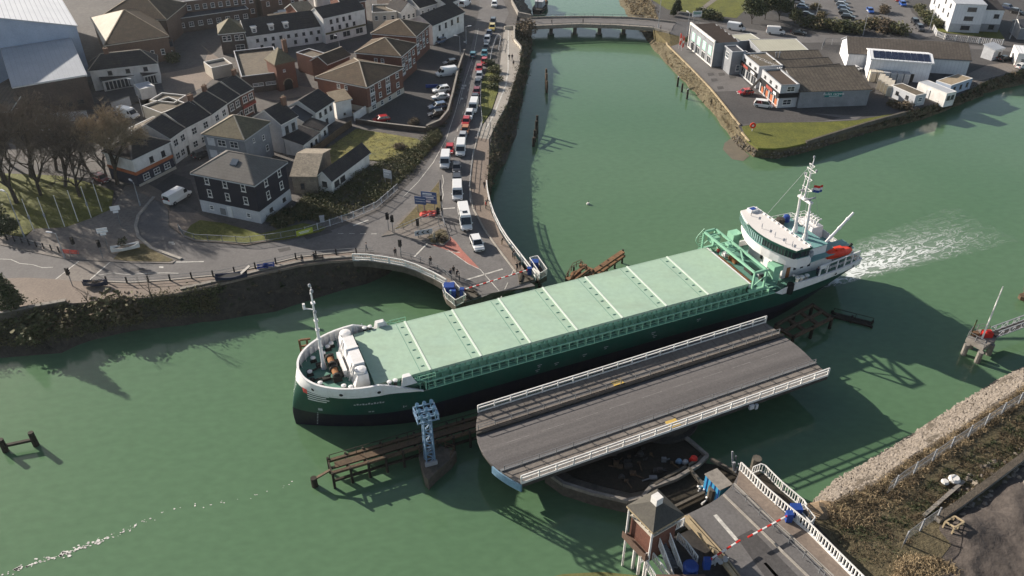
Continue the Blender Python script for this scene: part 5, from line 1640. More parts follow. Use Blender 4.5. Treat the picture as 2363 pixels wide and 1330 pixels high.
p.build('lattice_bracing', 'blue_tower', lt)
p = MB(); p.box(-.8, .8, -.9, -.6, 0, .6); p.build('plinth_plate', 'grey_paint', lt)
p = MB()
for i in range(3):
	for s_ in (-1, 1):
		p.bar((-1.35, -1.1 + 1.1 * i, TH + .75 * (s_ > 0)), (1.35, -1.1 + 1.1 * i, TH + .75 * (s_ > 0)), .14)
for s_ in (-1, 1):
	p.bar((s_ * 1.3, -1.2, TH), (s_ * 1.3, 1.2, TH), .14); p.bar((s_ * 1.3, -1.2, TH + .75), (s_ * 1.3, 1.2, TH + .75), .14)
	for y in (-1.1, 1.1):
		p.bar((s_ * 1.3, y, TH), (s_ * 1.3, y, TH + .75), .12)
p.build('lamp_frame', 'blue_tower', lt)
for i in range(3):
	for x in (-.9, 0, .9):
		y = -1.1 + 1.1 * i
		q = MB(); q.tube((x, y, TH + .85), (x + .12, y - .1, TH + 1.25), .15, .25, 9, 0); q.tube((x, y, TH + .2), (x, y, TH + .9), .08, .08, 5, 0)
		q.build('floodlight', 'blue_light', lt)
JZ = 2.4
o = at(2262, 790, JZ)
jh = thing('jetty_head', 'small concrete jetty head with a tall white pole and red box', 'jetty', (o.x, o.y, 0))
l = lambda x, y, z=JZ: tuple(at(x, y, z) - Vector((o.x, o.y, 0)))
p = MB(); p.prism([l(x, y) for x, y in ((2230, 780), (2244, 765), (2262, 760), (2300, 770), (2298, 785), (2270, 803))], JZ - .7, JZ); p.build('head_slab', 'concrete', jh)
for q in ((2234, 790), (2266, 808), (2292, 790), (2250, 775)):
	a = l(*q); p = MB(); p.tube((a[0], a[1], -2), (a[0], a[1], JZ - .4), .42, .42, 9); p.build('pile', 'concrete', jh)
a = l(2266, 782); b_ = MB(); b_.tube(a, (a[0] + .25, a[1] + .5, JZ + 9.3), .15, .08, 7); b_.build('tall_pole', 'white_paint', jh)
a = l(2277, 776); b_ = MB(); b_.box(a[0] - .8, a[0] + .6, a[1] - .5, a[1] + .5, JZ, JZ + .9); b_.box(a[0] - .5, a[0] + .4, a[1] - .3, a[1] + .3, JZ + .9, JZ + 1.05); b_.build('red_box', 'red_paint', jh)
a = l(2250, 774); b_ = MB(); b_.box(a[0] - .5, a[0] + .4, a[1] - .4, a[1] + .4, JZ, JZ + .6); b_.build('mooring_hook', 'timber_rust', jh)
p = MB(); rails(p, [l(x, y) for x, y in ((2270, 800), (2232, 779), (2242, 766), (2262, 761), (2280, 765))], 1.1, 1.4, .08, .06, (1, .5)); p.build('railing', 'steel_grey', jh)
p = MB(); a = l(2240, 775); p.tube(a, (a[0] + .15, a[1] + .2, JZ + 2.9), .09, .09, 6); p.build('short_pole', 'leaf_mid', jh)
a, b = at(2292, 772, JZ + .3), at(2470, 690, 4.4)
gw = thing('gangway', 'grey lattice gangway running from the jetty head to the right bank', 'gangway', (a.x, a.y, 0), heading(a, b))
L = (b - a).to_2d().length
p = MB(); p.box(0, L, -.6, .6, JZ + .1, JZ + .25); p.build('gangway_floor', 'steel_dark', gw)
for y in (-.65, .65):
	p = MB(); p.bar((0, y, JZ + .2), (L, y, JZ + .2), .12); p.bar((0, y, JZ + 1.25), (L, y, JZ + 1.25), .12)
	n = int(L / 1.2)
	for k in range(n):
		p.bar((L * k / n, y, JZ + .2), (L * (k + (k % 2 == 0) * 1) / n, y, JZ + 1.25), .08); p.bar((L * (k + 1) / n, y, JZ + .2), (L * (k + (k % 2 == 1)) / n, y, JZ + 1.25), .08)
	p.build('lattice_side', 'grey_paint', gw)
o = at(2360, 690, 0)
pb = thing('rock_pier', 'weed-covered concrete pile cap at the right edge of the river', 'pile', o)
p = MB()
r = random.Random(2)
for k in range(5):
	p.ball((r.uniform(-.6, 1.2), r.uniform(-.8, .8), .4 + .4 * k), .9, 0, 7, .8)
p.build('pile_cap', 'timber', pb)
WIN = {}
def win_mesh(w_, h_, style):
	key = (round(w_, 2), round(h_, 2), style)
	if key in WIN:
		return WIN[key]
	mb = MB()
	fr, gl, extra = 'trim_white', 'glass', 'steel_dark'
	if style == 'dark':
		fr = 'steel_dark'
	if style == 'blue':
		gl = 'glass_lit'
	d = .07
	t = min(.11, w_ * .12)
	mb.box(-w_ / 2 + t, w_ / 2 - t, -.03, .0, -h_ / 2 + t, h_ / 2 - t, 1)
	for x0, x1, z0, z1 in ((-w_ / 2, w_ / 2, -h_ / 2, -h_ / 2 + t), (-w_ / 2, w_ / 2, h_ / 2 - t, h_ / 2), (-w_ / 2, -w_ / 2 + t, -h_ / 2 + t, h_ / 2 - t), (w_ / 2 - t, w_ / 2, -h_ / 2 + t, h_ / 2 - t)):
		mb.box(x0, x1, -d, .0, z0, z1, 0)
	if style in ('sash', 'dark', 'blue'):
		mb.box(-w_ / 2 + t, w_ / 2 - t, -d * .85, -.03, -t * .4, t * .4, 0)
	if w_ > 1.3 or style == 'shop':
		n = max(2, int(w_ / (1.3 if style == 'shop' else .9)))
		for k in range(1, n):
			x = -w_ / 2 + w_ * k / n
			mb.box(x - t * .35, x + t * .35, -d * .85, -.03, -h_ / 2 + t, h_ / 2 - t, 0)
	if style != 'shop':
		mb.box(-w_ / 2 - .08, w_ / 2 + .08, -.16, .0, -h_ / 2 - .09, -h_ / 2 - .002, 0)
	WIN[key] = mb.mesh('window', [fr, gl])
	return WIN[key]
def door_mesh(w_, h_, m):
	key = (w_, h_, 'door' + m)
	if key in WIN:
		return WIN[key]
	mb = MB()
	mb.box(-w_ / 2, w_ / 2, -.10, 0, -h_ / 2, h_ / 2, 0)
	t = .1
	for x0, x1, z0, z1 in ((-w_ / 2 - t, -w_ / 2, -h_ / 2, h_ / 2 + t), (w_ / 2, w_ / 2 + t, -h_ / 2, h_ / 2 + t), (-w_ / 2, w_ / 2, h_ / 2, h_ / 2 + t)):
		mb.box(x0, x1, -.13, 0, z0, z1, 1)
	if w_ > 1.6:
		for k in range(1, 5):
			mb.box(-w_ / 2, w_ / 2, -.12, -.1, -h_ / 2 + h_ * k / 5 - .03, -h_ / 2 + h_ * k / 5 + .03, 1)
	WIN[key] = mb.mesh('door', [m, 'trim_white'])
	return WIN[key]
def solid(name, v, f, mats, mi, thick, parent):
	me = bpy.data.meshes.new(name)
	me.from_pydata([tuple(p) for p in v], [], f)
	for m in mats:
		me.materials.append(M(m))
	me.polygons.foreach_set('material_index', mi)
	bm = bmesh.new()
	bm.from_mesh(me)
	bmesh.ops.recalc_face_normals(bm, faces=bm.faces)
	up = sum(f_.normal.z for f_ in bm.faces)
	if up < 0:
		bmesh.ops.reverse_faces(bm, faces=bm.faces)
	bmesh.ops.solidify(bm, geom=bm.faces[:], thickness=-thick)
	bm.to_mesh(me)
	bm.free()
	return obj(name, me, parent)
def building(name, label, A, B, C=None, D=8, h=6, pz=None, ground=G, roof='gx', rh=2.5, wm='render_white', rm='slate', ov=.3, wins=(), cat='building', ridge=None, eave='trim_white', chim=(), par=.5, plinth=None, group=None, back=True):
	z = ground + (h if pz is None else pz)
	if isinstance(A, Vector):
		pass
	elif B[0] == 'dir':
		a = at(*A, z)
		b = a + Vector((math.cos(R(B[1])), math.sin(R(B[1])), 0)) * B[2]
	else:
		b = at(*B, z)
		a = A(b) if callable(A) else at(*A, z)
	if isinstance(A, Vector):
		a = A.copy()
		b = a + Vector((math.cos(R(B[1])), math.sin(R(B[1])), 0)) * B[2]
	ang = heading(a, b)
	L = (b - a).length
	nrm = Vector((-math.sin(ang), math.cos(ang), 0))
	if C is not None:
		D = (at(*C, z) - a).dot(nrm)
	t = thing(name, label, cat, (a.x, a.y, ground), ang, group)
	flat = roof in ('flat', 'saw')
	o = 0 if flat else ov
	x0, x1, y0, y1 = o, L - o, o, D - o
	m = MB()
	hh = h + (0 if flat else -.02)
	lo = [(x0, y0, -.6), (x1, y0, -.6), (x1, y1, -.6), (x0, y1, -.6)]
	hi = [(x0, y0, hh), (x1, y0, hh), (x1, y1, hh), (x0, y1, hh)]
	m.add(lo + hi, [(0, 1, 5, 4), (1, 2, 6, 5), (2, 3, 7, 6), (3, 0, 4, 7)])
	if roof == 'gx':
		my = D / 2
		rz = h + rh * (1 - o / my) * 0 + rh - rh * o / my * 0
		for x, rev in ((x0, True), (x1, False)):
			tri = [(x, y0, hh), (x, y1, hh), (x, my, h + rh - .05)]
			m.add(tri, [(2, 1, 0) if rev else (0, 1, 2)])
	elif roof == 'gy':
		mx = L / 2
		for y, rev in ((y0, False), (y1, True)):
			m.add([(x0, y, hh), (x1, y, hh), (mx, y, h + rh - .05)], [(0, 1, 2) if not rev else (2, 1, 0)])
	elif roof == 'mono':      # rises to the back
		m.add([(x0, y1, hh), (x1, y1, hh), (x1, y1, h + rh - .05), (x0, y1, h + rh - .05), (x0, y0, hh), (x1, y0, hh)], [(1, 0, 3, 2), (4, 3, 0), (5, 1, 2)])
	w_o = m.build('wall', wm, t)
	if plinth:
		ph, pm = plinth
		q = MB(); e = .04
		q.add([(x0 - e, y0 - e, -.6), (x1 + e, y0 - e, -.6), (x1 + e, y1 + e, -.6), (x0 - e, y1 + e, -.6), (x0 - e, y0 - e, ph), (x1 + e, y0 - e, ph), (x1 + e, y1 + e, ph), (x0 - e, y1 + e, ph)], MB.BOXF)
		q.build('lower_wall', pm, t)
	E = [(0, 0, h), (L, 0, h), (L, D, h), (0, D, h)]
	caps = []
	if roof == 'gx':
		v = E + [(0, D / 2, h + rh), (L, D / 2, h + rh)]
		f = [(0, 1, 5, 4), (2, 3, 4, 5)]
		caps = [(4, 5)]
	elif roof == 'gy':
		v = E + [(L / 2, 0, h + rh), (L / 2, D, h + rh)]
		f = [(0, 4, 5, 3), (1, 2, 5, 4)]
		caps = [(4, 5)]
	elif roof == 'hx':
		i = min(D / 2, L / 2 - .05)
		v = E + [(i, D / 2, h + rh), (L - i, D / 2, h + rh)]
		f = [(0, 1, 5, 4), (1, 2, 5), (2, 3, 4, 5), (3, 0, 4)]
		caps = [(4, 5), (0, 4), (3, 4), (1, 5), (2, 5)]
	elif roof == 'hy':
		i = min(L / 2, D / 2 - .05)
		v = E + [(L / 2, i, h + rh), (L / 2, D - i, h + rh)]
		f = [(0, 1, 4), (1, 2, 5, 4), (2, 3, 5), (3, 0, 4, 5)]
		caps = [(4, 5), (0, 4), (1, 4), (2, 5), (3, 5)]
	elif roof == 'mono':
		v = [(0, 0, h), (L, 0, h), (L, D, h + rh), (0, D, h + rh)]
		f = [(0, 1, 2, 3)]
	elif roof == 'flat':
		e = .22
		v = [(e, e, h - par), (L - e, e, h - par), (L - e, D - e, h - par), (e, D - e, h - par)]
		f = [(0, 1, 2, 3)]
	elif roof == 'saw':
		n = int(rh)
		v, f = [], []
		for k in range(n):
			ya, yb = D * k / n, D * (k + 1) / n
			q = len(v)
			v += [(0, ya, h - .7), (L, ya, h - .7), (L, yb - .25, h + .1), (0, yb - .25, h + .1)]
			f += [(q, q + 1, q + 2, q + 3)]
	rf = solid('roof', v, f, [rm], [0] * len(f), .16, t)
	if roof == 'flat' and par > 0:
		q = MB()
		for (xa, xb, ya, yb) in ((0, L, 0, .22), (0, L, D - .22, D), (0, .22, .22, D - .22), (L - .22, L, .22, D - .22)):
			q.box(xa, xb, ya, yb, h - .05, h + .12)
		q.build('parapet', eave or wm, t)
		q = MB()
		for (xa, xb, ya, yb) in ((.02, L - .02, .02, .2), (.02, L - .02, D - .2, D - .02), (.02, .2, .2, D - .2), (L - .2, L - .02, .2, D - .2)):
			q.box(xa, xb, ya, yb, h - par - .1, h - .05)
		q.build('parapet_inner', wm, t)
	if ridge and caps:
		q = MB()
		for i, j in caps:
			q.bar(Vector(v[i]) + Vector((0, 0, .14)), Vector(v[j]) + Vector((0, 0, .14)), .28, .14)
		q.build('ridge_tiles', ridge, rf)
	if eave and not flat:
		q = MB()
		es = {'gx': [(0, 1), (2, 3)], 'gy': [(0, 3), (1, 2)], 'mono': [(0, 1)]}.get(roof, [(0, 1), (1, 2), (2, 3), (3, 0)])
		for i, j in es:
			q.bar(Vector(v[i]) + Vector((0, 0, -.08)), Vector(v[j]) + Vector((0, 0, -.08)), .14, .2)
		if roof in ('gx', 'gy'):
			for i, j in ([(0, 4), (3, 4), (1, 5), (2, 5)] if roof == 'gx' else [(0, 4), (1, 4), (3, 5), (2, 5)]):
				q.bar(Vector(v[i]) + Vector((0, 0, .02)), Vector(v[j]) + Vector((0, 0, .02)), .12, .22)
		q.build('gutter', eave, rf)
	for (u, vv) in chim:
		q = MB()
		cx, cy = u * L, vv * D
		q.box(cx - .55, cx + .55, cy - .32, cy + .32, h + rh * .35, h + rh + 1.2, 0)
		q.box(cx - .62, cx + .62, cy - .38, cy + .38, h + rh + 1.2, h + rh + 1.35, 0)
		for k in (-.3, .3):
			q.lathe((cx + k, cy, h + rh + 1.35), [(.13, 0), (.11, .4)], 6, 1)
		q.build('chimney', ['chimney_brick', 'tile_tan'], rf)
	for wn in wins:
		face, n, zc, ww, wh = wn[:5]
		u0, u1 = (wn[5], wn[6]) if len(wn) > 6 else (0.0, 1.0)
		st = wn[7] if len(wn) > 7 else 'sash'
		for k in range(n):
			u = u0 + (u1 - u0) * (k + .5) / n
			e = .0
			if face == 'F':
				p, rz = (x0 + (x1 - x0) * u, y0 - e, zc), 0
			elif face == 'R':
				p, rz = (x1 + e, y0 + (y1 - y0) * u, zc), PI / 2
			elif face == 'L':
				p, rz = (x0 - e, y1 + (y0 - y1) * u, zc), -PI / 2
			else:
				p, rz = (x1 + (x0 - x1) * u, y1 + e, zc), PI
			if plinth and zc < plinth[0]:
				nv = Vector((math.sin(rz), -math.cos(rz), 0)) * .045
				p = (p[0] + nv.x, p[1] + nv.y, p[2])
			if st.startswith('door:'):
				obj('door', door_mesh(ww, wh, st[5:]), t, p, rz)
			elif st == 'panel':
				q = MB(); q.box(-ww / 2, ww / 2, -.05, 0, -wh / 2, wh / 2)
				obj('wall_panel', q.mesh('wall_panel', wn[8]), t, p, rz)
			else:
				obj('window', win_mesh(ww, wh, st), t, p, rz)
	t['_L'], t['_D'] = L, D
	return t
def dims(t):
	L, D = t['_L'], t['_D']
	return L, D
building('warehouse', 'very tall pale warehouse with a white ribbed roof in the corner', lambda b: b + Vector((-.849, -.528, 0)) * 60, (179, 61), D=50, h=13, roof='gy', rh=8.2, wm='clad_blue_grey', rm='roof_ribbed_white', cat='warehouse', eave='render_pale')
building('warehouse', 'dark brick shed with a pale grey metal roof below the tall white warehouse', (28, 203), (201, 174), C=(150, 64), h=8.2, roof='gx', rh=2.4, wm='brick_dark', rm='roof_metal_grey', cat='warehouse', wins=[('F', 5, 2.2, 1.4, 1.0, .1, .9, 'dark')])
building('workshop', 'low grey shed with striped rooflights at the left edge', (-60, 262), (24, 258), D=24, h=5, roof='gx', rh=1.4, wm='brick_dark', rm='roof_cement_dark', cat='workshop')
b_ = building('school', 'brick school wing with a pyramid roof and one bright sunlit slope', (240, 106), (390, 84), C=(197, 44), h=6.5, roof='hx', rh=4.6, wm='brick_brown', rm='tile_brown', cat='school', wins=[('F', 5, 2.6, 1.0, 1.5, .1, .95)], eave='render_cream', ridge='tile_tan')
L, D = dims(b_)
q = MB(); i_ = min(D / 2, L / 2); q.add([(-.05, .1, 6.72), (-.05, D - .1, 6.72), (i_ - .1, D / 2, 11.3)], [(0, 2, 1)]); q.add([(-.05, .1, 6.6), (-.05, D - .1, 6.6), (i_ - .1, D / 2, 11.15)], [(0, 1, 2)]); q.build('sun_glare_slope', 'render_cream', b_)  # cream panel over the left hip paints the sun glare on the tiles
building('school', 'rear brick school wing with a long brown hip roof', (222, 46), (384, 46), C=(203, 8), h=7.0, roof='hx', rh=4.6, wm='brick_brown', rm='tile_brown', cat='school', wins=[('F', 5, 3, 1.0, 1.5, .1, .95)], eave='render_cream', ridge='tile_tan')
building('school_annex', 'low flat dark annex in front of the brick school', (268, 124), (402, 108), C=(395, 92), h=3.0, roof='flat', wm='brick_brown', rm='roof_felt_dark', cat='annex', wins=[('F', 6, 1.6, 1.0, 1.0)], eave='slate_grey')
building('school', 'long low school range with a dark flat roof and white fascias', (384, 48), (574, 21), C=(572, 2), h=4.2, roof='flat', par=.15, wm='brick_dark', rm='roof_felt_dark', cat='school', wins=[('F', 9, 2.2, 1.4, 1.4)], eave='trim_white')
building('school', 'two-storey brick school range with rows of white windows at the top edge', (330, 15), (585, -14), D=10, h=7.5, roof='flat', par=.2, wm='brick_brown', rm='roof_felt_dark', cat='school', wins=[('F', 14, 5.6, 1.2, 1.4), ('F', 14, 2.4, 1.2, 1.4)], eave='trim_white')
building('cottage', 'white cottage terrace with dark hipped slate roof beside the brick shed', (203, 165), (364, 147), D=7, h=5.2, roof='hx', rh=2.8, wm='render_white', rm='slate', cat='cottages', ridge='ridge_pale', wins=[('F', 3, 4.1, 1.0, 1.0, .15, .95, 'dark')], eave='trim_white', chim=[(.3, .5)])
building('cottage_extension', 'white lean-to with a dark roof and tall windows under the cottages', (233, 189), (327, 172), D=4, h=2.7, roof='mono', rh=1.3, wm='render_white', rm='slate', cat='extension', wins=[('F', 9, 1.3, .7, 1.9, .05, .95, 'dark')])
building('cottage_extension', 'smaller white lean-to at the right end of the cottages', (329, 177), (364, 169), D=3, h=2.7, roof='mono', rh=1.0, wm='render_white', rm='slate', cat='extension', wins=[('F', 4, 1.3, .6, 1.9, .05, .95, 'dark')])
building('portacabin', 'small white flat-roofed cabin between the cottages and the bare tree', (322, 208), (357, 200), D=4.5, h=2.6, roof='flat', par=.08, wm='render_white', rm='roof_metal_grey', cat='cabin', wins=[('R', 1, 1.5, 1.0, 1.0, 0, 1, 'dark')])
building('garage', 'pale garage with flat roof behind the terrace backs', (328, 245), (372, 262), D=7, h=3, roof='flat', wm='render_cream', rm='roof_felt', cat='garage')
building('garage', 'long cream garage with sunken roof well behind the terrace', (345, 232), (402, 238), D=5, h=3, roof='flat', wm='render_cream', rm='roof_felt', cat='garage')
building('garage', 'low sheds with light flat roof behind the orange-banded shop', (290, 300), (345, 312), D=8, h=3, roof='flat', par=.1, wm='render_cream', rm='roof_lichen', cat='garage')
for A, B, lab in (((85, 284), (205, 277), 'long low white wall below the dark brick shed'), ((262, 258), (303, 243), 'short white wall with a sloping top by the bare tree')):
	a, b = at(*A, G), at(*B, G)
	t = thing('yard_wall', lab, 'wall', a, heading(a, b))
	q = MB(); q.box(0, (b - a).length, -.15, .15, -.3, 2.2); q.build('wall_body', 'render_pale', t)
	q = MB(); q.box(-.05, (b - a).length + .05, -.2, .2, 2.2, 2.3); q.build('coping', 'concrete', t)
tp = [((392, 322), (428, 297), 'render_white', 'white terraced house at the lower end of the row with a hipped slate roof'),
      ((428, 297), (488, 266), 'render_white', 'white terraced house with a plain slate roof next up from the hipped end'),
      ((488, 266), (524, 240), 'render_white', 'white terraced house with two bays in the middle of the slate row'),
      ((524, 240), (554, 221), 'brick_dark', 'brown brick terraced house below the red shopfront'),
      ((554, 221), (585, 205), 'brick_red', 'red brick end terrace house with a red shopfront')]
for i, (A, B, wm, lab) in enumerate(tp):
	t = building('terraced_house', lab, A, B, D=9.5, h=5.6, roof='gx' if i else 'gx', rh=2.6, wm=wm, rm='slate', cat='house', ov=.05, chim=[(.97, .5)] if i in (1, 2, 4) else [],
                 wins=[('F', 2, 4.2, 1.5, 1.5, .05, .95), ('F', 2, 1.4, 1.4, 1.4, .05, .70), ('F', 1, 1.1, .9, 2.0, .72, .98, 'door:black_paint')], group='terraced houses up the street')
	L, D = dims(t)
	q = MB()
	for (ya, za, yb, zb) in ((0, 5.6, D / 2, 8.2), (D, 5.6, D / 2, 8.2)):
		q.bar((L - .05, ya, za + .2), (L - .05, yb, zb + .2), .26, .25)
	q.build('party_wall', 'ridge_pale', t)
	if i == 4:
		q = MB(); q.box(.2, L - .2, -.25, -.02, 2.3, 2.9); q.build('shop_fascia', 'wall_red', t)
t = building('corner_shop', 'white corner shop with an orange band over a navy ground floor', (304, 371), (394, 328), D=8.5, h=5.9, roof='hx', rh=2.4, wm='render_white', rm='slate', cat='shop', plinth=(2.5, 'wall_navy'), ridge='slate_grey',
             wins=[('F', 2, 4.2, .9, 1.2, .3, .95, 'dark'), ('F', 3, 1.5, 1.5, 1.2, .08, .95)])
L, D = dims(t)
q = MB(); q.box(.2, L - .2, .12, .25, 2.55, 3.2); q.box(.12, .25, .2, D - .3, 2.55, 3.2); q.build('orange_band', 'wall_orange', t)
q = MB(); q.box(.2, L - .2, .08, .25, -.3, .55); q.build('base_course', 'render_cream', t)
building('house', 'grey rendered house with a mossy hipped roof behind the black-clad block', (464, 311), (564, 325), C=(632, 283), h=7.4, roof='hy', rh=2.8, wm='render_grey', rm='tile_moss', cat='house', ridge='ridge_pale', eave='render_pale',
         wins=[('F', 2, 6.0, 1.0, 1.4, .33, .52), ('F', 2, 6.0, 1.0, 1.4, .64, .82), ('F', 2, 3.2, 1.0, 1.4, .33, .52), ('R', 1, 6.0, .6, .9, .30, .36), ('R', 1, 5.2, .8, 1.1, .66, .74), ('R', 1, 2.6, 1.0, 1.3, .7, .85), ('F', 1, 6.0, 1.7, 1.7, .06, .26, 'panel', 'pale_panel'), ('F', 1, 3.3, 1.7, 1.7, .06, .26, 'panel', 'pale_panel')])
building('house', 'pale rendered house with dark gable roof joined to the grey house', (648, 289), (688, 268), D=8, h=6.8, roof='gx', rh=2.4, wm='render_pale', rm='slate', cat='house', wins=[('F', 2, 5.0, 1.0, 1.6, .1, .95, 'dark'), ('F', 1, 2.0, 1.0, 1.6, .1, .5, 'dark')], chim=[(.95, .4)])
building('cottage', 'white two-storey cottage row with a dark slate roof near the brick flats', (728, 262), (772, 233), D=8, h=4.8, roof='gx', rh=2.2, wm='render_white', rm='slate', cat='cottages', wins=[('F', 3, 3.6, .9, 1.1, .1, .98, 'dark'), ('F', 2, 1.2, .9, 1.3, .1, .7, 'dark')])
building('cottage', 'lower white cottage with a grey slate roof left of the cottage row', (702, 283), (732, 260), D=8, h=4.0, roof='gx', rh=1.8, wm='render_white', rm='roof_felt_dark', cat='cottages', wins=[('F', 2, 2.8, .8, 1.0, .1, .98, 'dark')])
building('cottage_extension', 'white boxy extension with a sunlit tan roof at the end of the cottage row', (772, 238), (813, 229), D=4.5, h=4.2, roof='mono', rh=1.0, wm='render_white', rm='tile_tan', cat='extension', wins=[('R', 1, 2.8, .7, 1.0, .3, .7, 'dark'), ('F', 1, 1.0, .5, .5, .4, .6, 'dark')])
building('cottage_extension', 'white lean-to extension with a black roof and skylight, nearer of two', (700, 336), (738, 307), C=(669, 316), h=2.9, roof='mono', rh=1.0, wm='render_white', rm='slate', cat='extension', wins=[('F', 2, 1.5, .8, 1.0, .35, .98, 'dark'), ('F', 1, 1.1, .8, 2.0, .05, .25, 'door:pale_panel')])
building('cottage_extension', 'white lean-to extension with a black roof and skylight, farther of two', (740, 303), (759, 286), C=(712, 287), h=2.9, roof='mono', rh=1.0, wm='render_white', rm='slate', cat='extension', wins=[('F', 1, 1.6, .8, 1.0, .2, .9, 'dark')])
t = building('apartment_block', 'square three-storey black-clad block with a grey hipped roof and white windows', (439, 401), (587, 430), C=(665, 375), h=7.9, roof='hx', rh=3.0, wm='clad_black', rm='slate_grey', cat='building', ov=.35, plinth=(2.45, 'render_pale'), ridge='slate_grey', eave='render_pale',
             wins=[('F', 3, 6.9, .95, 1.55, .06, .96), ('F', 3, 4.3, .95, 1.55, .06, .96), ('F', 1, 1.3, .9, .9, .12, .26), ('F', 1, 1.3, .9, .9, .74, .88), ('F', 1, 1.1, .8, 2.1, .44, .56, 'door:pale_panel'),
                   ('R', 2, 6.9, .95, 1.55, .12, .98), ('R', 2, 4.3, .95, 1.55, .12, .98), ('R', 2, 1.3, .9, .7, .12, .98, 'dark')])
L, D = dims(t)
q = MB(); q.box(L * .34, L * .42, .2, .30, .3, 1.6); q.build('meter_boxes', 'steel_grey', t)
q = MB()
fx, fy, fz = L * .56, D * .30, 7.9 + 3.0 * .60
q.add([(fx - .7, fy - .5, fz - .2), (fx + .7, fy - .5, fz - .2), (fx + .7, fy + .6, fz + .45), (fx - .7, fy + .6, fz + .45), (fx - .7, fy - .5, fz + .15), (fx + .7, fy - .5, fz + .15), (fx + .7, fy + .6, fz + .8), (fx - .7, fy + .6, fz + .8)], MB.BOXF)
q.build('skylight', 'glass_lit', t)
building('workshop', 'old stone workshop with a lichen-covered asbestos roof', (668, 409), (731, 410), C=(745, 345), h=3.8, roof='gx', rh=1.9, wm='stone_wall', rm='roof_lichen', cat='workshop', eave=None, wins=[('F', 1, 1.7, .8, 1.2, .3, .5, 'dark')])
building('shed', 'narrow white shed with a long black roof beside the overgrown yard', (727, 413), (765, 421), C=(850, 352), h=2.7, roof='gy', rh=1.8, wm='render_white', rm='slate', cat='shed', wins=[('F', 1, 1.8, 1.1, 1.1, .35, .65, 'dark'), ('R', 2, 1.5, 1.6, 1.1, .05, .35, 'dark')])
fl_w = [('F', 2, 5.3, .9, 1.0, .36, .66), ('F', 2, 2.9, .9, 1.2, .36, .66)]
rb = [('R', 1, 5.2, 1.7, 1.7, .04, .24), ('R', 1, 2.9, 1.7, 1.7, .04, .24), ('R', 1, .9, 1.6, 1.2, .04, .24), ('R', 1, 5.2, 1.0, 1.2, .26, .42), ('R', 1, 2.9, 1.0, 1.2, .26, .42), ('R', 1, .8, 1.2, 1.1, .28, .44), ('R', 1, 5.2, 1.7, 1.7, .48, .66), ('R', 1, 2.9, 1.7, 1.7, .48, .66), ('R', 1, .8, 1.2, 1.1, .5, .66), ('R', 1, 5.2, 1.2, 1.2, .74, .94), ('R', 1, 2.9, 1.2, 1.2, .74, .94), ('R', 1, .9, 1.6, 1.2, .74, .94),
      ('R', 1, 4.05, 2.0, .7, .03, .25, 'panel', 'render_pale'), ('R', 1, 4.05, 2.0, .7, .47, .67, 'panel', 'render_pale'), ('R', 1, 1.8, 2.0, .7, .03, .25, 'panel', 'render_pale')]
building('apartment_block', 'red brick flats with a brown pyramid roof, nearest block beside the car park', (727, 179), (846, 203), C=(934, 157), h=6.4, roof='hx', rh=2.7, wm='brick_red', rm='tile_brown', cat='flats', ridge='ridge_pale', plinth=(1.4, 'render_cream'), wins=fl_w + rb)
building('apartment_block', 'red brick flats with a brown hip roof, middle block beside the car park', (818, 122), (926, 132), C=(985, 104), h=6.8, roof='hy', rh=2.7, wm='brick_red', rm='tile_brown', cat='flats', ridge='ridge_pale', wins=[(w[0],) + w[1:] for w in rb if w[2] > 1.5] + fl_w)
building('apartment_block', 'red brick flats with a brown hip roof, farthest block beside the car park', (855, 78), (960, 86), C=(1004, 58), h=6.8, roof='hy', rh=2.7, wm='brick_red', rm='tile_brown', cat='flats', ridge='ridge_pale', wins=[(w[0],) + w[1:] for w in rb if w[2] > 1.5] + fl_w)
building('annex', 'low brown-roofed wing behind the nearest brick flats', (755, 150), (810, 128), D=6, h=5.4, roof='gx', rh=1.6, wm='brick_red', rm='tile_brown', cat='annex', ridge='ridge_pale')
building('house', 'white rendered terrace end with dark roof facing the quay road at the top', (998, 61), (1073, 29), D=9, h=5.6, roof='gx', rh=2.3, wm='render_white', rm='slate', cat='house', wins=[('F', 4, 4.2, .9, 1.5, .12, .9, 'dark'), ('F', 2, 1.5, .8, 1.0, .05, .4, 'dark')])
t = building('hall', 'flat-roofed brick hall with mossy felt roof and a grey parapet', (557, 178), (656, 166), C=(534, 119), h=4.4, roof='flat', par=.7, wm='brick_dark', rm='roof_felt', cat='hall', eave='render_pale', wins=[('F', 2, 2.0, 2.6, .8, .2, .8)])
t = building('market_tower', 'red brick corner tower with a hipped tan and green roof and arched door', (634, 152), (683, 141), C=(716, 114), h=6.8, roof='hy', rh=3.0, wm='brick_red', rm='tile_moss', cat='tower', eave='chimney_brick', chim=[(.9, .7)],
             wins=[('R', 1, 4.8, .9, 1.5, .1, .4), ('R', 1, 2.6, .9, 1.5, .1, .4), ('R', 1, 4.8, .9, 1.5, .6, .9), ('F', 1, 5.0, .6, .6, .3, .5)])
L, D = dims(t)
q = MB()
arc = [(L * .5 + 1.1 * math.cos(k * PI / 8), .26, 1.6 + 1.1 * math.sin(k * PI / 8)) for k in range(9)]
q.add([(L * .5 + 1.1, .26, -.2)] + arc + [(L * .5 - 1.1, .26, -.2)], [tuple(range(11))])
q.build('arched_doorway', 'black_fascia', t)
q = MB()
for k in range(8):
	a0, a1 = k * PI / 8, (k + 1) * PI / 8
	q.bar((L * .5 + 1.25 * math.cos(a0), .22, 1.6 + 1.25 * math.sin(a0)), (L * .5 + 1.25 * math.cos(a1), .22, 1.6 + 1.25 * math.sin(a1)), .3, .2)
q.build('door_arch', 'tile_tan', t)
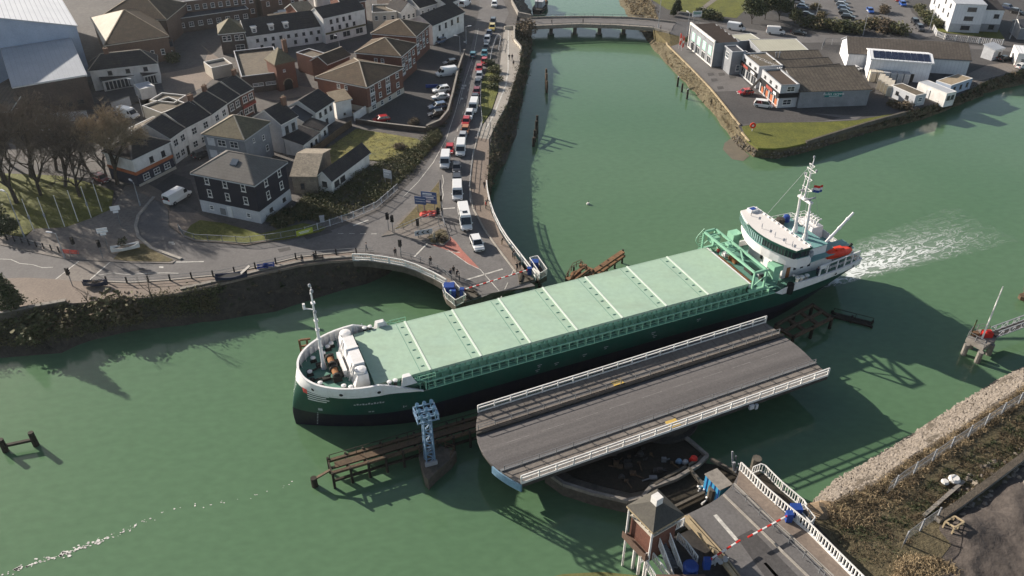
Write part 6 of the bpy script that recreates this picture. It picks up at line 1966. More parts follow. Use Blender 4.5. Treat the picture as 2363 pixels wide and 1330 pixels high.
building('hall', 'small brick wing with a tan flat roof right of the brick corner tower', (722, 134), (752, 124), C=(748, 101), h=5.0, roof='flat', par=.5, wm='brick_red', rm='roof_felt', cat='hall', eave='render_pale')
building('outbuilding', 'small roofless-looking yard building left of the brick hall', (488, 158), (536, 148), D=6, h=3.0, roof='flat', par=.6, wm='render_cream', rm='slate_grey', cat='outbuilding')
t = building('terraced_house', 'long white rendered row with a dark mansard roof and dormers', (568, 86), (745, 61), D=8, h=4.6, roof='gx', rh=3.6, wm='render_white', rm='slate', cat='house', ov=.1, wins=[('F', 9, 3.2, .8, .9, .08, .99, 'dark'), ('F', 6, 1.3, .8, 1.0, .1, .98, 'dark')])
L, D = dims(t)
for u in (.12, .34, .53):
	q = MB(); q.box(L * u - .7, L * u + .7, .7, 2.4, 5.0, 6.7); q.box(L * u - .85, L * u + .85, .55, 2.8, 6.7, 6.85)
	d = q.build('dormer', 'render_white', t)
	obj('window', win_mesh(1.0, 1.0, 'sash'), d, (L * u, .69, 5.9), 0)
t = building('shop', 'tall white three-storey shop building with a green and cream shopfront', (745, 44), (842, 22), D=8, h=7.2, roof='gx', rh=2.2, wm='render_white', rm='slate', cat='shop', ov=.1, wins=[('F', 4, 5.9, .8, 1.2, .1, .7, 'dark'), ('F', 4, 3.9, .8, 1.1, .1, .8, 'dark'), ('F', 3, 1.5, 2.6, 1.7, .03, .98, 'shop')])
L, D = dims(t)
q = MB(); q.box(.3, L - .3, -.15, .08, 2.6, 3.05); q.build('shop_fascia', 'leaf_olive', t)
building('house', 'dark brick corner house with white sash windows and one sunlit roof slope', (503, 80), (567, 74), D=9, h=5.8, roof='hx', rh=2.8, wm='brick_dark', rm='tile_moss', cat='house', wins=[('F', 2, 4.4, 1.1, 1.5, .08, .45), ('F', 2, 4.4, 1.1, 1.5, .55, .95), ('F', 1, 1.6, 2.4, 1.6, .5, .95)])
for A, B, D_, h, ro, rh, wm, rm, lab in (
		((690, 33), (728, 24), 8, 6.0, 'gx', 2.2, 'brick_red', 'tile_tan', 'brick house with a pale roof behind the long white row'),
		((628, 52), (712, 40), 5, 3.0, 'mono', 1, 'brick_red', 'roof_felt', 'low brick lean-to with a brown roof behind the white row'),
		((788, 12), (845, 2), 9, 7.0, 'gx', 2.2, 'brick_red', 'slate', 'red brick block at the top edge behind the tall white shop'),
		((858, 30), (915, 28), 9, 5.0, 'flat', 1, 'render_cream', 'roof_felt', 'cream flat-roofed building at the top edge'),
		((925, 30), (962, 22), 8, 5.0, 'gy', 2.4, 'render_white', 'slate', 'small dark-roofed house with a white gable at the top'),
		((968, 20), (1010, 8), 8, 5.5, 'gx', 2.4, 'render_pale', 'slate', 'grey slate-roofed house at the top beside the road'),
		((1030, 12), (1062, -2), 10, 5.5, 'gx', 2.4, 'render_white', 'slate', 'white house with a slate roof at the very top of the quay road'),
		((900, 0), (1000, -18), 10, 6.0, 'gx', 2.4, 'brick_dark', 'slate', 'row of slate roofs along the top edge left of the road'),
		((600, 0), (690, -12), 10, 6.0, 'gx', 2.4, 'brick_brown', 'tile_brown', 'brown roofed houses at the top edge by the back car park')):
	building('house', lab, A, B, D=D_, h=h, roof=ro, rh=rh, wm=wm, rm=rm, cat='house', wins=[('F', 3, h - 1.6, 1.0, 1.3)], chim=[(.9, .5)] if ro == 'gx' else [])
o = at(748, 12, G)
t = thing('storage_tank', 'round white storage tank behind the tall white shop', 'tank', o)
q = MB(); q.lathe((0, 0, 0), [(3.2, 0), (3.2, 5.0), (3.0, 5.2), (.3, 5.7)], 24); q.build('tank_shell', 'render_white', t)
q = MB(); q.bar((3.25, -.3, 0), (3.25, -.3, 5.2), .1); q.bar((3.25, .3, 0), (3.25, .3, 5.2), .1)
for k in range(9):
	q.bar((3.25, -.3, .5 * k + .3), (3.25, .3, .5 * k + .3), .06)
q.build('ladder', 'grey_paint', t)
NK = dict(ground=N)
t = building('carpet_shop', 'pale gabled shop front with green panels and a ribbed brown roof', (1650, 100), ('dir', 11, 7.2), C=(1594, 57), h=6.6, roof='saw', rh=6, wm='render_grey', rm='roof_brown', cat='shop', **NK,
             wins=[('L', 4, 3.9, 2.3, 2.4, .05, .97, 'panel', 'green_sign'), ('L', 4, 1.2, 2.6, 2.0, .05, .97, 'shop'), ('F', 1, 4.9, .9, 1.2, .6, .85, 'blue')])
L, D = dims(t)
q = MB(); q.box(-.2, -.02, 0, D, .0, .3); q.box(-.25, 0, -.2, .1, 0, 7.1); q.box(-.25, 0, D - .1, D + .2, 0, 7.1); q.box(-.3, .1, -.2, D + .2, 6.7, 7.3)
q.build('shop_front_frame', 'render_white', t)
for k in range(4):
	for j, (w_, z) in enumerate(((1.1, 4.9), (1.6, 4.3), (1.3, 3.8), (1.7, 3.3))):
		q = MB(); yy = D * (.14 + .235 * k); q.box(-.09, -.05, yy - w_ / 2, yy + w_ / 2, z - .1, z + .1)
		q.build('sign_lettering', 'sign_white', t)
t = building('entrance_tower', 'grey square entrance block between the two shop fronts', (1690, 121), ('dir', 9, 3.4), D=5.5, h=6.2, roof='flat', par=.3, wm='render_grey', rm='roof_felt_dark', cat='shop', **NK, wins=[('L', 1, 4.6, 2.2, 1.6, .2, .8, 'blue'), ('F', 1, 1.8, 1.1, 1.7, .5, .8, 'blue')], eave='render_pale')
def text_sign(parent, s, size, loc, rot, m, depth=.04):
	c = bpy.data.curves.new('lettering', 'FONT')
	c.body = s
	c.size = size
	c.extrude = depth
	c.align_x = 'CENTER'
	tmp = bpy.data.objects.new('tmp', c)
	COL.objects.link(tmp)
	dg = bpy.context.evaluated_depsgraph_get()
	me = bpy.data.meshes.new_from_object(tmp.evaluated_get(dg))
	bpy.data.objects.remove(tmp)
	me.materials.clear()
	me.materials.append(M(m))
	o = obj('sign_lettering', me, parent, loc)
	o.rotation_euler = rot
	return o
t = building('carpet_shop', 'middle carpet shop with black fascia and big white lettering on its parapet', (1752, 155), ('dir', 9, 6.5), C=(1716, 124), h=5.7, roof='flat', par=.3, wm='render_pale', rm='roof_felt', cat='shop', **NK,
             wins=[('L', 3, 1.5, 3.0, 2.3, .03, .98, 'shop'), ('L', 3, 4.7, 1.2, .6, .03, .98, 'dark')], eave='render_pale')
L, D = dims(t)
q = MB(); q.box(-.35, -.02, .1, D - .1, 2.8, 3.9); q.build('shop_fascia', 'black_fascia', t)
q = MB(); q.box(-.40, -.35, D * .52, D * .9, 3.0, 3.7); q.build('fascia_sign', 'wall_red', t)
q = MB(); q.box(-.40, -.35, D * .12, D * .34, 3.05, 3.65); q.build('fascia_sign', 'sign_white', t)
a_, b_, c_ = at(1729, 126, N + 5.7), at(1776, 147, N + 5.7), at(1743, 120, N + 5.7)
text_sign(None, 'FLUDES CARPETS', 2.0, at(1752, 138, N + 5.52), (0, 0, heading(at(1729, 127, N + 5.5), at(1776, 149, N + 5.5))), 'sign_white', .04).parent = None
ls = COL.objects[-1]
for o_ in COL.objects:
	if o_.name.startswith('sign_lettering') and o_.parent is None:
		mw = Matrix.LocRotScale(o_.location, o_.rotation_euler, None)
		o_.parent = t
		inv = Matrix.LocRotScale(t.location, t.rotation_euler, None).inverted()
		mm = inv @ mw
		o_.location, o_.rotation_euler = mm.to_translation(), mm.to_euler()
t = building('carpet_shop', 'corner carpet shop with grey parapet, black fascia and brown flat roof', (1803, 198), ('dir', 8, 4.8), C=(1757, 161), h=5.7, roof='flat', par=.45, wm='render_pale', rm='roof_brown', cat='shop', **NK,
             wins=[('L', 4, 1.4, 2.4, 2.2, .03, .98, 'shop'), ('L', 3, 4.6, 1.0, .7, .05, .95, 'dark'), ('F', 1, 4.7, 2.0, 1.3, .3, .8), ('F', 1, 1.4, 2.2, 1.4, .2, .75)], eave='render_grey')
L, D = dims(t)
q = MB(); q.box(-.35, -.02, -.3, D - .1, 2.6, 3.7); q.box(-.35, L, -.35, -.02, 2.6, 3.7); q.build('shop_fascia', 'black_fascia', t)
q = MB(); q.box(-.42, -.35, D * .30, D * .62, 2.75, 3.5); q.build('fascia_sign', 'wall_red', t)
q = MB(); q.box(-.42, -.35, D * .1, D * .24, 2.8, 3.4); q.build('fascia_sign', 'sign_white', t)
for k in range(4):
	q = MB(); q.box(-.06, -.03, D * (.05 + .24 * k), D * (.16 + .24 * k), .1, 1.9)
	q.build('window_poster', 'wall_orange', t)
q = MB(); q.bar((-.4, D * .98, 3.4), (-4.6, D * .78, .6), .3, .25); q.bar((-.4, D * .93, 3.4), (-4.6, D * .73, .6), .15, .15); q.build('ramp_beam', 'steel_dark', t)
BK = lambda px, zb, ang, D: at(*px, zb) - Vector((-math.sin(R(ang)), math.cos(R(ang)), 0)) * D
for i, (pl_, pr_, lab) in enumerate((((1757, 120), (1888, 116), 'dark sloping warehouse roof with rooflights, rearmost of the carpet halls'), ((1783, 140), (1911, 133), 'dark sloping warehouse roof, second of the carpet halls'), ((1803, 160), (1937, 148), 'dark sloping warehouse roof, third of the carpet halls'))):
	zb = N + 5.6
	ang = math.degrees(heading(at(*pl_, zb), at(*pr_, zb)))
	Lh = (at(*pr_, zb) - at(*pl_, zb)).length
	t = building('carpet_hall', lab, BK(pl_, zb, ang, 6.4), ('dir', ang, Lh), D=6.4, h=4.0, roof='mono', rh=1.6, wm='render_grey', rm='roof_cement_dark', cat='warehouse', eave=None, **NK)
	L, D = dims(t)
	q = MB(); q.box(0, L, D - .25, D + .06, 5.45, 5.75); q.build('roof_edge', 'black_fascia', t)
	if i == 0:
		for u in (.36, .66, .88):
			q = MB(); q.add([(L * u - .7, 3.6, 5.0), (L * u + .7, 3.6, 5.0), (L * u + .7, 5.2, 5.4), (L * u - .7, 5.2, 5.4)], [(0, 1, 2, 3)]); q.build('rooflight', 'render_pale', t)
		for u in (.18, .24):
			q = MB(); q.lathe((L * u, 3.2, 4.7), [(.2, 0), (.2, 1.5), (.35, 1.6), (.35, 1.8)], 8); q.build('roof_flue', 'steel_grey', t)
t = building('carpet_hall', 'long grey hall with a mottled roof and a teal sign facing the grass tip', (1846, 214), (2013, 208), D=11, h=4.1, roof='mono', rh=2.3, wm='render_grey', rm='roof_cement_dark', cat='warehouse', eave='render_grey', **NK)
L, D = dims(t)
q = MB(); q.box(0, L, D - .25, D + .06, 6.25, 6.55); q.build('roof_edge', 'black_fascia', t)
L, D = dims(t)
q = MB(); q.box(L * .36, L * .60, .18, .29, 2.6, 3.9); so2 = q.build('wall_sign', 'teal_sign', t)
text_sign(t, 'fludes carpets', .95, (L * .48, .17, 3.1), (PI / 2, 0, 0), 'sign_white', .02)
q = MB(); q.box(L * .42, L * .56, .14, .18, 2.75, 2.87); q.build('sign_underline', 'sign_white', t)
building('store', 'low flat beige-roofed store behind the carpet shops', (1754, 120), (1868, 118), C=(1834, 90), h=3.4, roof='flat', par=.1, wm='render_grey', rm='roof_beige', cat='store', eave='render_pale', **NK)
building('store', 'narrow beige-roofed link between the ribbed shop roof and the store', (1706, 96), (1755, 92), D=6, h=3.3, roof='flat', par=.1, wm='render_grey', rm='roof_beige', cat='store', **NK)
building('warehouse', 'long grey shed with corrugated brown roof and white gable on the spit', (1957, 124), (2243, 141), D=13, h=4.0, roof='gx', rh=2.6, wm='clad_white', rm='roof_cement', cat='warehouse', eave='render_grey', **NK, wins=[('L', 2, 3.2, .8, .8, .3, .7)])
t = building('warehouse', 'white box-like shed with a row of solar panels on its roof', (2009, 137), (2156, 148), D=9, h=5.3, roof='gx', rh=1.0, wm='clad_white', rm='roof_ribbed_white', cat='warehouse', eave='trim_white', **NK, wins=[('F', 1, 1.1, 1.2, 2.1, .68, .76, 'door:steel_dark')])
L, D = dims(t)
for k in range(9):
	q = MB()
	x0, x1 = L * .05 + k * (L * .9) / 9, L * .05 + (k + 1) * (L * .9) / 9 - .15
	z0, z1 = 5.3 + 1.0 * (.5 / (D / 2)) + .28, 5.3 + 1.0 * (4.0 / (D / 2)) + .28
	q.add([(x0, .5, z0), (x1, .5, z0), (x1, 4.0, z1), (x0, 4.0, z1), (x0, .5, z0 - .06), (x1, .5, z0 - .06), (x1, 4.0, z1 - .06), (x0, 4.0, z1 - .06)], [(0, 1, 2, 3), (4, 5, 1, 0), (5, 6, 2, 1), (7, 3, 2, 6), (4, 0, 3, 7), (7, 6, 5, 4)])
	q.build('solar_panel', 'solar_panel', t)
def container(label, A, B, D, h, m, name='storage_container', cat='container', group=None, ground=N, nd=1):
	t = building(name, label, A, B, D=D, h=h, pz=0, ground=ground, roof='flat', par=.06, wm=m, rm=m if m != 'render_grey' else 'roof_felt', cat=cat, eave=m, group=group, wins=[('F', nd, h * .5, 1.0, h * .85, .05, .95, 'door:' + m)])
	return t
for k in range(6):
	x = 2004 + k * 15.5
	container('pale storage container in the row before the solar shed, ' + ['leftmost', 'second', 'third', 'fourth', 'fifth', 'rightmost'][k], (x, 189 + k * 1.0), (x + 14.2, 190 + k * 1.0), 2.0, 2.6, 'render_cream' if k in (0, 1) else 'render_pale', group='storage containers before the solar shed')
for k in range(4):
	container('cream storage container in the short sloping row beside the mottled hall, ' + ['farthest left', 'second', 'third', 'nearest right'][k], (2020 + k * 7.5, 207 + k * 5), (2033 + k * 7.5, 209 + k * 5), 5.0, 2.6, 'render_cream', group='cream containers by the carpet hall')
building('portacabin', 'white portable cabin on the river edge of the spit', (2112, 216), (2177, 243), D=3.4, h=2.9, pz=0, roof='flat', par=.08, wm='render_white', rm='roof_metal_grey', cat='cabin', **NK, wins=[('R', 2, 1.7, 1.0, 1.1, .1, .9, 'dark'), ('F', 1, 1.1, .9, 2.0, .3, .5, 'door:pale_panel')])
building('portacabin', 'weathered grey portable cabin left of the white one', (2050, 222), (2106, 247), D=3.6, h=2.8, pz=0, roof='flat', par=.08, wm='render_pale', rm='roof_felt', cat='cabin', **NK, wins=[('R', 1, 1.6, 1.3, 1.1, .2, .8, 'blue'), ('F', 2, 1.6, .9, .9, .1, .9, 'dark')])
building('portacabin', 'tan-roofed portable cabin right of the white one', (2188, 222), (2237, 205), D=4.2, h=2.7, pz=0, roof='flat', par=.08, wm='clad_blue_grey', rm='tile_tan', cat='cabin', **NK, wins=[('F', 3, 1.5, .9, 1.1, .05, .95, 'dark')])
building('portacabin', 'white container cabin at the right edge of the spit', (2340, 152), (2400, 158), D=8, h=3.4, pz=0, roof='flat', par=.08, wm='render_white', rm='roof_ribbed_white', cat='cabin', **NK, wins=[('F', 2, 1.6, 1, 1)])
building('shed', 'small white shed on the quay road by the right edge', (2288, 142), (2312, 136), D=4, h=3.0, pz=0, roof='mono', rh=.6, wm='render_pale', rm='roof_metal_grey', cat='shed', **NK, wins=[('F', 1, 1.2, 1.2, 2.0, .4, .9, 'door:steel_dark')])
building('apartment_block', 'white three-storey flats with dark windows in the top right corner', (2186, 74), (2258, 77), D=22, h=8.4, pz=0, roof='mono', rh=1.0, wm='clad_white', rm='roof_metal_grey', cat='flats', ov=.05, ground=N, plinth=(2.6, 'render_pale'),
         wins=[('F', 1, 7.0, 2.6, 1.2, .42, .72, 'dark'), ('F', 1, 4.3, 2.6, 1.2, .38, .7, 'dark'), ('F', 1, 1.5, 2.6, 1.2, .36, .68, 'dark'), ('L', 4, 7.0, 1.0, 1.2, .05, .95, 'dark'), ('L', 4, 4.3, 1.0, 1.2, .05, .95, 'dark'), ('L', 3, 1.5, 1.0, 1.2, .05, .95, 'dark')])
building('apartment_block', 'lower pale wing of the corner flats with a dark sloping roof', (2258, 73), (2302, 75), D=16, h=6.6, pz=0, roof='mono', rh=1.8, wm='clad_white', rm='slate', cat='flats', ov=.05, ground=N, plinth=(2.4, 'render_grey'), wins=[('F', 1, 4.8, 1.5, 1.2, .5, .85, 'dark'), ('F', 1, 1.5, 1.6, 1.3, .4, .75, 'dark')])
building('store', 'dark curved store at the right edge beyond the flats', (2345, 92), (2420, 96), D=8, h=3.5, pz=0, roof='gx', rh=1.4, wm='render_grey', rm='roof_felt_dark', cat='store', ground=N)
PAINT = {}
def paint(name):
	cols = {'white': (.72, .72, .71), 'black': (.012, .012, .014), 'dark_grey': (.045, .047, .052), 'silver': (.36, .37, .39), 'red': (.42, .018, .020), 'dark_red': (.20, .014, .016), 'blue': (.020, .085, .36),
			'steel_blue': (.10, .15, .24), 'teal': (.030, .16, .20), 'orange': (.45, .17, .06), 'yellow': (.55, .42, .12), 'dark_blue': (.018, .028, .065)}
	if name not in PAINT:
		PAINT[name] = mat('car_paint_' + name, cols[name], tuple(c * .93 for c in cols[name]), rough=.28, sc=1, fine=.03, coat=.6, spec=.5)
	return PAINT[name]
mat('car_glass', (.014, .017, .021), (.022, .027, .033), sc=.5, rough=.06, fine=0, spec=.7)
VMESH = {}
def vehicle_meshes(kind):
	"""body / glass / wheel meshes for one kind of vehicle; x forward, z up"""
	if kind in VMESH:
		return VMESH[kind]
	spec = {
		'hatchback': dict(L=4.1, W=1.76, bel=.92, top=1.47, prof=[(-2.05, .55, .62), (-1.98, .45, .90), (-1.2, .42, .95), (.75, .42, .95), (1.55, .42, .84), (2.0, .45, .66), (2.05, .5, .58)], cab=(-1.92, -1.35, .35, 1.05)),
		'saloon': dict(L=4.6, W=1.8, bel=.92, top=1.43, prof=[(-2.3, .5, .70), (-2.22, .42, .90), (-1.3, .4, .95), (.75, .4, .94), (1.8, .42, .82), (2.25, .45, .66), (2.3, .5, .56)], cab=(-1.75, -.95, .25, 1.15)),
		'suv': dict(L=4.5, W=1.88, bel=1.05, top=1.68, prof=[(-2.25, .6, .75), (-2.18, .5, 1.02), (-1.2, .48, 1.08), (.8, .48, 1.07), (1.8, .5, .98), (2.2, .55, .78), (2.25, .6, .65)], cab=(-2.1, -1.75, .25, 1.05)),
		'mpv': dict(L=4.8, W=1.9, bel=1.0, top=1.80, prof=[(-2.4, .5, .75), (-2.35, .42, .98), (-1.2, .42, 1.02), (1.2, .42, 1.02), (2.05, .45, .90), (2.38, .5, .66), (2.4, .55, .6)], cab=(-2.25, -1.95, .85, 1.75)),
		'van': dict(L=5.6, W=2.02, bel=1.25, top=2.35, prof=[(-2.8, .5, 1.2), (-2.78, .45, 1.24), (-1.5, .45, 1.26), (1.5, .45, 1.25), (2.3, .45, 1.08), (2.74, .5, .85), (2.8, .55, .7)], cab=(-2.76, -2.66, 1.25, 2.1)),
		'minibus': dict(L=7.2, W=2.08, bel=1.25, top=2.72, prof=[(-3.6, .5, 1.2), (-3.58, .45, 1.24), (-1.5, .45, 1.26), (2.3, .45, 1.25), (3.1, .45, 1.10), (3.54, .5, .85), (3.6, .55, .7)], cab=(-3.56, -3.46, 2.0, 2.85)),
	}[kind]
	W2 = spec['W'] / 2
	body = MB()
	rings = []
	prof = spec['prof']
	n = len(prof)
	for i, (x, zb, zt) in enumerate(prof):
		k = .80 if i in (0, n - 1) else (.95 if i in (1, n - 2) else 1)
		w_ = W2 * k
		m_ = (zb + zt) / 2
		rings.append([(x, -w_ * .9, zb), (x, -w_, m_), (x, -w_ * .96, zt - .06), (x, -w_ * .82, zt), (x, w_ * .82, zt), (x, w_ * .96, zt - .06), (x, w_, m_), (x, w_ * .9, zb)])
	body.loft(rings)
	body.box(-spec['L'] * .42, spec['L'] * .42, -W2 * .86, W2 * .86, .24, .5)
	c0, c1, c2, c3 = spec['cab']
	bel, top = spec['bel'], spec['top']
	bel -= .02
	wb, wt = W2 * .90, W2 * (.74 if kind not in ('van', 'minibus') else .88)
	vanlike = kind in ('van', 'minibus')
	glass = MB()
	def cabin(mb, z0, z1, grow=0, mi=0, x_cut=None):
		f = lambda z: (z - bel) / (top - bel)
		vs = []
		for z in (z0, z1):
			t = f(z)
			xa, xb = c0 + (c1 - c0) * t - grow, c3 + (c2 - c3) * t + grow
			w_ = wb + (wt - wb) * t + grow
			vs += [(xa, -w_, z), (xb, -w_, z), (xb, w_, z), (xa, w_, z)]
		mb.add(vs, MB.BOXF, mi)
	if not vanlike:
		cabin(glass, bel, top - .06)
		cabin(body, top - .07, top, .015)
		f = lambda t: (c0 + (c1 - c0) * t, c3 + (c2 - c3) * t, wb + (wt - wb) * t)
		a, b = f(0), f(1)
		for s in (-1, 1):      # pillars
			body.bar((a[0], s * a[2], bel), (b[0], s * b[2], top), .13, .09)
			body.bar((a[1], s * a[2], bel), (b[1], s * b[2], top), .10, .08)
			xm0, xm1 = (a[0] + a[1]) / 2 - .1, (b[0] + b[1]) / 2 - .1
			body.bar((xm0, s * (a[2] + .005), bel), (xm1, s * (b[2] + .005), top), .10, .05)
	else:
		vs = []
		xa = c0
		xf0, xf1 = c3, c2
		for z, xb, w_ in ((bel - .05, xf0, wb + .04), (top - .25, xf1 + .12, wt + .05), (top, xf1 - .1, wt - .04)):
			vs.append([(xa + (0 if z < top else .08), -w_, z), (xb, -w_, z), (xb, w_, z), (xa + (0 if z < top else .08), w_, z)])
		body.loft(vs)
		z0, z1 = bel + .02, top - .32
		xx = lambda z: xf0 + (xf1 + .12 - xf0) * (z - bel + .05) / (top - .25 - bel + .05)
		ww = lambda z: wb + .04 + (wt + .01 - wb) * (z - bel + .05) / (top - .25 - bel + .05)
		p = [(xx(z0) + .02, -ww(z0) * .93, z0), (xx(z0) + .02, ww(z0) * .93, z0), (xx(z1) + .02, ww(z1) * .90, z1), (xx(z1) + .02, -ww(z1) * .90, z1)]
		glass.add(p, [(0, 1, 2, 3)])
		for s in (-1, 1):
			spans = [(xx(z0) - 1.15, xx(z0) - .18)] if kind == 'van' else [(xx(z0) - 1.15, xx(z0) - .18), (xx(z0) - 2.5, xx(z0) - 1.3), (xx(z0) - 3.8, xx(z0) - 2.62), (xx(z0) - 5.1, xx(z0) - 3.92)]
			for j, (xl, xr) in enumerate(spans):
				q = [(xl, s * (ww(z0) + .015), z0 + .05), (xr, s * (ww(z0) + .015), z0 + .05), (xr - (.35 if j == 0 else 0), s * (ww(z1) + .015), z1), (xl, s * (ww(z1) + .015), z1)]
				glass.add(q, [(0, 1, 2, 3) if s < 0 else (3, 2, 1, 0)])
		if kind == 'minibus':
			glass.add([(.3, -.45, top + .03), (1.2, -.45, top + .03), (1.2, .45, top + .03), (.3, .45, top + .03)], [(0, 1, 2, 3)])
		glass.add([(xa - .012, -.75, z0), (xa - .012, .75, z0), (xa - .012, .72, z1), (xa - .012, -.72, z1)], [(3, 2, 1, 0)])
	wheel = MB()
	r_ = .33 if not vanlike else .36
	wheel.tube((0, -.11, 0), (0, .11, 0), r_, r_, 14, 0)
	wheel.tube((0, -.125, 0), (0, .125, 0), r_ * .62, r_ * .62, 10, 1)
	trim = MB()
	L2_ = spec['L'] / 2
	trim.box(L2_ - .12, L2_ + .02, -W2 * .45, W2 * .45, .52, .68, 0)
	h = MB(); h.box(-.03, .03, -.26, .26, -.05, .06); plate = h.mesh('number_plate', 'render_white')
	VMESH[kind] = dict(spec=spec, body=body, glass=glass.mesh('windows', 'car_glass'), wheel=wheel.mesh('wheel', ['rubber', 'rim']), trim=trim.mesh('grille', 'black_paint'), plate=plate, r=r_, bm={})
	h = MB(); h.box(-.06, .05, -.2, .2, -.07, .09); VMESH[kind]['hl'] = h.mesh('headlight', 'lamp_glass')
	h = MB(); h.box(-.04, .05, -.14, .14, -.1, .12); VMESH[kind]['tl'] = h.mesh('tail_light', 'lens_red')
	h = MB(); h.box(-.07, .07, -.1, .1, -.08, .1); VMESH[kind]['mi'] = h
	return VMESH[kind]
def vehicle(kind, colour, px, ang=None, to=None, z=G, label='', cat=None, group=None, name=None, detail=True):
	v = vehicle_meshes(kind)
	p = at(*px, z + .03)
	if to is not None:
		ang = heading(p, at(*to, z))
	cat = cat or {'van': 'van', 'minibus': 'minibus'}.get(kind, 'car')
	name = name or {'van': 'van', 'minibus': 'minibus'}.get(kind, 'car')
	t = thing(name, label, cat, p, ang, group)
	if colour not in v['bm']:
		v['bm'][colour] = (v['body'].mesh('body', paint(colour), smooth=False), v['mi'].mesh('mirror', paint(colour)))
	sp = v['spec']
	L2_, W2 = sp['L'] / 2, sp['W'] / 2
	obj('body', v['bm'][colour][0], t)
	obj('windows', v['glass'], t)
	for x in (-L2_ * .62, L2_ * .64):
		for s in (-1, 1):
			obj('wheel', v['wheel'], t, (x, s * (W2 - .10), v['r']))
	if detail:
		zl = sp['prof'][-2][2] + .02
		for s in (-1, 1):
			obj('headlight', v['hl'], t, (L2_ - .05, s * W2 * .62, zl - .06))
			obj('tail_light', v['tl'], t, (-L2_ + .02, s * W2 * .74, sp['prof'][0][2] + .12))
			obj('mirror', v['bm'][colour][1], t, (sp['cab'][3] - .35, s * (W2 + .08), sp['bel'] + .08))
		obj('grille', v['trim'], t)
		obj('number_plate', v['plate'], t, (L2_ + .0, 0, .45))
		obj('number_plate', v['plate'], t, (-L2_ - .0, 0, .68))
	return t
Q = 'queue of vehicles waiting at the bridge'
vehicle('suv', 'white', (1101, 570), to=(1116, 605), label='white car at the head of the queue nearest the barrier', group=Q)
vehicle('minibus', 'white', (1073, 515), to=(1082, 558), label='long white minibus with a roof hatch behind the first car', group=Q)
vehicle('van', 'white', (1056, 452), to=(1057, 490), label='white pickup-sized van behind the minibus', group=Q)
vehicle('suv', 'dark_grey', (1055, 425), to=(1056, 470), label='dark grey car close behind the small white van', group=Q)
vehicle('van', 'white', (1028, 380), to=(1022, 430), label='white van in the left lane beside a dark car', group=Q)
vehicle('hatchback', 'dark_grey', (1054, 393), to=(1054, 430), label='dark grey car to the right of the left-lane white van', group=Q)
vehicle('van', 'white', (1064, 352), to=(1058, 400), label='white van right of a red car, ahead of the silver one', group=Q)
vehicle('hatchback', 'red', (1038, 350), to=(1032, 390), label='red car tucked behind the left-lane white van', group=Q)
qs = [('hatchback', 'silver', (1068, 322), 'silver car directly behind the right-lane white van'), ('hatchback', 'orange', (1074, 306), 'orange car between the silver car and a red car'),
      ('hatchback', 'red', (1076, 286), 'red car right behind the orange one'), ('suv', 'white', (1083, 272), 'white car with a dark windscreen just behind the red one'),
      ('van', 'white', (1093, 254), 'small white van behind the white car'), ('hatchback', 'dark_grey', (1096, 232), 'dark grey car between a white van and a dark red car'),
      ('hatchback', 'dark_red', (1100, 217), 'dark red car with grey cars before and behind it'), ('hatchback', 'black', (1103, 198), 'black car behind the dark red one beside the grass'),
      ('hatchback', 'silver', (1106, 180), 'silver car between a black car and a red car'), ('hatchback', 'red', (1106, 163), 'red car behind the silver one beside the shrubs'),
      ('hatchback', 'red', (1118, 147), 'red car farthest up the queue'), ('hatchback', 'teal', (1118, 129), 'dark teal car behind the last red car of the queue'),
      ('hatchback', 'black', (1122, 114), 'black car between a teal and a silver car up the queue'), ('suv', 'silver', (1124, 97), 'silver car with a dark windscreen by the railing near the top'),
      ('hatchback', 'dark_blue', (1129, 82), 'dark blue car just ahead of the yellow one'), ('suv', 'yellow', (1136, 69), 'yellow car near the top junction'),
      ('suv', 'dark_grey', (1138, 55), 'dark grey car turning in at the top junction')]
for k, (kd, c, p, lab) in enumerate(qs):
	vehicle(kd, c, p, to=(p[0] - (8 if k < 6 else 5), p[1] + 30), label=lab, group=Q)
vehicle('hatchback', 'teal', (1092, 131), to=(1099, 90), label='teal blue car driving away alone in the other lane')
vehicle('suv', 'white', (1141, 15), to=(1139, 50), label='white car beyond the top junction')
vehicle('van', 'white', (1074, 14), to=(1090, 5), label='white van at the top beside the slate roofs')
CP_ = 'cars in the car park by the flats'
for kd, c, p, to, lab in (('hatchback', 'dark_grey', (1040, 149), (1000, 155), 'dark car at the top of the car park behind the white van'), ('van', 'white', (1030, 175), (990, 181), 'white van parked by the car park wall'),
                          ('suv', 'white', (1018, 213), (985, 218), 'white car in the car park, upper of the white pair'), ('saloon', 'white', (1017, 229), (985, 233), 'white car in the car park, lower of the white pair'),
                          ('suv', 'steel_blue', (1010, 252), (980, 257), 'steel blue car below the white pair'), ('hatchback', 'black', (1008, 268), (980, 272), 'black car nearest in the car park row'),
                          ('hatchback', 'red', (880, 281), (850, 286), 'red car by the wall below the brick flats'), ('hatchback', 'steel_blue', (1017, 99), (990, 112), 'blue grey car by the white house at the far end of the car park')):
	vehicle(kd, c, p, to=to, label=lab, group=CP_)
vehicle('van', 'white', (412, 462), to=(437, 448), label='white van parked alone by the black-clad block')
vehicle('suv', 'dark_grey', (470, 362), to=(490, 355), label='dark car in the shade under the white terrace')
vehicle('hatchback', 'dark_red', (235, 418), to=(260, 428), label='dark red car passing under the bare trees')
vehicle('van', 'white', (298, 271), to=(318, 276), label='white van between the bare tree and the long cream garage')
vehicle('van', 'white', (122, 256), to=(150, 252), label='white van below the dark brick shed')
TC = 'cars parked behind the trees'
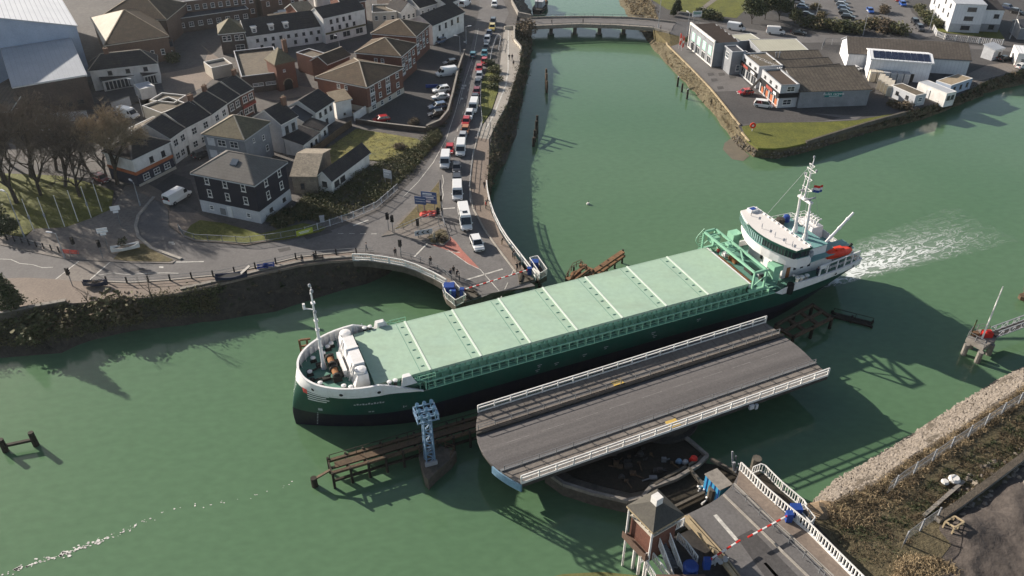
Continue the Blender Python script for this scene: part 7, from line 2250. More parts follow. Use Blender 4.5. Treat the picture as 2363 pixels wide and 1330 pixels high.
for kd, c, p, lab in (('hatchback', 'silver', (112, 292), 'silver car half hidden behind the trees, uppermost of the pair of rows'), ('hatchback', 'white', (120, 302), 'white car half hidden behind the trees, below the silver one'), ('saloon', 'silver', (178, 306), 'silver car behind the trees, right of the others'), ('hatchback', 'steel_blue', (190, 318), 'blue car behind the trees, lowest right')):
	vehicle(kd, c, p, to=(p[0] + 25, p[1] - 6), label=lab, group=TC)
SC_ = 'cars parked behind the white row'
for kd, c, p, to, lab in (('hatchback', 'steel_blue', (474, 62), (480, 40), 'pale blue car in the school yard'), ('hatchback', 'silver', (530, 42), (545, 46), 'silver car by the long dark school roof'),
                          ('suv', 'white', (608, 20), (630, 16), 'white car at the top of the back car park'), ('hatchback', 'silver', (620, 30), (640, 26), 'silver car, second in the back car park'),
                          ('hatchback', 'dark_grey', (634, 38), (655, 34), 'dark car, third in the back car park'), ('van', 'white', (655, 44), (680, 38), 'white van behind the long white row')):
	vehicle(kd, c, p, to=to, label=lab, group=SC_)
o = at(668, 47, G)
vehicle('hatchback', 'red', (1719, 218), to=(1690, 221), z=N, label='red car parked under the ramp of the carpet shop')
vehicle('mpv', 'white', (1761, 247), to=(1800, 252), z=N, label='white people carrier before the corner carpet shop')
vehicle('van', 'white', (1698, 70), to=(1740, 76), z=N, label='white van behind the ribbed roof, left of two vans', group='vans behind the carpet shop')
vehicle('van', 'white', (1789, 79), to=(1830, 82), z=N, label='white van with a blue-grey side panel, right of two vans', group='vans behind the carpet shop')
vehicle('saloon', 'black', (1842, 80), to=(1880, 84), z=N, label='black car in the shade right of the white vans')
FC = 'cars in the far right car park'
for kd, c, p, lab in (('hatchback', 'silver', (1842, 8), 'silver car first in the left column of the far car park'), ('hatchback', 'steel_blue', (1852, 20), 'blue grey car second in the left column of the far car park'), ('saloon', 'dark_grey', (1861, 37), 'dark car alone at the near end of the left column'),
                      ('hatchback', 'silver', (1937, 5), 'silver car at the back of the right column'), ('hatchback', 'silver', (1942, 14), 'second silver car of the right column'), ('hatchback', 'steel_blue', (1946, 23), 'steel blue car in the right column'), ('suv', 'black', (1950, 34), 'black car, last but one of the right column'), ('suv', 'black', (1956, 44), 'black car at the near end of the right column'),
                      ('hatchback', 'blue', (2007, 29), 'bright blue car alone in the lane of the far car park'), ('hatchback', 'blue', (2082, 13), 'blue car by the white flats'), ('hatchback', 'red', (2070, 2), 'red car at the top edge by the white flats'),
                      ('suv', 'black', (2111, 56), 'black car turning by the hedges'), ('suv', 'dark_grey', (2122, 70), 'dark grey car nearest the white fence')):
	vehicle(kd, c, p, to=(p[0] + 26, p[1] + (3 if p[0] < 1990 else 26)), z=N, label=lab, group=FC, detail=False)
vehicle('hatchback', 'white', (1972, 164), to=(1995, 160), z=N, label='white car beside the gable of the long grey shed')
for p, c, lab in (((2325, 22), 'dark_blue', 'dark car at the right edge beyond the flats, upper'), ((2345, 32), 'black', 'black car at the right edge beyond the flats, lower')):
	vehicle('suv', c, p, to=(p[0] + 30, p[1] + 8), z=N, label=lab, detail=False)
vehicle('hatchback', 'white', (2357, 158), to=(2390, 150), z=N, label='white car at the right edge beside the container cabin')
vehicle('saloon', 'black', (2318, 140), to=(2340, 138), z=N, label='black car behind the small white shed')
t = thing('box_trailer', 'white box trailer parked behind the long white row', 'trailer', at(668, 46, G), heading(at(668, 46), at(700, 42)))
q = MB(); q.box(-3, 3, -1.2, 1.2, .8, 3.0); q.build('trailer_box', 'render_white', t)
q = MB()
for x in (-1.6, -.6):
	for s in (-1.1, 1.1):
		q.tube((x, s - .12, .4), (x, s + .12, .4), .4, .4, 10)
q.build('wheels', 'rubber', t)
q = MB(); q.bar((3, 0, .6), (4.6, 0, .6), .15); q.build('drawbar', 'steel_dark', t)
VEG = {}
def leaf_cloud(name, blobs, n, size, seed, mats, flat=.0, drop=0.0):
	"""many small leaf-clump faces spread through overlapping blobs; blobs are (x, y, z, rx, ry, rz)"""
	r = random.Random(seed)
	mb = MB()
	tot = sum(b[3] * b[4] * b[5] for b in blobs)
	for b in blobs:
		k = max(8, int(n * b[3] * b[4] * b[5] / tot))
		for _ in range(k):
			d = Vector((r.gauss(0, 1), r.gauss(0, 1), r.gauss(0, 1))).normalized()
			rad = r.random() ** .45
			lump = 1 + .28 * math.sin(5 * d.x + seed) * math.sin(4 * d.y + 2 * d.z)
			c = Vector((b[0] + d.x * b[3] * rad * lump, b[1] + d.y * b[4] * rad * lump, b[2] + d.z * b[5] * rad * lump))
			if c.z < drop:
				c.z = drop + r.random() * .2
			u = Vector((r.gauss(0, 1), r.gauss(0, 1), r.gauss(0, .7))).normalized()
			v = u.orthogonal().normalized()
			v = (Matrix.Rotation(r.uniform(0, PI), 3, u) @ v)
			s = size * r.uniform(.5, 1.3)
			mb.add([c - u * s, c - v * s * .55, c + u * s, c + v * s * .55], [(0, 1, 2, 3)], 0 if r.random() < .62 else 1)
	return mb.mesh(name, mats)
def twig_cloud(name, seed, height, spread, levels, nb, twig_m, twig_n=3, lean=0.0, fork=.35, thin=.012):
	"""bare winter tree: (trunk-and-limb mesh, twig mesh)"""
	r = random.Random(seed)
	tr, tw = MB(), MB()
	def grow(p, d, L, rad, lev):
		segs = 2 if lev < 2 else 1
		q = p
		for s in range(segs):
			d2 = (d + Vector((r.gauss(0, .12), r.gauss(0, .12), r.gauss(.06, .05)))).normalized()
			e = q + d2 * (L / segs)
			r1 = rad * (1 - .3 * (s + 1) / segs)
			if lev <= 2:
				tr.tube(q, e, rad * (1 - .3 * s / segs), r1, 6 if lev == 0 else 4, cap=False)
			else:
				n = d2.orthogonal().normalized() * max(thin, rad)
				tw.add([q - n, q + n, e + n * .5, e - n * .5], [(0, 1, 2, 3)])
				n = d2.cross(n)
				tw.add([q - n, q + n, e + n * .5, e - n * .5], [(0, 1, 2, 3)])
			q, d = e, d2
		if lev >= levels:
			for _ in range(twig_n):
				t_ = (d + Vector((r.gauss(0, .8), r.gauss(0, .8), r.gauss(.1, .6)))).normalized()
				l = L * r.uniform(.5, 1.1)
				n = t_.orthogonal().normalized() * thin
				n = Matrix.Rotation(r.uniform(0, PI), 3, t_) @ n
				tw.add([q - n, q + n, q + t_ * l], [(0, 1, 2)])
			return
		for k in range(nb if lev else nb + 2):
			a = r.uniform(0, 2 * PI)
			sp = spread * r.uniform(.6, 1.25)
			ax = d.orthogonal().normalized()
			ax = Matrix.Rotation(a, 3, d) @ ax
			nd = (Matrix.Rotation(sp, 3, ax) @ d).normalized()
			st = q if k < 2 else p.lerp(q, r.uniform(.5, 1))
			grow(st, nd, L * r.uniform(.62, .82), rad * .58, lev + 1)
	grow(Vector((0, 0, -.2)), Vector((lean, 0, 1)).normalized(), height * .30, height * .022, 0)
	return tr.mesh('trunk', 'bark'), tw.mesh('crown', twig_m)
def place(name, label, cat, meshes, p, rz, sc, group=None):
	t = thing(name, label, cat, p, rz, group)
	t.scale = sc if isinstance(sc, tuple) else (sc, sc, sc)
	for n, me in meshes:
		obj(n, me, t)
	return t
BARE = [twig_cloud('bare', 21 + k, 10, .50, 6, 3, ['twig_dark', 'twig_brown', 'twig_brown'][k], 3, 0, .3, .014) for k in range(3)]
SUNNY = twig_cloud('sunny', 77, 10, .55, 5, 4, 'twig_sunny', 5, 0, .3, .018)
SAPL = [twig_cloud('sapling', 90 + k, 5, .5, 4, 2, 'twig_brown', 2, 0, .3, .015) for k in range(2)]
rr = random.Random(8)
bt_ = [((40, 470), 1.45), ((95, 452), 1.25), ((150, 432), 1.3), ((185, 455), 1.2), ((10, 425), 1.4), ((70, 410), 1.35), ((130, 395), 1.2), ((-40, 450), 1.4), ((215, 410), 1.05), ((28, 385), 1.2), ((-25, 390), 1.3), ((170, 385), 1.0)]
bl = ['bare tree at the near left of the park grove', 'bare tree second along the park flagpoles', 'tall bare tree in the middle of the park grove', 'bare tree near the flagpole tops', 'bare tree at the left edge of the grove', 'bare tree deep inside the park grove',
      'bare tree at the back of the park grove', 'bare tree cut by the left picture edge', 'small bare tree near the passing dark red car', 'bare tree behind the grove, left', 'bare tree behind the grove at the picture edge', 'thin bare tree at the back by the car rows']
for k, (p, s) in enumerate(bt_):
	b = BARE[k % 3]
	place('bare_tree', bl[k], 'tree', [('trunk', b[0]), ('crown', b[1])], at(*p), rr.uniform(0, 6), s * 1.32, group='bare trees of the park grove')
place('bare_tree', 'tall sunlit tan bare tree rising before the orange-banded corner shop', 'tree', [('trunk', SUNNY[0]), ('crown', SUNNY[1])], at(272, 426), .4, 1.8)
place('bare_tree', 'smaller dark bare tree left of the tall sunlit one', 'tree', [('trunk', BARE[1][0]), ('crown', BARE[1][1])], at(248, 415), 2.1, 1.15)
for k, (p, s, lab) in enumerate((((352, 692), 1.0, 'small bare sapling on the quay edge beyond the railings'), ((205, 704), .8, 'bare sapling near the left quay steps'))):
	place('sapling', lab, 'tree', [('trunk', SAPL[k][0]), ('crown', SAPL[k][1])], at(*p), k, s)
BUSH = [leaf_cloud('foliage', [(0, 0, .8, 1.1, 1.0, .9), (.7, .4, .6, .8, .8, .7), (-.6, -.3, .6, .8, .9, .7), (.1, .6, 1.1, .6, .6, .6)], 900, .15, 31 + k, ms) for k, ms in enumerate((['leaf_dark', 'leaf_mid'], ['leaf_olive', 'leaf_brown'], ['leaf_mid', 'leaf_olive'], ['leaf_brown', 'twig_brown']))]
STEM = twig_cloud('stem', 5, 2.2, .6, 3, 3, 'twig_dark', 2, 0, .3, .02)[0]
CONI = leaf_cloud('foliage', [(0, 0, 1.5 + k * .9, 1.9 - .24 * k, 1.9 - .24 * k, .8) for k in range(7)], 3800, .22, 55, ['leaf_dark', 'leaf_mid'])
ROUND = leaf_cloud('foliage', [(0, 0, 2.2, 2.1, 2.1, 1.9), (.9, .6, 1.8, 1.4, 1.4, 1.3), (-.9, .2, 1.9, 1.4, 1.5, 1.4), (.1, -.8, 2.6, 1.3, 1.3, 1.2)], 2800, .22, 56, ['leaf_dark', 'leaf_dark'])
BIGT = [leaf_cloud('crown', [(0, 0, 4.5, 2.6, 2.6, 2.2), (1.6, .6, 3.6, 1.8, 1.8, 1.5), (-1.5, -.4, 3.9, 1.9, 1.8, 1.6), (.2, 1.2, 5.6, 1.5, 1.5, 1.3), (-.5, -1.4, 3.2, 1.6, 1.5, 1.3), (.8, -1.0, 5.0, 1.3, 1.3, 1.2)], 3600, .26, 60 + k, [['leaf_dark', 'leaf_mid'], ['leaf_dark', 'leaf_olive']][k]) for k in range(2)]
TRK = twig_cloud('trk', 66, 5.5, .5, 2, 3, 'twig_dark', 2)[0]
place('evergreen_tree', 'dense dark evergreen tree at the left edge beside the quay crossing', 'tree', [('trunk', TRK), ('crown', CONI)], at(32, 716), 0, (1.05, 1.05, .95))
place('evergreen_bush', 'round dark evergreen bush in the park beside the tall lamp post', 'bush', [('stem', STEM), ('foliage', ROUND)], at(22, 545), 1, .95)
place('evergreen_bush', 'pale-topped shrub behind the round dark bush', 'bush', [('stem', STEM), ('foliage', BUSH[2])], at(-8, 505), 2, 1.8)
for p, s, k, lab in (((1735, 55), 1.25, 0, 'big dark evergreen tree behind the carpet shops, left'), ((1765, 45), 1.35, 1, 'big dark evergreen tree behind the carpet shops, middle'), ((1798, 48), 1.3, 0, 'big dark evergreen tree behind the carpet shops, right'), ((1752, 22), 1.2, 1, 'dark evergreen tree at the top behind the carpet shops'), ((1790, 15), 1.2, 0, 'dark evergreen tree at the top by the car park'), ((1832, 60), .8, 1, 'smaller evergreen by the far car park entrance')):
	place('evergreen_tree', lab, 'tree', [('trunk', TRK), ('crown', BIGT[k])], at(*p, N), p[0] * .7, s, group='evergreens behind the carpet shops')
for p, s, lab in (((1562, 30), .85, 'small dark conifer beside the park path'), ((1553, 38), .6, 'smaller dark shrub left of the park conifer')):
	place('evergreen_tree', lab, 'tree', [('trunk', TRK), ('crown', CONI)], at(*p, N), 1, s)
bush_spots = [
	((1620, 38), 2.2, 0, N, 'rounded grey-green bush by the end of the park path'), ((1636, 42), 2.4, 0, N, 'largest bush beside the little green sign'), ((1652, 46), 1.8, 2, N, 'bush right of the little green sign'), ((1590, 95), 1.1, 0, N, 'clipped bush at the corner of the green-panelled shop'),
	((1865, 62), 2.6, 2, N, 'wide hedge bush beside the far car park, first'), ((1890, 66), 2.6, 1, N, 'wide hedge bush beside the far car park, second'), ((1920, 70), 2.8, 2, N, 'wide hedge bush beside the far car park, third'), ((1946, 72), 2.8, 0, N, 'wide hedge bush beside the far car park, fourth'), ((1975, 74), 2.6, 2, N, 'wide hedge bush beside the far car park, fifth'),
	((2010, 66), 2.8, 1, N, 'brown bush with red twigs near the blue car'), ((2040, 72), 3.0, 3, N, 'broad brown bush behind the long grey shed'), ((2070, 78), 2.8, 2, N, 'broad olive bush behind the long grey shed'), ((2040, 30), 2.0, 3, N, 'rusty bush by the far parking lane'),
	((1880, 22), 1.6, 1, N, 'thin bush on the car park divider, upper'), ((1895, 42), 1.7, 1, N, 'thin bush on the car park divider, lower'),
	((2120, 26), 1.9, 2, N, 'clipped green bush by the white flats, upper'), ((2135, 42), 2.0, 2, N, 'clipped green bush by the white flats, second'), ((2148, 55), 2.0, 0, N, 'clipped green bush by the white flats, third'), ((2160, 62), 1.8, 2, N, 'clipped green bush by the white flats, nearest'),
	((2075, 258), 2.0, 3, 1.6, 'brown bush hanging over the river edge by the cabins'), ((2095, 252), 1.8, 3, 1.6, 'brown twiggy bush under the grey cabin'), ((2060, 250), 1.5, 1, 1.8, 'olive bush at the end of the grass tip'),
	((1140, 168), 1.4, 2, G, 'bush on the verge beside the path, upper'), ((1143, 190), 1.6, 2, G, 'bush on the verge beside the path, middle'), ((1138, 206), 1.2, 0, G, 'bush on the verge beside the path, lower'), ((1128, 150), 1.3, 0, G, 'bush at the top end of the verge'),
	((925, 345), 1.2, 3, G, 'dark brushwood heap in the overgrown yard'), ((955, 288), 1.3, 3, G, 'grey twiggy bush in the corner of the car park'), ((215, 165), 1.2, 0, G, 'dark bush under the cottage gable'), ((400, 142), 2.0, 0, G, 'dark bush at the corner of the school annex'),
	((268, 728), 3.2, 1, 1.6, 'brown bush mound hanging on the left quay bank'), ((305, 732), 2.6, 1, 1.4, 'smaller brown bush beside the mound on the quay bank'), ((95, 765), 2.8, 2, 1.6, 'olive bush low on the left quay bank'), ((165, 752), 2.2, 1, 1.8, 'brown bush between the olive one and the mound'),
	((1212, 75), 3.0, 3, 2.5, 'large grey leafless bush under the end of the fixed bridge'), ((1206, 88), 2.4, 3, 2.0, 'lower grey bush beside the fixed bridge')]
for p, s, k, z, lab in bush_spots:
	place('bush', lab, 'bush', [('stem', STEM), ('foliage', BUSH[k])], at(*p, z), p[0] * 1.3, (s, s, s * .8))
def scrub(name, label, quad_rows, n, seed, mats, hgt=(.5, 1.4), size=.17, leaves=16, blade=.45):
	"""quad_rows: list of (top world point, bottom world point); tufts are spread between them"""
	r = random.Random(seed)
	mb = MB()
	lens = [(quad_rows[i + 1][0] - quad_rows[i][0]).length for i in range(len(quad_rows) - 1)]
	tot = sum(lens)
	for i, L in enumerate(lens):
		for _ in range(int(n * L / tot) + 1):
			u, v = r.random(), r.random()
			p = quad_rows[i][0].lerp(quad_rows[i + 1][0], u).lerp(quad_rows[i][1].lerp(quad_rows[i + 1][1], u), v)
			h = r.uniform(*hgt) * (1.25 if math.sin(p.x * .55 + p.y * .3) > .3 else .75)
			mi = 0 if math.sin(p.x * .9 + 1.3 * p.y) + r.gauss(0, .6) > 0 else 1
			for _ in range(leaves):
				c = p + Vector((r.gauss(0, h * .35), r.gauss(0, h * .35), abs(r.gauss(0, h * .42))))
				a = Vector((r.gauss(0, 1), r.gauss(0, 1), r.gauss(0, .9))).normalized()
				b = Matrix.Rotation(r.uniform(0, PI), 3, a) @ a.orthogonal().normalized()
				s = size * r.uniform(.5, 1.4)
				mb.add([c - a * s, c - b * s * blade, c + a * s, c + b * s * blade], [(0, 1, 2, 3)], mi)
	return mb.build(name, mats, kind='stuff', label=label, cat='undergrowth')
def rows(top_px, zt, bot_px, zb):
	return list(zip(ats(top_px, zt), ats(bot_px, zb)))
scrub('undergrowth', 'dark ivy and bramble on the shaded left quay bank', [(a, a.lerp(b, .8)) for a, b in zip(W_top[1:8], W_wat[1:8])], 1500, 1, ['leaf_mid', 'leaf_olive'], (.5, 1.7))
scrub('undergrowth', 'sparse weeds on the dark mud wall before the approach', [(a.lerp(b, .1), a.lerp(b, .9)) for a, b in zip(W_top[7:12], W_wat[7:12])], 60, 2, ['leaf_dark', 'leaf_brown'], (.3, .7))
scrub('undergrowth', 'grey brown scrub down the river bank beside the path', [(a, a.lerp(b, .9)) for a, b in zip(W_top[18:30], W_wat[18:30])], 1500, 3, ['leaf_brown', 'leaf_dark'], (.5, 1.8))
scrub('undergrowth', 'bramble slope between the overgrown yard and the quay road', rows([(690, 468), (730, 440), (775, 418), (830, 400), (880, 372), (930, 358), (975, 330), (1010, 300)], G, [(690, 505), (748, 512), (800, 498), (860, 470), (910, 435), (945, 400), (980, 360), (1018, 318)], G), 2400, 4, ['leaf_olive', 'leaf_mid'], (.4, 1.6))
scrub('undergrowth', 'shaded weeds below the white shed and black-clad block', rows([(610, 505), (670, 480), (720, 462), (760, 455)], G, [(640, 530), (690, 512), (740, 502), (790, 490)], G), 700, 5, ['leaf_dark', 'leaf_olive'], (.3, .9))
scrub('undergrowth', 'rough grass and weed tufts over the vacant yard', rows([(763, 338), (822, 300), (890, 308), (960, 322)], G, [(720, 366), (800, 364), (880, 368), (950, 352)], G), 900, 6, ['leaf_mid', 'leaf_tan'], (.1, .5), .14, 10, .2)
scrub('undergrowth', 'dry grass along the spit shore kerb', [(a, a.lerp(b, .95)) for a, b in zip(N_top[4:12], N_wat[4:12])], 900, 7, ['leaf_tan', 'leaf_brown'], (.2, .6), .16, 10, .2)
scrub('undergrowth', 'dark bank growth along the spit river edge', [(a, a.lerp(b, .9)) for a, b in zip(N_top[17:25], N_wat[17:25])], 800, 8, ['leaf_dark', 'leaf_brown'], (.3, 1.0))
scrub('undergrowth', 'brown scrub on the far bank beyond the fixed bridge', [(a, a.lerp(b, .85)) for a, b in zip(N_top[0:4], N_wat[0:4])], 900, 9, ['leaf_tan', 'leaf_brown'], (.4, 1.4), .2)
scrub('undergrowth', 'dry brown bramble along the top of the rubble shore', rows([(1888, 1172), (1940, 1150), (2030, 1110), (2105, 1055), (2255, 968), (2370, 892)], S, [(1945, 1225), (2000, 1215), (2080, 1160), (2150, 1085), (2285, 990), (2390, 912)], S), 1700, 10, ['leaf_tan', 'leaf_brown'], (.2, .9), .22, 14, .13)
scrub('undergrowth', 'dark bramble between the near approach and the concrete kerb', rows([(1890, 1205), (1960, 1220), (2060, 1190), (2170, 1090), (2290, 1010), (2400, 920)], S, [(1990, 1320), (2085, 1270), (2150, 1200), (2260, 1120), (2350, 1050), (2420, 990)], S), 1300, 11, ['leaf_brown', 'leaf_dark'], (.15, .7), .2, 12, .13)
scrub('undergrowth', 'tan dead stems at the bottom right by the spoil yard', rows([(2070, 1300), (2110, 1285), (2160, 1290), (2200, 1310)], S, [(2050, 1350), (2110, 1350), (2170, 1350), (2220, 1350)], S), 420, 12, ['leaf_tan', 'leaf_tan'], (.4, 1.1), .22, 16, .13)
scrub('undergrowth', 'weeds along the foot of the car park wall', rows([(1000, 305), (1020, 280), (1045, 215), (1060, 150)], G, [(1015, 310), (1028, 290), (1053, 222), (1066, 155)], G), 130, 13, ['leaf_dark', 'leaf_brown'], (.3, .9))
def rubble(name, label, quad_rows, n, seed, m, size):
	r = random.Random(seed)
	mb = MB()
	lens = [(quad_rows[i + 1][0] - quad_rows[i][0]).length for i in range(len(quad_rows) - 1)]
	tot = sum(lens)
	base = []
	t_ = (1 + 5 ** .5) / 2
	iv = [Vector(p).normalized() for p in ((-1, t_, 0), (1, t_, 0), (-1, -t_, 0), (1, -t_, 0), (0, -1, t_), (0, 1, t_), (0, -1, -t_), (0, 1, -t_), (t_, 0, -1), (t_, 0, 1), (-t_, 0, -1), (-t_, 0, 1))]
	fc = ((0, 11, 5), (0, 5, 1), (0, 1, 7), (0, 7, 10), (0, 10, 11), (1, 5, 9), (5, 11, 4), (11, 10, 2), (10, 7, 6), (7, 1, 8), (3, 9, 4), (3, 4, 2), (3, 2, 6), (3, 6, 8), (3, 8, 9), (4, 9, 5), (2, 4, 11), (6, 2, 10), (8, 6, 7), (9, 8, 1))
	for i, L in enumerate(lens):
		for _ in range(int(n * L / tot)):
			u, v = r.random(), r.random()
			p = quad_rows[i][0].lerp(quad_rows[i + 1][0], u).lerp(quad_rows[i][1].lerp(quad_rows[i + 1][1], u), v)
			s = size * r.uniform(.4, 1.1) * (1.5 if r.random() < .12 else 1)
			sc = Vector((s * r.uniform(.7, 1.3), s * r.uniform(.7, 1.2), s * r.uniform(.5, .9)))
			rot = Matrix.Rotation(r.uniform(0, 6.3), 3, 'Z') @ Matrix.Rotation(r.uniform(-.6, .6), 3, 'X')
			mb.add([p + rot @ Vector((q.x * sc.x * r.uniform(.8, 1.15), q.y * sc.y * r.uniform(.8, 1.15), q.z * sc.z)) for q in iv], fc, 0 if r.random() < .75 else 1)
	return mb.build(name, m, kind='stuff', label=label, cat='rubble')
sh = [(a, b.lerp(a, -.05)) for a, b in zip(S_top[2:10], S_wat[2:10])]
rubble('rubble_shore', 'pale rounded rubble stones sloping into the water', [(a.lerp(b, .08), b) for a, b in sh], 7200, 5, ['stone_pale', 'stone_wall'], .26)
rubble('rubble_shore', 'scattered stones and spoil over the dark yard', rows([(2190, 1130), (2260, 1080), (2330, 1050), (2420, 1000)], S, [(2210, 1250), (2290, 1200), (2363, 1150), (2430, 1100)], S), 260, 6, ['stone_wall', 'stone_pale'], .35)
rubble('rubble_shore', 'dark stones along the tip of the retail spit', [(a.lerp(b, .3), b.lerp(a, -.1)) for a, b in zip(N_top[10:18], N_wat[10:18])], 700, 7, ['concrete_dark', 'stone_wall'], .3)
r = random.Random(14)
for k, (p, s, lab) in enumerate((((1884, 1186), 1.6, 'biggest tan boulder where the rubble meets the near approach'), ((1906, 1176), 1.2, 'tan boulder right of the biggest one'), ((1898, 1196), 1.0, 'tan boulder below the biggest one'))):
	t = thing('boulder', lab, 'boulder', at(*p, S - .6))
	bm = bmesh.new()
	bmesh.ops.create_icosphere(bm, subdivisions=2, radius=1)
	for v in bm.verts:
		v.co *= r.uniform(.82, 1.1)
		v.co.x *= s * 1.25; v.co.y *= s; v.co.z *= s * .85
	me = bpy.data.meshes.new('rock'); bm.to_mesh(me); bm.free(); me.materials.append(M('rock_warm'))
	obj('rock', me, t)
from mathutils import noise as mnoise
mb = MB()
nx_, ny_ = 44, 34
q0, q1, q2, q3 = at(2165, 1215, S), at(2470, 1010, S), at(2470, 1420, S), at(2130, 1420, S)
for i in range(nx_ + 1):
	for j in range(ny_ + 1):
		u, v = i / nx_, j / ny_
		p = q0.lerp(q1, u).lerp(q3.lerp(q2, u), v)
		e = min(1, 5 * min(u, 1 - u, v, 1 - v) + .02)
		h = max(0, mnoise.noise(Vector((p.x * .16, p.y * .16, 3))) * 1.5 + .25 * mnoise.noise(Vector((p.x * .7, p.y * .7, 1))) + .35) * e
		mb.v.append((p.x, p.y, S + .02 + h))
for i in range(nx_):
	for j in range(ny_):
		a = i * (ny_ + 1) + j
		mb.f.append((a, a + 1, a + ny_ + 2, a + ny_ + 1)); mb.m.append(0)
me = mb.mesh('spoil_heaps', 'coal_ground', smooth=True)
bm = bmesh.new(); bm.from_mesh(me); bmesh.ops.recalc_face_normals(bm, faces=bm.faces)
if sum(f.normal.z for f in bm.faces) < 0:
	bmesh.ops.reverse_faces(bm, faces=bm.faces)
bm.to_mesh(me); bm.free()
obj('spoil_heaps', me, kind='structure')
def railing_thing(name, label, px, z, h, step, post_m, rail_m, post=.12, levels=(1.0, .5), mesh=None, world=None, cat='railing'):
	P = world or ats(px, z)
	o = P[0].copy()
	t = thing(name, label, cat, o)
	L_ = [p - o for p in P]
	q = MB()
	for k in levels:
		for a, b in zip(L_, L_[1:]):
			q.bar(a + Vector((0, 0, h * k)), b + Vector((0, 0, h * k)), .06, .06)
	q.build('rail', rail_m, t)
	me = MB(); me.box(-post / 2, post / 2, -post / 2, post / 2, 0, h + .12)
	me = me.mesh('post', post_m)
	for p in along(L_, step)[:95]:
		obj('post', me, t, p)
	if mesh:
		q = MB(); pickets(q, L_, h, mesh[0], mesh[1]); q.build('infill_bars', mesh[2], t)
	return t
railing_thing('quay_railing', 'thin railing with black posts along the quay pavement edge', [(247, 652), (301, 654), (391, 648), (511, 637), (600, 618), (689, 597), (743, 591), (814, 586), (863, 585)], G + .13, 1.1, 3.4, 'black_paint', 'steel_grey', .2)
railing_thing('quay_railing', 'thin railing with black posts between the plaza and the road at the left', [(-60, 545), (0, 551), (50, 561), (90, 572), (135, 582), (150, 588)], G + .13, 1.1, 1.7, 'black_paint', 'steel_grey', .16)
railing_thing('lawn_fence', 'grey green mesh fence round the lawn of the black-clad block', [(414, 532), (424, 546), (452, 555), (511, 558), (568, 562), (640, 552), (700, 541)], G + .15, 1.25, 2.6, 'steel_grey', 'grey_paint', .1, (1.0, .08), (.22, .025, 'steel_grey'), cat='fence')
railing_thing('lawn_fence', 'pale post and mesh fence climbing the scrub slope beside the road', [(705, 540), (750, 526), (811, 506), (870, 480), (918, 438)], G + .15, 1.3, 2.4, 'render_pale', 'render_pale', .16, (1.0, .1), (.25, .03, 'grey_paint'), cat='fence')
railing_thing('guard_rail', 'pale guard rail between the queue and the verge', [(1101, 322), (1113, 288), (1109, 240), (1110, 190)], G + .1, 1.0, 2.6, 'grey_paint', 'render_pale', .1)
railing_thing('guard_rail', 'bowed pale guard rail beside the top of the queue', [(1130, 150), (1136, 118), (1145, 92), (1150, 86), (1156, 92), (1150, 120)], G + .1, 1.0, 2.6, 'grey_paint', 'render_pale', .1)
railing_thing('guard_rail', 'grey guard rail along the kerb opposite the traffic island', [(1086, 480), (1083, 440), (1088, 395), (1093, 350)], G + .13, 1.0, 2.2, 'steel_grey', 'grey_paint', .09)
railing_thing('guard_rail', 'grey guard rails boxing in the traffic island crossing', [(910, 538), (1000, 500), (1018, 500), (1028, 528), (966, 548)], G + .15, 1.0, 2.0, 'steel_grey', 'grey_paint', .08)
railing_thing('white_fence', 'white fence curving round the corner flats', [(2152, 70), (2160, 84), (2180, 92), (2250, 100), (2312, 104)], N + .05, 1.6, 3.2, 'render_white', 'render_white', .2, (1.0, .5, .1), (.5, .12, 'render_pale'), cat='fence')
railing_thing('mesh_fence', 'tall grey mesh fence with posts along the rubble shore', [(2440, 860), (2363, 927), (2305, 962), (2250, 1000), (2190, 1040), (2140, 1075), (2075, 1118), (2045, 1142)], S, 2.2, 3.8, 'grey_paint', 'steel_grey', .14, (1.0, .5), (.28, .022, 'steel_grey'), cat='fence')
railing_thing('mesh_fence', 'short mesh fence piece leading down to the spoil yard', [(2160, 1200), (2120, 1228), (2088, 1252), (2078, 1270)], S, 2.0, 3.0, 'grey_paint', 'steel_grey', .14, (1.0,), (.28, .022, 'steel_grey'), cat='fence')
railing_thing('mesh_fence', 'low mesh fence beside the store behind the carpet shops', [(1896, 115), (1902, 103), (1945, 104)], N, 1.8, 2.5, 'grey_paint', 'steel_grey', .1, (1.0,), (.3, .03, 'steel_grey'), cat='fence')
def wall_thing(label, px, z, h, th, m, cap='concrete'):
	P = ats(px, z)
	o = P[0].copy()
	t = thing('boundary_wall', label, 'wall', o)
	q, c = MB(), MB()
	for a, b in zip(P, P[1:]):
		q.bar(a - o + Vector((0, 0, h / 2 - .2)), b - o + Vector((0, 0, h / 2 - .2)), th, h + .4)
		c.bar(a - o + Vector((0, 0, h + .06)), b - o + Vector((0, 0, h + .06)), th + .12, .12)
	q.build('wall_body', m, t)
	c.build('coping', cap, t)
	return t
wall_thing('dark brick wall of the car park beside the main road', [(1072, 128), (1058, 170), (1046, 225), (1034, 270), (1016, 292), (985, 306)], G, 1.6, .35, 'brick_dark')
wall_thing('dark brick wall between the car park and the overgrown yard', [(983, 306), (930, 300), (870, 293), (822, 285)], G, 1.1, .35, 'brick_dark')
wall_thing('white wall stub beside the nearest brick flats', [(818, 280), (845, 262)], G, 1.7, .25, 'render_white', 'render_white')
wall_thing('weathered board fence left of the overgrown yard', [(812, 292), (775, 318), (742, 345), (722, 355)], G, 1.5, .15, 'timber', 'timber')
wall_thing('pale kinked parapet wall on the riverside path', [(1164, 68), (1186, 66), (1187, 96), (1203, 115)], G + .1, .8, .3, 'render_cream', 'kerb_stone')
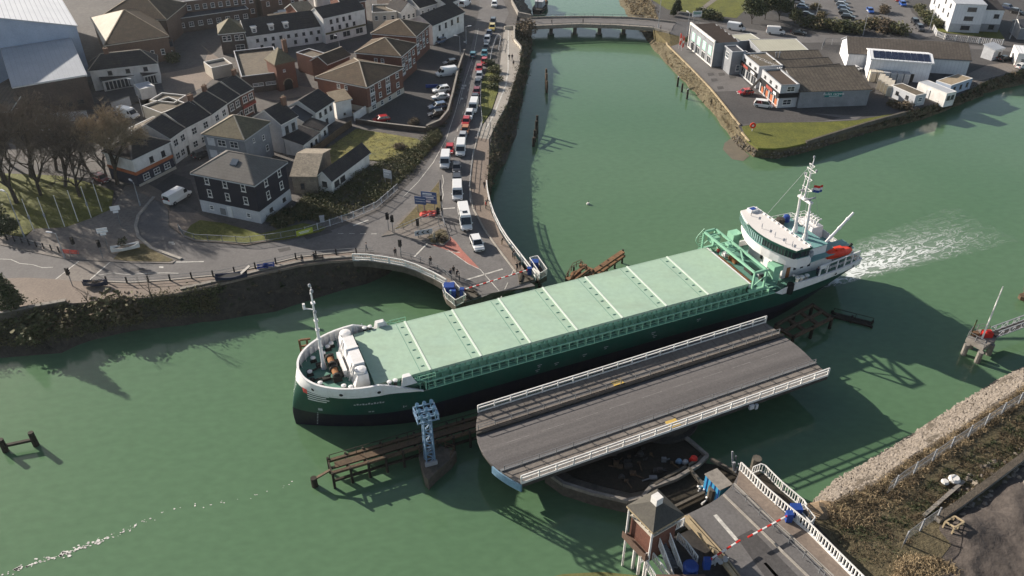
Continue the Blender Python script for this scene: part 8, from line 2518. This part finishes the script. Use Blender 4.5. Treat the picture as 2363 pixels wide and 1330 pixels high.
wall_thing('pale parapet wall of the upstream quay at the top', [(1178, -20), (1182, 10), (1196, 36), (1225, 42)], G + .1, 1.0, .35, 'concrete', 'kerb_stone')
wall_thing('long pale concrete kerb wall crossing the spoil yard', [(2420, 1020), (2363, 1058), (2280, 1120), (2210, 1172), (2160, 1205)], S, .7, .7, 'concrete', 'gravel')
wall_thing('short dark concrete wall stub in the bramble by the yard', [(2222, 1115), (2175, 1155), (2130, 1195)], S, .3, .3, 'concrete_dark', 'concrete')
wall_thing('grey quay wall coping along the left river bank', [(0, 733), (80, 718), (156, 704)], G - .3, .9, .6, 'concrete_dark', 'concrete')
wall_thing('quay wall parapet of worn concrete above the shaded mud', [(418, 676), (511, 655), (600, 633), (689, 613), (760, 604), (814, 601)], G - .5, .75, .5, 'quay_wall', 'concrete')
def lamp_mesh(h):
	q = MB()
	q.tube((0, 0, 0), (0, 0, h), .10, .06, 7)
	q.tube((0, 0, 0), (0, 0, 1.1), .15, .15, 7)
	q.tube((0, 0, h - .05), (.8, 0, h + .12), .05, .05, 6)
	hd = MB()
	hd.loft([[(.6, -.12, h + .06), (.6, .12, h + .06), (.6, .12, h + .18), (.6, -.12, h + .18)], [(1.4, -.20, h + .1), (1.4, .20, h + .1), (1.4, .14, h + .26), (1.4, -.14, h + .26)], [(1.7, -.1, h + .14), (1.7, .1, h + .14), (1.7, .1, h + .22), (1.7, -.1, h + .22)]])
	return q.mesh('post', 'grey_paint'), hd.mesh('lamp_head', 'lamp_glass')
LM = {h: lamp_mesh(h) for h in (5, 7, 9, 11)}
for p, h, z, a, lab in (((57, 549), 9, G, 2.6, 'tall street lamp beside the round dark bush'), ((150, 597), 5, G, 3.0, 'short street lamp at the plaza railing end'), ((324, 476), 5, G, 2.4, 'street lamp at the slip road by the orange-banded shop'), ((332, 270), 9, G, 3.0, 'tall street lamp behind the terrace near the white van'), ((786, 126), 5, G, 2.5, 'street lamp below the tall white shop'),
						((1519, 64), 11, N + 2, 1.6, 'tall lamp at the far end of the fixed bridge'), ((1585, 84), 7, N, 2.0, 'lamp beside the little green sign'), ((1991, 82), 7, N, 1.5, 'lamp behind the long grey shed'), ((2143, 72), 7, N, 1.2, 'lamp among the clipped bushes by the flats'), ((2330, 90), 9, N, 2.8, 'lamp at the right edge beyond the corner flats'), ((1076, 102), 5, G, .2, 'lamp on the car park wall beside the main road'), ((1062, 125), 5, G, 3.0, 'lamp at the head of the car park'), ((428, 352), 5, G, 1.0, 'lamp under the white terrace'), ((1884, 36), 7, N, 0, 'lamp on the far car park divider'), ((860, 45), 7, G, 2, 'lamp at the top by the cream flat-roofed building')):
	t = thing('street_lamp', lab, 'street lamp', at(*p, z), a, 'street lamps')
	obj('post', LM[h][0], t); obj('lamp_head', LM[h][1], t)
fp = MB(); fp.tube((0, 0, 0), (0, 0, 6.4), .08, .05, 7); fpm = fp.mesh('pole', 'white_paint')
fq = MB(); fq.lathe((0, 0, 6.4), [(.05, 0), (.10, .08), (.02, .18)], 7); fqm = fq.mesh('finial', 'white_paint')
fr_ = MB(); fr_.box(-.12, .12, -.12, .12, 2.6, 3.3); frm = fr_.mesh('cleat_box', 'grey_paint')
for k, p in enumerate(((79, 534), (114, 530), (150, 525), (181, 513), (211, 504), (236, 490))):
	t = thing('flagpole', 'bare white flagpole on the park lawn edge, ' + ['first from the tall street lamp', 'second from the tall street lamp', 'third from the tall street lamp', 'third from the slip road', 'second from the slip road', 'nearest the slip road'][k], 'flagpole', at(*p), 0, 'bare flagpoles on the park lawn')
	obj('pole', fpm, t); obj('finial', fqm, t)
	if k in (0, 1, 4):
		obj('cleat_box', frm, t)
sg = MB(); sg.tube((0, 0, 0), (0, 0, 3.2), .07, .07, 7); sgm = sg.mesh('post', 'steel_grey')
sh_ = MB(); sh_.box(-.2, .2, -.16, .16, 2.3, 3.5); sh_.box(-.28, .28, .16, .19, 2.2, 3.6)
for k in range(3):
	sh_.tube((0, -.16, 2.5 + .4 * k), (0, -.34, 2.52 + .4 * k), .14, .14, 8)
shm = sh_.mesh('signal_head', 'black_paint')
for p, a, lab in (((238, 597), .3, 'traffic light on the plaza beside the boat planter'), ((179, 590), .6, 'traffic light at the red barrier on the plaza'), ((168, 661), 2.8, 'traffic light on the quay side of the left crossing'), ((907, 538), -.5, 'traffic light at the left tip of the traffic island'), ((966, 547), .2, 'traffic light in front of the arrow board'), ((926, 595), 2.6, 'traffic light on the approach footway'), ((1013, 520), 1.0, 'traffic light by the red tarpaulin'), ((897, 532), .8, 'thin signal post left of the traffic island')):
	t = thing('traffic_light', lab, 'traffic light', at(*p, G + .13), a, 'traffic lights at the bridge junction')
	obj('post', sgm, t); obj('signal_head', shm, t)
def sign(name, label, p, z, a, posts, boards, cat='sign', h0=0):
	t = thing(name, label, cat, at(*p, z), a)
	for x, h in posts:
		q = MB(); q.tube((x, 0, 0), (x, 0, h), .07, .07, 6); q.build('post', 'steel_grey', t)
	for x0, x1, z0, z1, m, extra in boards:
		q = MB(); q.box(x0, x1, -.09, -.03, z0, z1); b = q.build('board', m, t)
		if extra:
			q = MB()
			for (a0, a1, c0, c1) in extra:
				q.box(x0 + a0 * (x1 - x0), x0 + a1 * (x1 - x0), -.12, -.09, z0 + c0 * (z1 - z0), z0 + c1 * (z1 - z0))
			q.build('board_lines', 'sign_white', b)
	return t
li = [(.08, .92, .68, .72), (.08, .92, .36, .40), (.1, .7, .78, .9), (.1, .8, .48, .6), (.1, .6, .12, .26)]
sign('direction_sign', 'larger blue direction sign at the back of the traffic island', (992, 487), G + .15, R(-12), [(-1.0, 3.4), (1.0, 3.4)], [(-1.5, 1.5, 1.6, 4.0, 'sign_blue', li)])
sign('direction_sign', 'smaller blue direction sign left of the larger one', (972, 490), G + .15, R(-12), [(-.6, 3.0), (.6, 3.0)], [(-1.1, 1.1, 1.7, 3.3, 'sign_blue', li[:2])])
sign('pole', 'tall dark post at the edge of the traffic island', (1020, 500), G + .15, 0, [(0, 5.0)], [(-.2, .2, 3.2, 4.4, 'black_paint', None), (-.15, .15, 1.2, 1.8, 'steel_dark', None)], 'post')
t = sign('arrow_board', 'grey board with three black arrows on the traffic island', (978, 547), G + .15, R(18), [(-1.0, 1.0), (1.0, 1.0)], [(-1.6, 1.6, .5, 1.5, 'render_pale', None)])
for k in range(3):
	q = MB(); x = -1.0 + .9 * k
	q.add([(x - .35, -.12, 1.0), (x + .15, -.12, .65), (x + .3, -.12, .65), (x - .02, -.12, 1.0), (x + .3, -.12, 1.35), (x + .15, -.12, 1.35)], [(0, 1, 2, 3), (0, 3, 4, 5)])
	q.build('arrow', 'black_paint', t)
sign('notice_board', 'pale green notice board above the scrub slope fence', (897, 428), G, R(-25), [(-.7, 3.2), (.7, 3.2)], [(-.95, .95, 1.6, 3.4, 'render_pale', [(.1, .9, .7, .85), (.1, .7, .4, .5)])])
sign('road_sign', 'double white road sign board near the top of the plaza', (279, 521), G + .13, R(20), [(0, 3.2)], [(-.9, .7, 3.2, 4.1, 'sign_white', None), (-.6, .3, 2.7, 3.1, 'sign_white', None)])
sign('road_sign', 'stack of three white road sign boards in the middle of the plaza', (253, 583), G + .13, R(20), [(0, 4.2)], [(-.9, .8, 4.5, 4.9, 'sign_white', None), (-.9, .8, 4.0, 4.4, 'sign_white', None), (-.5, .4, 3.5, 3.9, 'sign_white', None)])
sign('yellow_banner', 'yellow-green banner tied to the lawn fence', (704, 543), G + .2, heading(at(690, 545), at(720, 537)), [(-1.2, .9)], [(-1.5, 1.5, .25, 1.25, 'yellow_green', [(.15, .85, .55, .68), (.2, .75, .3, .42)])], 'banner')
sign('billboard', 'small green and white billboard by the park path', (1606, 55), N, R(8), [(-.8, 2.5), (.8, 2.5)], [(-1.5, 1.5, 2.2, 4.0, 'sign_white', None), (-1.3, 1.3, 2.9, 3.8, 'green_sign', None)])
for p, lab in (((1566, 112), 'red feather banner before the green-panelled shop, upper'), ((1572, 118), 'red feather banner before the green-panelled shop, lower')):
	t = thing('feather_banner', lab, 'banner', at(*p, N), .6)
	q = MB(); q.tube((0, 0, 0), (0, 0, 4.4), .04, .03, 6); q.build('pole', 'white_paint', t)
	q = MB(); q.add([(0, .02, .9), (.85, .02, 1.0), (.95, .02, 3.2), (.6, .02, 4.2), (0, .02, 4.5), (0, -.02, .9), (.85, -.02, 1.0), (.95, -.02, 3.2), (.6, -.02, 4.2), (0, -.02, 4.5)], [(4, 3, 2, 1, 0), (5, 6, 7, 8, 9), (0, 1, 6, 5), (1, 2, 7, 6), (2, 3, 8, 7), (3, 4, 9, 8)]); q.build('cloth', 'red_sheet', t)
	q = MB(); q.box(.15, .75, -.05, .05, 2.2, 2.9); q.build('banner_mark', 'sign_white', t)
t = thing('lifebuoy_post', 'red lifebuoy board on a post on the grass tip', 'lifebuoy', at(1735, 304, N))
q = MB(); q.tube((0, 0, 0), (0, 0, 1.6), .08, .08, 6); q.build('post', 'white_paint', t)
q = MB(); q.tube((0, -.1, 1.5), (0, .05, 1.5), .7, .7, 14); q.build('lifebuoy', 'orange_red', t)
q = MB(); q.tube((0, -.14, 1.5), (0, -.1, 1.5), .26, .26, 10); q.build('buoy_centre', 'sign_white', t)
for k, p in enumerate(((1551, 128), (1641, 238), (1700, 303))):
	t = thing('shore_stake', 'dark timber stake on the spit shore, ' + ['uppermost of three', 'middle of three', 'lowest of three'][k], 'stake', at(*p, 1.6), k, 'timber stakes on the spit shore')
	q = MB(); q.bar((0, 0, -.6), (.2, 0, 1.0), .2); q.build('stake', 'timber_wet', t)
	q = MB(); q.bar((-.6, .1, .5), (.7, 0, .9), .14); q.build('cross_piece', 'timber_wet', t)
def boat(name, label, p, z, a, L, hm, im, cat='planter'):
	t = thing(name, label, cat, at(*p, z), a)
	q = MB(); rings = []
	for k in range(11):
		u = k / 10
		w_ = L * .16 * math.sin(PI * (.10 + .82 * u)) ** .7
		s = .35 * (2 * u - 1) ** 2
		x = (u - .5) * L
		rings.append([(x, -w_, .85 + s), (x, -w_ * .7, .25), (x, 0, .05 + s * .4), (x, w_ * .7, .25), (x, w_, .85 + s), (x, w_ * .85, .85 + s), (x, 0, .55), (x, -w_ * .85, .85 + s)])
	q.loft(rings); q.build('hull', hm, t)
	q = MB(); q.poly([(p_[5][0], p_[5][1], .8) for p_ in rings] + [(p_[7][0], p_[7][1], .8) for p_ in rings[::-1]]); q.build('soil', im, t)
	return t
b = boat('boat_planter', 'white boat planter with a dark shrub on the plaza corner', (291, 578), G + .18, .38, 4.6, 'white_paint', 'steel_dark')
obj('shrub', leaf_cloud('shrub', [(-.2, 0, 1.7, .75, .6, .8), (.3, .1, 2.2, .4, .4, .5)], 260, .16, 3, ['leaf_dark', 'twig_dark']), b)
b = boat('boat_planter', 'dark blue boat planter with an angled board on the quay pavement', (535, 645), G + .13, .22, 5.0, 'cloth_navy', 'black_paint')
q = MB(); q.bar((1.6, 0, .9), (3.2, .3, 2.0), .7, .12); q.bar((2.4, 0, .1), (2.6, .2, 1.5), .14); q.build('angled_board', 'steel_dark', b)
b = boat('boat_planter', 'black and purple boat planter near the left quay crossing', (222, 661), G + .13, .05, 3.8, 'cloth_navy', 'twig_dark')
obj('shrub', leaf_cloud('shrub', [(0, 0, .9, 1.3, .5, .4)], 160, .14, 4, ['twig_dark', 'cloth_navy']), b)
def bench(name, label, p, a, m, m2, cat='bench'):
	t = thing(name, label, cat, at(*p, G + .13), a)
	q = MB()
	for y in (-.2, 0, .2):
		q.box(-.9, .9, y - .08, y + .08, .43, .48)
	q.build('seat', m, t)
	q = MB(); q.box(-.9, .9, .27, .32, .55, .68); q.box(-.9, .9, .30, .35, .75, .9); q.build('backrest', m, t)
	for x in (-.75, .75):
		q = MB(); q.bar((x, -.22, 0), (x, -.22, .43), .08); q.bar((x, .24, 0), (x, .33, .9), .08); q.bar((x, -.22, .4), (x, .24, .4), .08); q.build('leg', m2, t)
	return t
bench('bench', 'royal blue bench on the quay pavement', (607, 622), .2, 'royal_blue', 'royal_blue')
bench('bench', 'royal blue bench right beside the first one', (622, 619), .2, 'royal_blue', 'royal_blue')
bench('bench', 'dark bench on the shaded quay pavement with people near it', (735, 601), .15, 'steel_dark', 'steel_dark')
t = thing('works_barrier', 'red and white works barrier on the plaza near the traffic light', 'barrier', at(165, 590, G + .13), -.1)
q = MB()
for z in (.5, .8, 1.05):
	q.box(-1.5, 1.5, -.04, .04, z - .09, z + .09)
q.build('barrier_boards', 'red_sheet', t)
for x in (-1.4, 0, 1.4):
	q = MB(); q.bar((x, -.3, 0), (x, 0, 1.15), .07); q.bar((x, .3, 0), (x, 0, 1.15), .07); q.build('leg', 'steel_grey', t)
t = thing('red_tarpaulin', 'crumpled red tarpaulin lying on the traffic island', 'tarpaulin', at(990, 494, G + .2))
q = MB(); r = random.Random(6); n = 9
hgt_ = [[r.uniform(.05, .45) for _ in range(n)] for _ in range(n)]
for i in range(n):
	for j in range(n):
		q.v.append(((i - 4) * .42 + r.uniform(-.15, .15), (j - 4) * .26 + (i - 4) * .08 + r.uniform(-.1, .1), hgt_[i][j] * (1 if 0 < i < n - 1 and 0 < j < n - 1 else .1)))
for i in range(n - 1):
	for j in range(n - 1):
		if (i, j) in ((0, 0), (0, 7), (7, 0), (7, 7), (7, 1)):
			continue
		a = i * n + j
		q.f.append((a, a + n, a + n + 1, a + 1)); q.m.append(0)
q.build('sheet', 'red_sheet', t)
t = thing('pavement_marker', 'pale weathered figure-like stone marker in the island planting bed', 'marker', at(1002, 552, G + .22))
q = MB(); q.lathe((0, 0, 0), [(.35, 0), (.22, .3), (.18, 1.0), (.26, 1.2), (.1, 1.45)], 8); q.build('stone', 'ridge_pale', t)
for k, (p, s) in enumerate((((1022, 556), .6), ((1015, 548), .5), ((1000, 560), .45))):
	place('bush', ['low tan planting at the island nose', 'low dry planting behind the island nose', 'small planting beside the stone marker'][k], 'plant', [('foliage', BUSH[1 if k else 3])], at(*p, G + .2), k, s)
t = thing('blue_barrier', 'low royal blue barrier in the car park above the white pair', 'barrier', at(997, 203), .1)
q = MB(); q.box(-1.6, 1.6, -.15, .15, .1, .9); q.build('panel', 'royal_blue', t)
q = MB(); q.box(-1.5, -1.2, -.4, .4, 0, .12); q.box(1.2, 1.5, -.4, .4, 0, .12); q.build('feet', 'steel_dark', t)
t = thing('utility_box', 'pale utility cabinet on the scrub slope', 'cabinet', at(744, 512), .2)
q = MB(); q.box(-.4, .4, -.25, .25, 0, 1.1); q.build('cabinet_body', 'render_pale', t)
q = MB(); q.box(-.45, .45, -.3, .3, 1.1, 1.18); q.build('lid', 'grey_paint', t)
t = thing('rubble_bag', 'white rubble bags dumped in the bramble', 'bag', at(2200, 1112, S))
for x, y, s in ((0, 0, .9), (-1.3, -.4, .6)):
	q = MB(); q.ball((x, y, .4), s * .8, 0, 9, .7); q.build('bag', 'render_white', t)
t = thing('timber_crate', 'small broken timber frame standing in the spoil yard', 'crate', at(2197, 1220, S + .1), .5)
q = MB()
for a, b in (((-.8, -.5, 0), (-.8, -.5, 1.2)), ((.8, -.5, 0), (.8, -.5, 1.2)), ((-.8, -.5, 1.2), (.8, -.5, 1.2)), ((-.8, -.5, .2), (.8, -.5, .2)), ((0, -.5, 0), (0, -.5, 1.2)), ((-.8, .6, 0), (-.8, .6, 1.0)), ((.8, .6, 0), (.8, .6, 1.0)), ((-.8, .6, 1), (.8, .6, 1)), ((-.8, -.5, 1.2), (-.8, .6, 1)), ((.8, -.5, 1.2), (.8, .6, 1))):
	q.bar(a, b, .18, .14)
q.build('frame_timbers', 'timber_pale', t)
t = thing('work_boat', 'dark moored work boat with stub masts just above the fixed bridge', 'boat', at(1248, 22, 0), R(75))
q = MB(); rings = []
for k in range(9):
	u = k / 8; w_ = 2.2 * math.sin(PI * (.18 + .74 * u)) ** .6; x = (u - .5) * 13
	rings.append([(x, -w_, 1.5), (x, -w_ * .8, 0), (x, w_ * .8, 0), (x, w_, 1.5)])
q.loft(rings); q.build('hull', 'ship_dark', t)
q = MB(); q.box(-3.5, 1, -1.3, 1.3, 1.5, 3.4); q.box(-3.7, 1.2, -1.5, 1.5, 3.4, 3.55); q.build('wheelhouse', 'render_pale', t)
q = MB(); q.tube((2, 0, 1.5), (2, 0, 6.5), .15, .1, 7); q.tube((-4.6, 0, 1.5), (-4.6, 0, 5.5), .15, .1, 7); q.bar((2, 0, 6.0), (-3, 0, 4.5), .15); q.build('mast', 'steel_dark', t)
q = MB(); q.box(2.5, 5, -1.0, 1.0, 1.5, 2.2); q.build('deck_gear', 'ship_rust', t)
PM = {}
def person_mesh(pose):
	me = bpy.data.meshes.new('sk')
	step = .22 if pose == 'walk' else .03
	lean = {'lean': .22, 'walk': .05}.get(pose, 0)
	V = [(0, 0, .94, .15), (lean * .4, 0, 1.16, .145), (lean * .9, 0, 1.40, .155), (lean, 0, 1.50, .07), (lean + .02, 0, 1.60, .075), (lean + .03, 0, 1.70, .085),
         (-.0 + step * .2, .10, .86, .10), (step * .7 + .03, .11, .48, .068), (step, .11, .09, .05), (step + .13, .12, .04, .045),
         (-.0 - step * .2, -.10, .86, .10), (-step * .3 + .03, -.11, .48, .068), (-step, -.11, .09, .05), (-step + .13, -.12, .04, .045),
         (lean * .9, .20, 1.40, .07)]
	if pose == 'lean':
		V += [(lean + .16, .24, 1.16, .05), (lean + .38, .20, 1.08, .04), (lean * .9, -.20, 1.40, .07), (lean + .16, -.24, 1.16, .05), (lean + .38, -.20, 1.08, .04)]
	else:
		V += [(-.06 - step * .3, .25, 1.13, .05), (.06 - step * .5, .26, .88, .038), (lean * .9, -.20, 1.40, .07), (-.06 + step * .4, -.25, 1.13, .05), (.08 + step * .6, -.26, .90, .038)]
	E_ = [(0, 1), (1, 2), (2, 3), (3, 4), (4, 5), (0, 6), (6, 7), (7, 8), (8, 9), (0, 10), (10, 11), (11, 12), (12, 13), (2, 14), (14, 15), (15, 16), (2, 17), (17, 18), (18, 19)]
	me.from_pydata([v[:3] for v in V], E_, [])
	o = bpy.data.objects.new('sk', me)
	COL.objects.link(o)
	mod = o.modifiers.new('s', 'SKIN')
	for i, v in enumerate(V):
		sv = me.skin_vertices[0].data[i]
		sv.radius = (v[3], v[3])
		sv.use_root = i == 0
	sub = o.modifiers.new('b', 'SUBSURF'); sub.levels = 1
	dg = bpy.context.evaluated_depsgraph_get()
	out = bpy.data.meshes.new_from_object(o.evaluated_get(dg))
	bpy.data.objects.remove(o)
	return out
def person(label, p, z, pose, coat, legs, a):
	if pose not in PM:
		PM[pose] = person_mesh(pose)
	me = PM[pose].copy()
	me.name = 'body'
	me.materials.clear()
	for m in (legs, coat, 'skin'):
		me.materials.append(M(m))
	for f in me.polygons:
		c = f.center
		f.material_index = 2 if c.z > 1.5 else (1 if c.z > .86 else 0)
		f.use_smooth = True
	t = thing('person', label, 'person', at(*p, z), a)
	obj('body', me, t)
	lean = {'lean': .22, 'walk': .05}.get(pose, 0)
	q = MB(); q.ball((lean + .005, 0, 1.71), .105, 0, 10, 1.0); q.build('hair', 'hair', t, smooth=True)
	return t
ppl = [((1121, 482), 'person in an orange-red coat at the riverside parapet', 'stand', 'cloth_red', 'cloth_dark', 0), ((1123, 476), 'person in black right behind the orange-red coat', 'lean', 'cloth_dark', 'cloth_dark', .2),
       ((1118, 436), 'person in dark clothes farthest up the riverside parapet', 'stand', 'cloth_dark', 'cloth_navy', 1), ((1158, 565), 'person in a dark coat leaning on the parapet opposite the white car', 'lean', 'cloth_dark', 'cloth_tan', -.3),
       ((1183, 594), 'person in black leaning at the parapet halfway to the barrier', 'lean', 'cloth_dark', 'cloth_dark', -.3), ((1187, 600), 'person in grey beside the one in black on the parapet', 'stand', 'cloth_grey', 'cloth_tan', -.5),
       ((1200, 622), 'tall person in black standing by the right-hand barrier', 'stand', 'cloth_dark', 'cloth_dark', -1), ((1194, 627), 'person crouched low in dark clothes beside the barrier arm', 'lean', 'cloth_dark', 'cloth_dark', 2),
       ((994, 612), 'lone person in black on the curved approach footway', 'stand', 'cloth_dark', 'cloth_dark', -1.2), ((1040, 641), 'person in dark blue, left of the group by the blue motor', 'stand', 'cloth_navy', 'cloth_dark', -1), ((1047, 634), 'person in black at the back of the group by the blue motor', 'stand', 'cloth_dark', 'cloth_dark', -1.4),
       ((1054, 641), 'person in black on the right of the group by the blue motor', 'lean', 'cloth_dark', 'cloth_dark', -1), ((1060, 652), 'person near the barrier pivot in dark clothes', 'stand', 'cloth_dark', 'cloth_grey', 0),
       ((913, 592), 'person in black near the start of the white curved railing', 'stand', 'cloth_dark', 'cloth_dark', -1.2), ((699, 607), 'person in dark clothes leaning over the quay wall', 'lean', 'cloth_dark', 'cloth_navy', -1.5), ((728, 603), 'person in black beside the dark quay bench', 'lean', 'cloth_dark', 'cloth_dark', 2.5),
       ((846, 580), 'walker on the road edge pavement below the lawn fence', 'walk', 'cloth_grey', 'cloth_dark', .2),
       ((1175, 139), 'walker in black on the riverside path, left of a pair', 'walk', 'cloth_dark', 'cloth_dark', -1.5), ((1182, 139), 'walker in black on the riverside path, right of a pair', 'walk', 'cloth_dark', 'cloth_navy', -1.5), ((1185, 154), 'walker in dark clothes just below the pair on the path', 'walk', 'cloth_dark', 'cloth_tan', -1.4)]
for p, lab, pose, c, l, a in ppl:
	person(lab, p, G + .13, pose, c, l, a)
for p, lab in (((1273, 56), 'walker in dark clothes on the left half of the fixed bridge'), ((1345, 55), 'walker in dark clothes on the right half of the fixed bridge')):
	person(lab, p, fbz + .06, 'walk', 'cloth_dark', 'cloth_dark', 0)
person('person in black at the far end of the fixed bridge', (1524, 72), fbz - .3, 'stand', 'cloth_dark', 'cloth_dark', 0)
for (x, y, z, c, lab) in ((83.9, -5.6, 5.8, 'cloth_navy', 'crew member in dark blue standing in the ship side doorway'), (71.3, 4.2, 7.0, 'cloth_red', 'crew member in red working behind the hatch gantry')):
	p_ = sw(x, y, z)
	person(lab, (0, 0), 0, 'stand', c, 'cloth_dark', 1).location = p_
q = MB()
q.box(-420, 420, -60, 700, -3, 84)
hz_o = q.build('haze', 'black_paint', kind='stuff')
hm = bpy.data.materials.new('haze')
hm.use_nodes = True
hn = hm.node_tree
for nd in list(hn.nodes):
	if nd.type == 'BSDF_PRINCIPLED':
		hn.nodes.remove(nd)
pv = hn.nodes.new('ShaderNodeVolumePrincipled')
pv.inputs['Color'].default_value = (.88, .94, 1, 1)
pv.inputs['Density'].default_value = .00006
pv.inputs['Anisotropy'].default_value = .5
hn.links.new(pv.outputs[0], hn.nodes['Material Output'].inputs['Volume'])
hz_o.data.materials.clear()
hz_o.data.materials.append(hm)
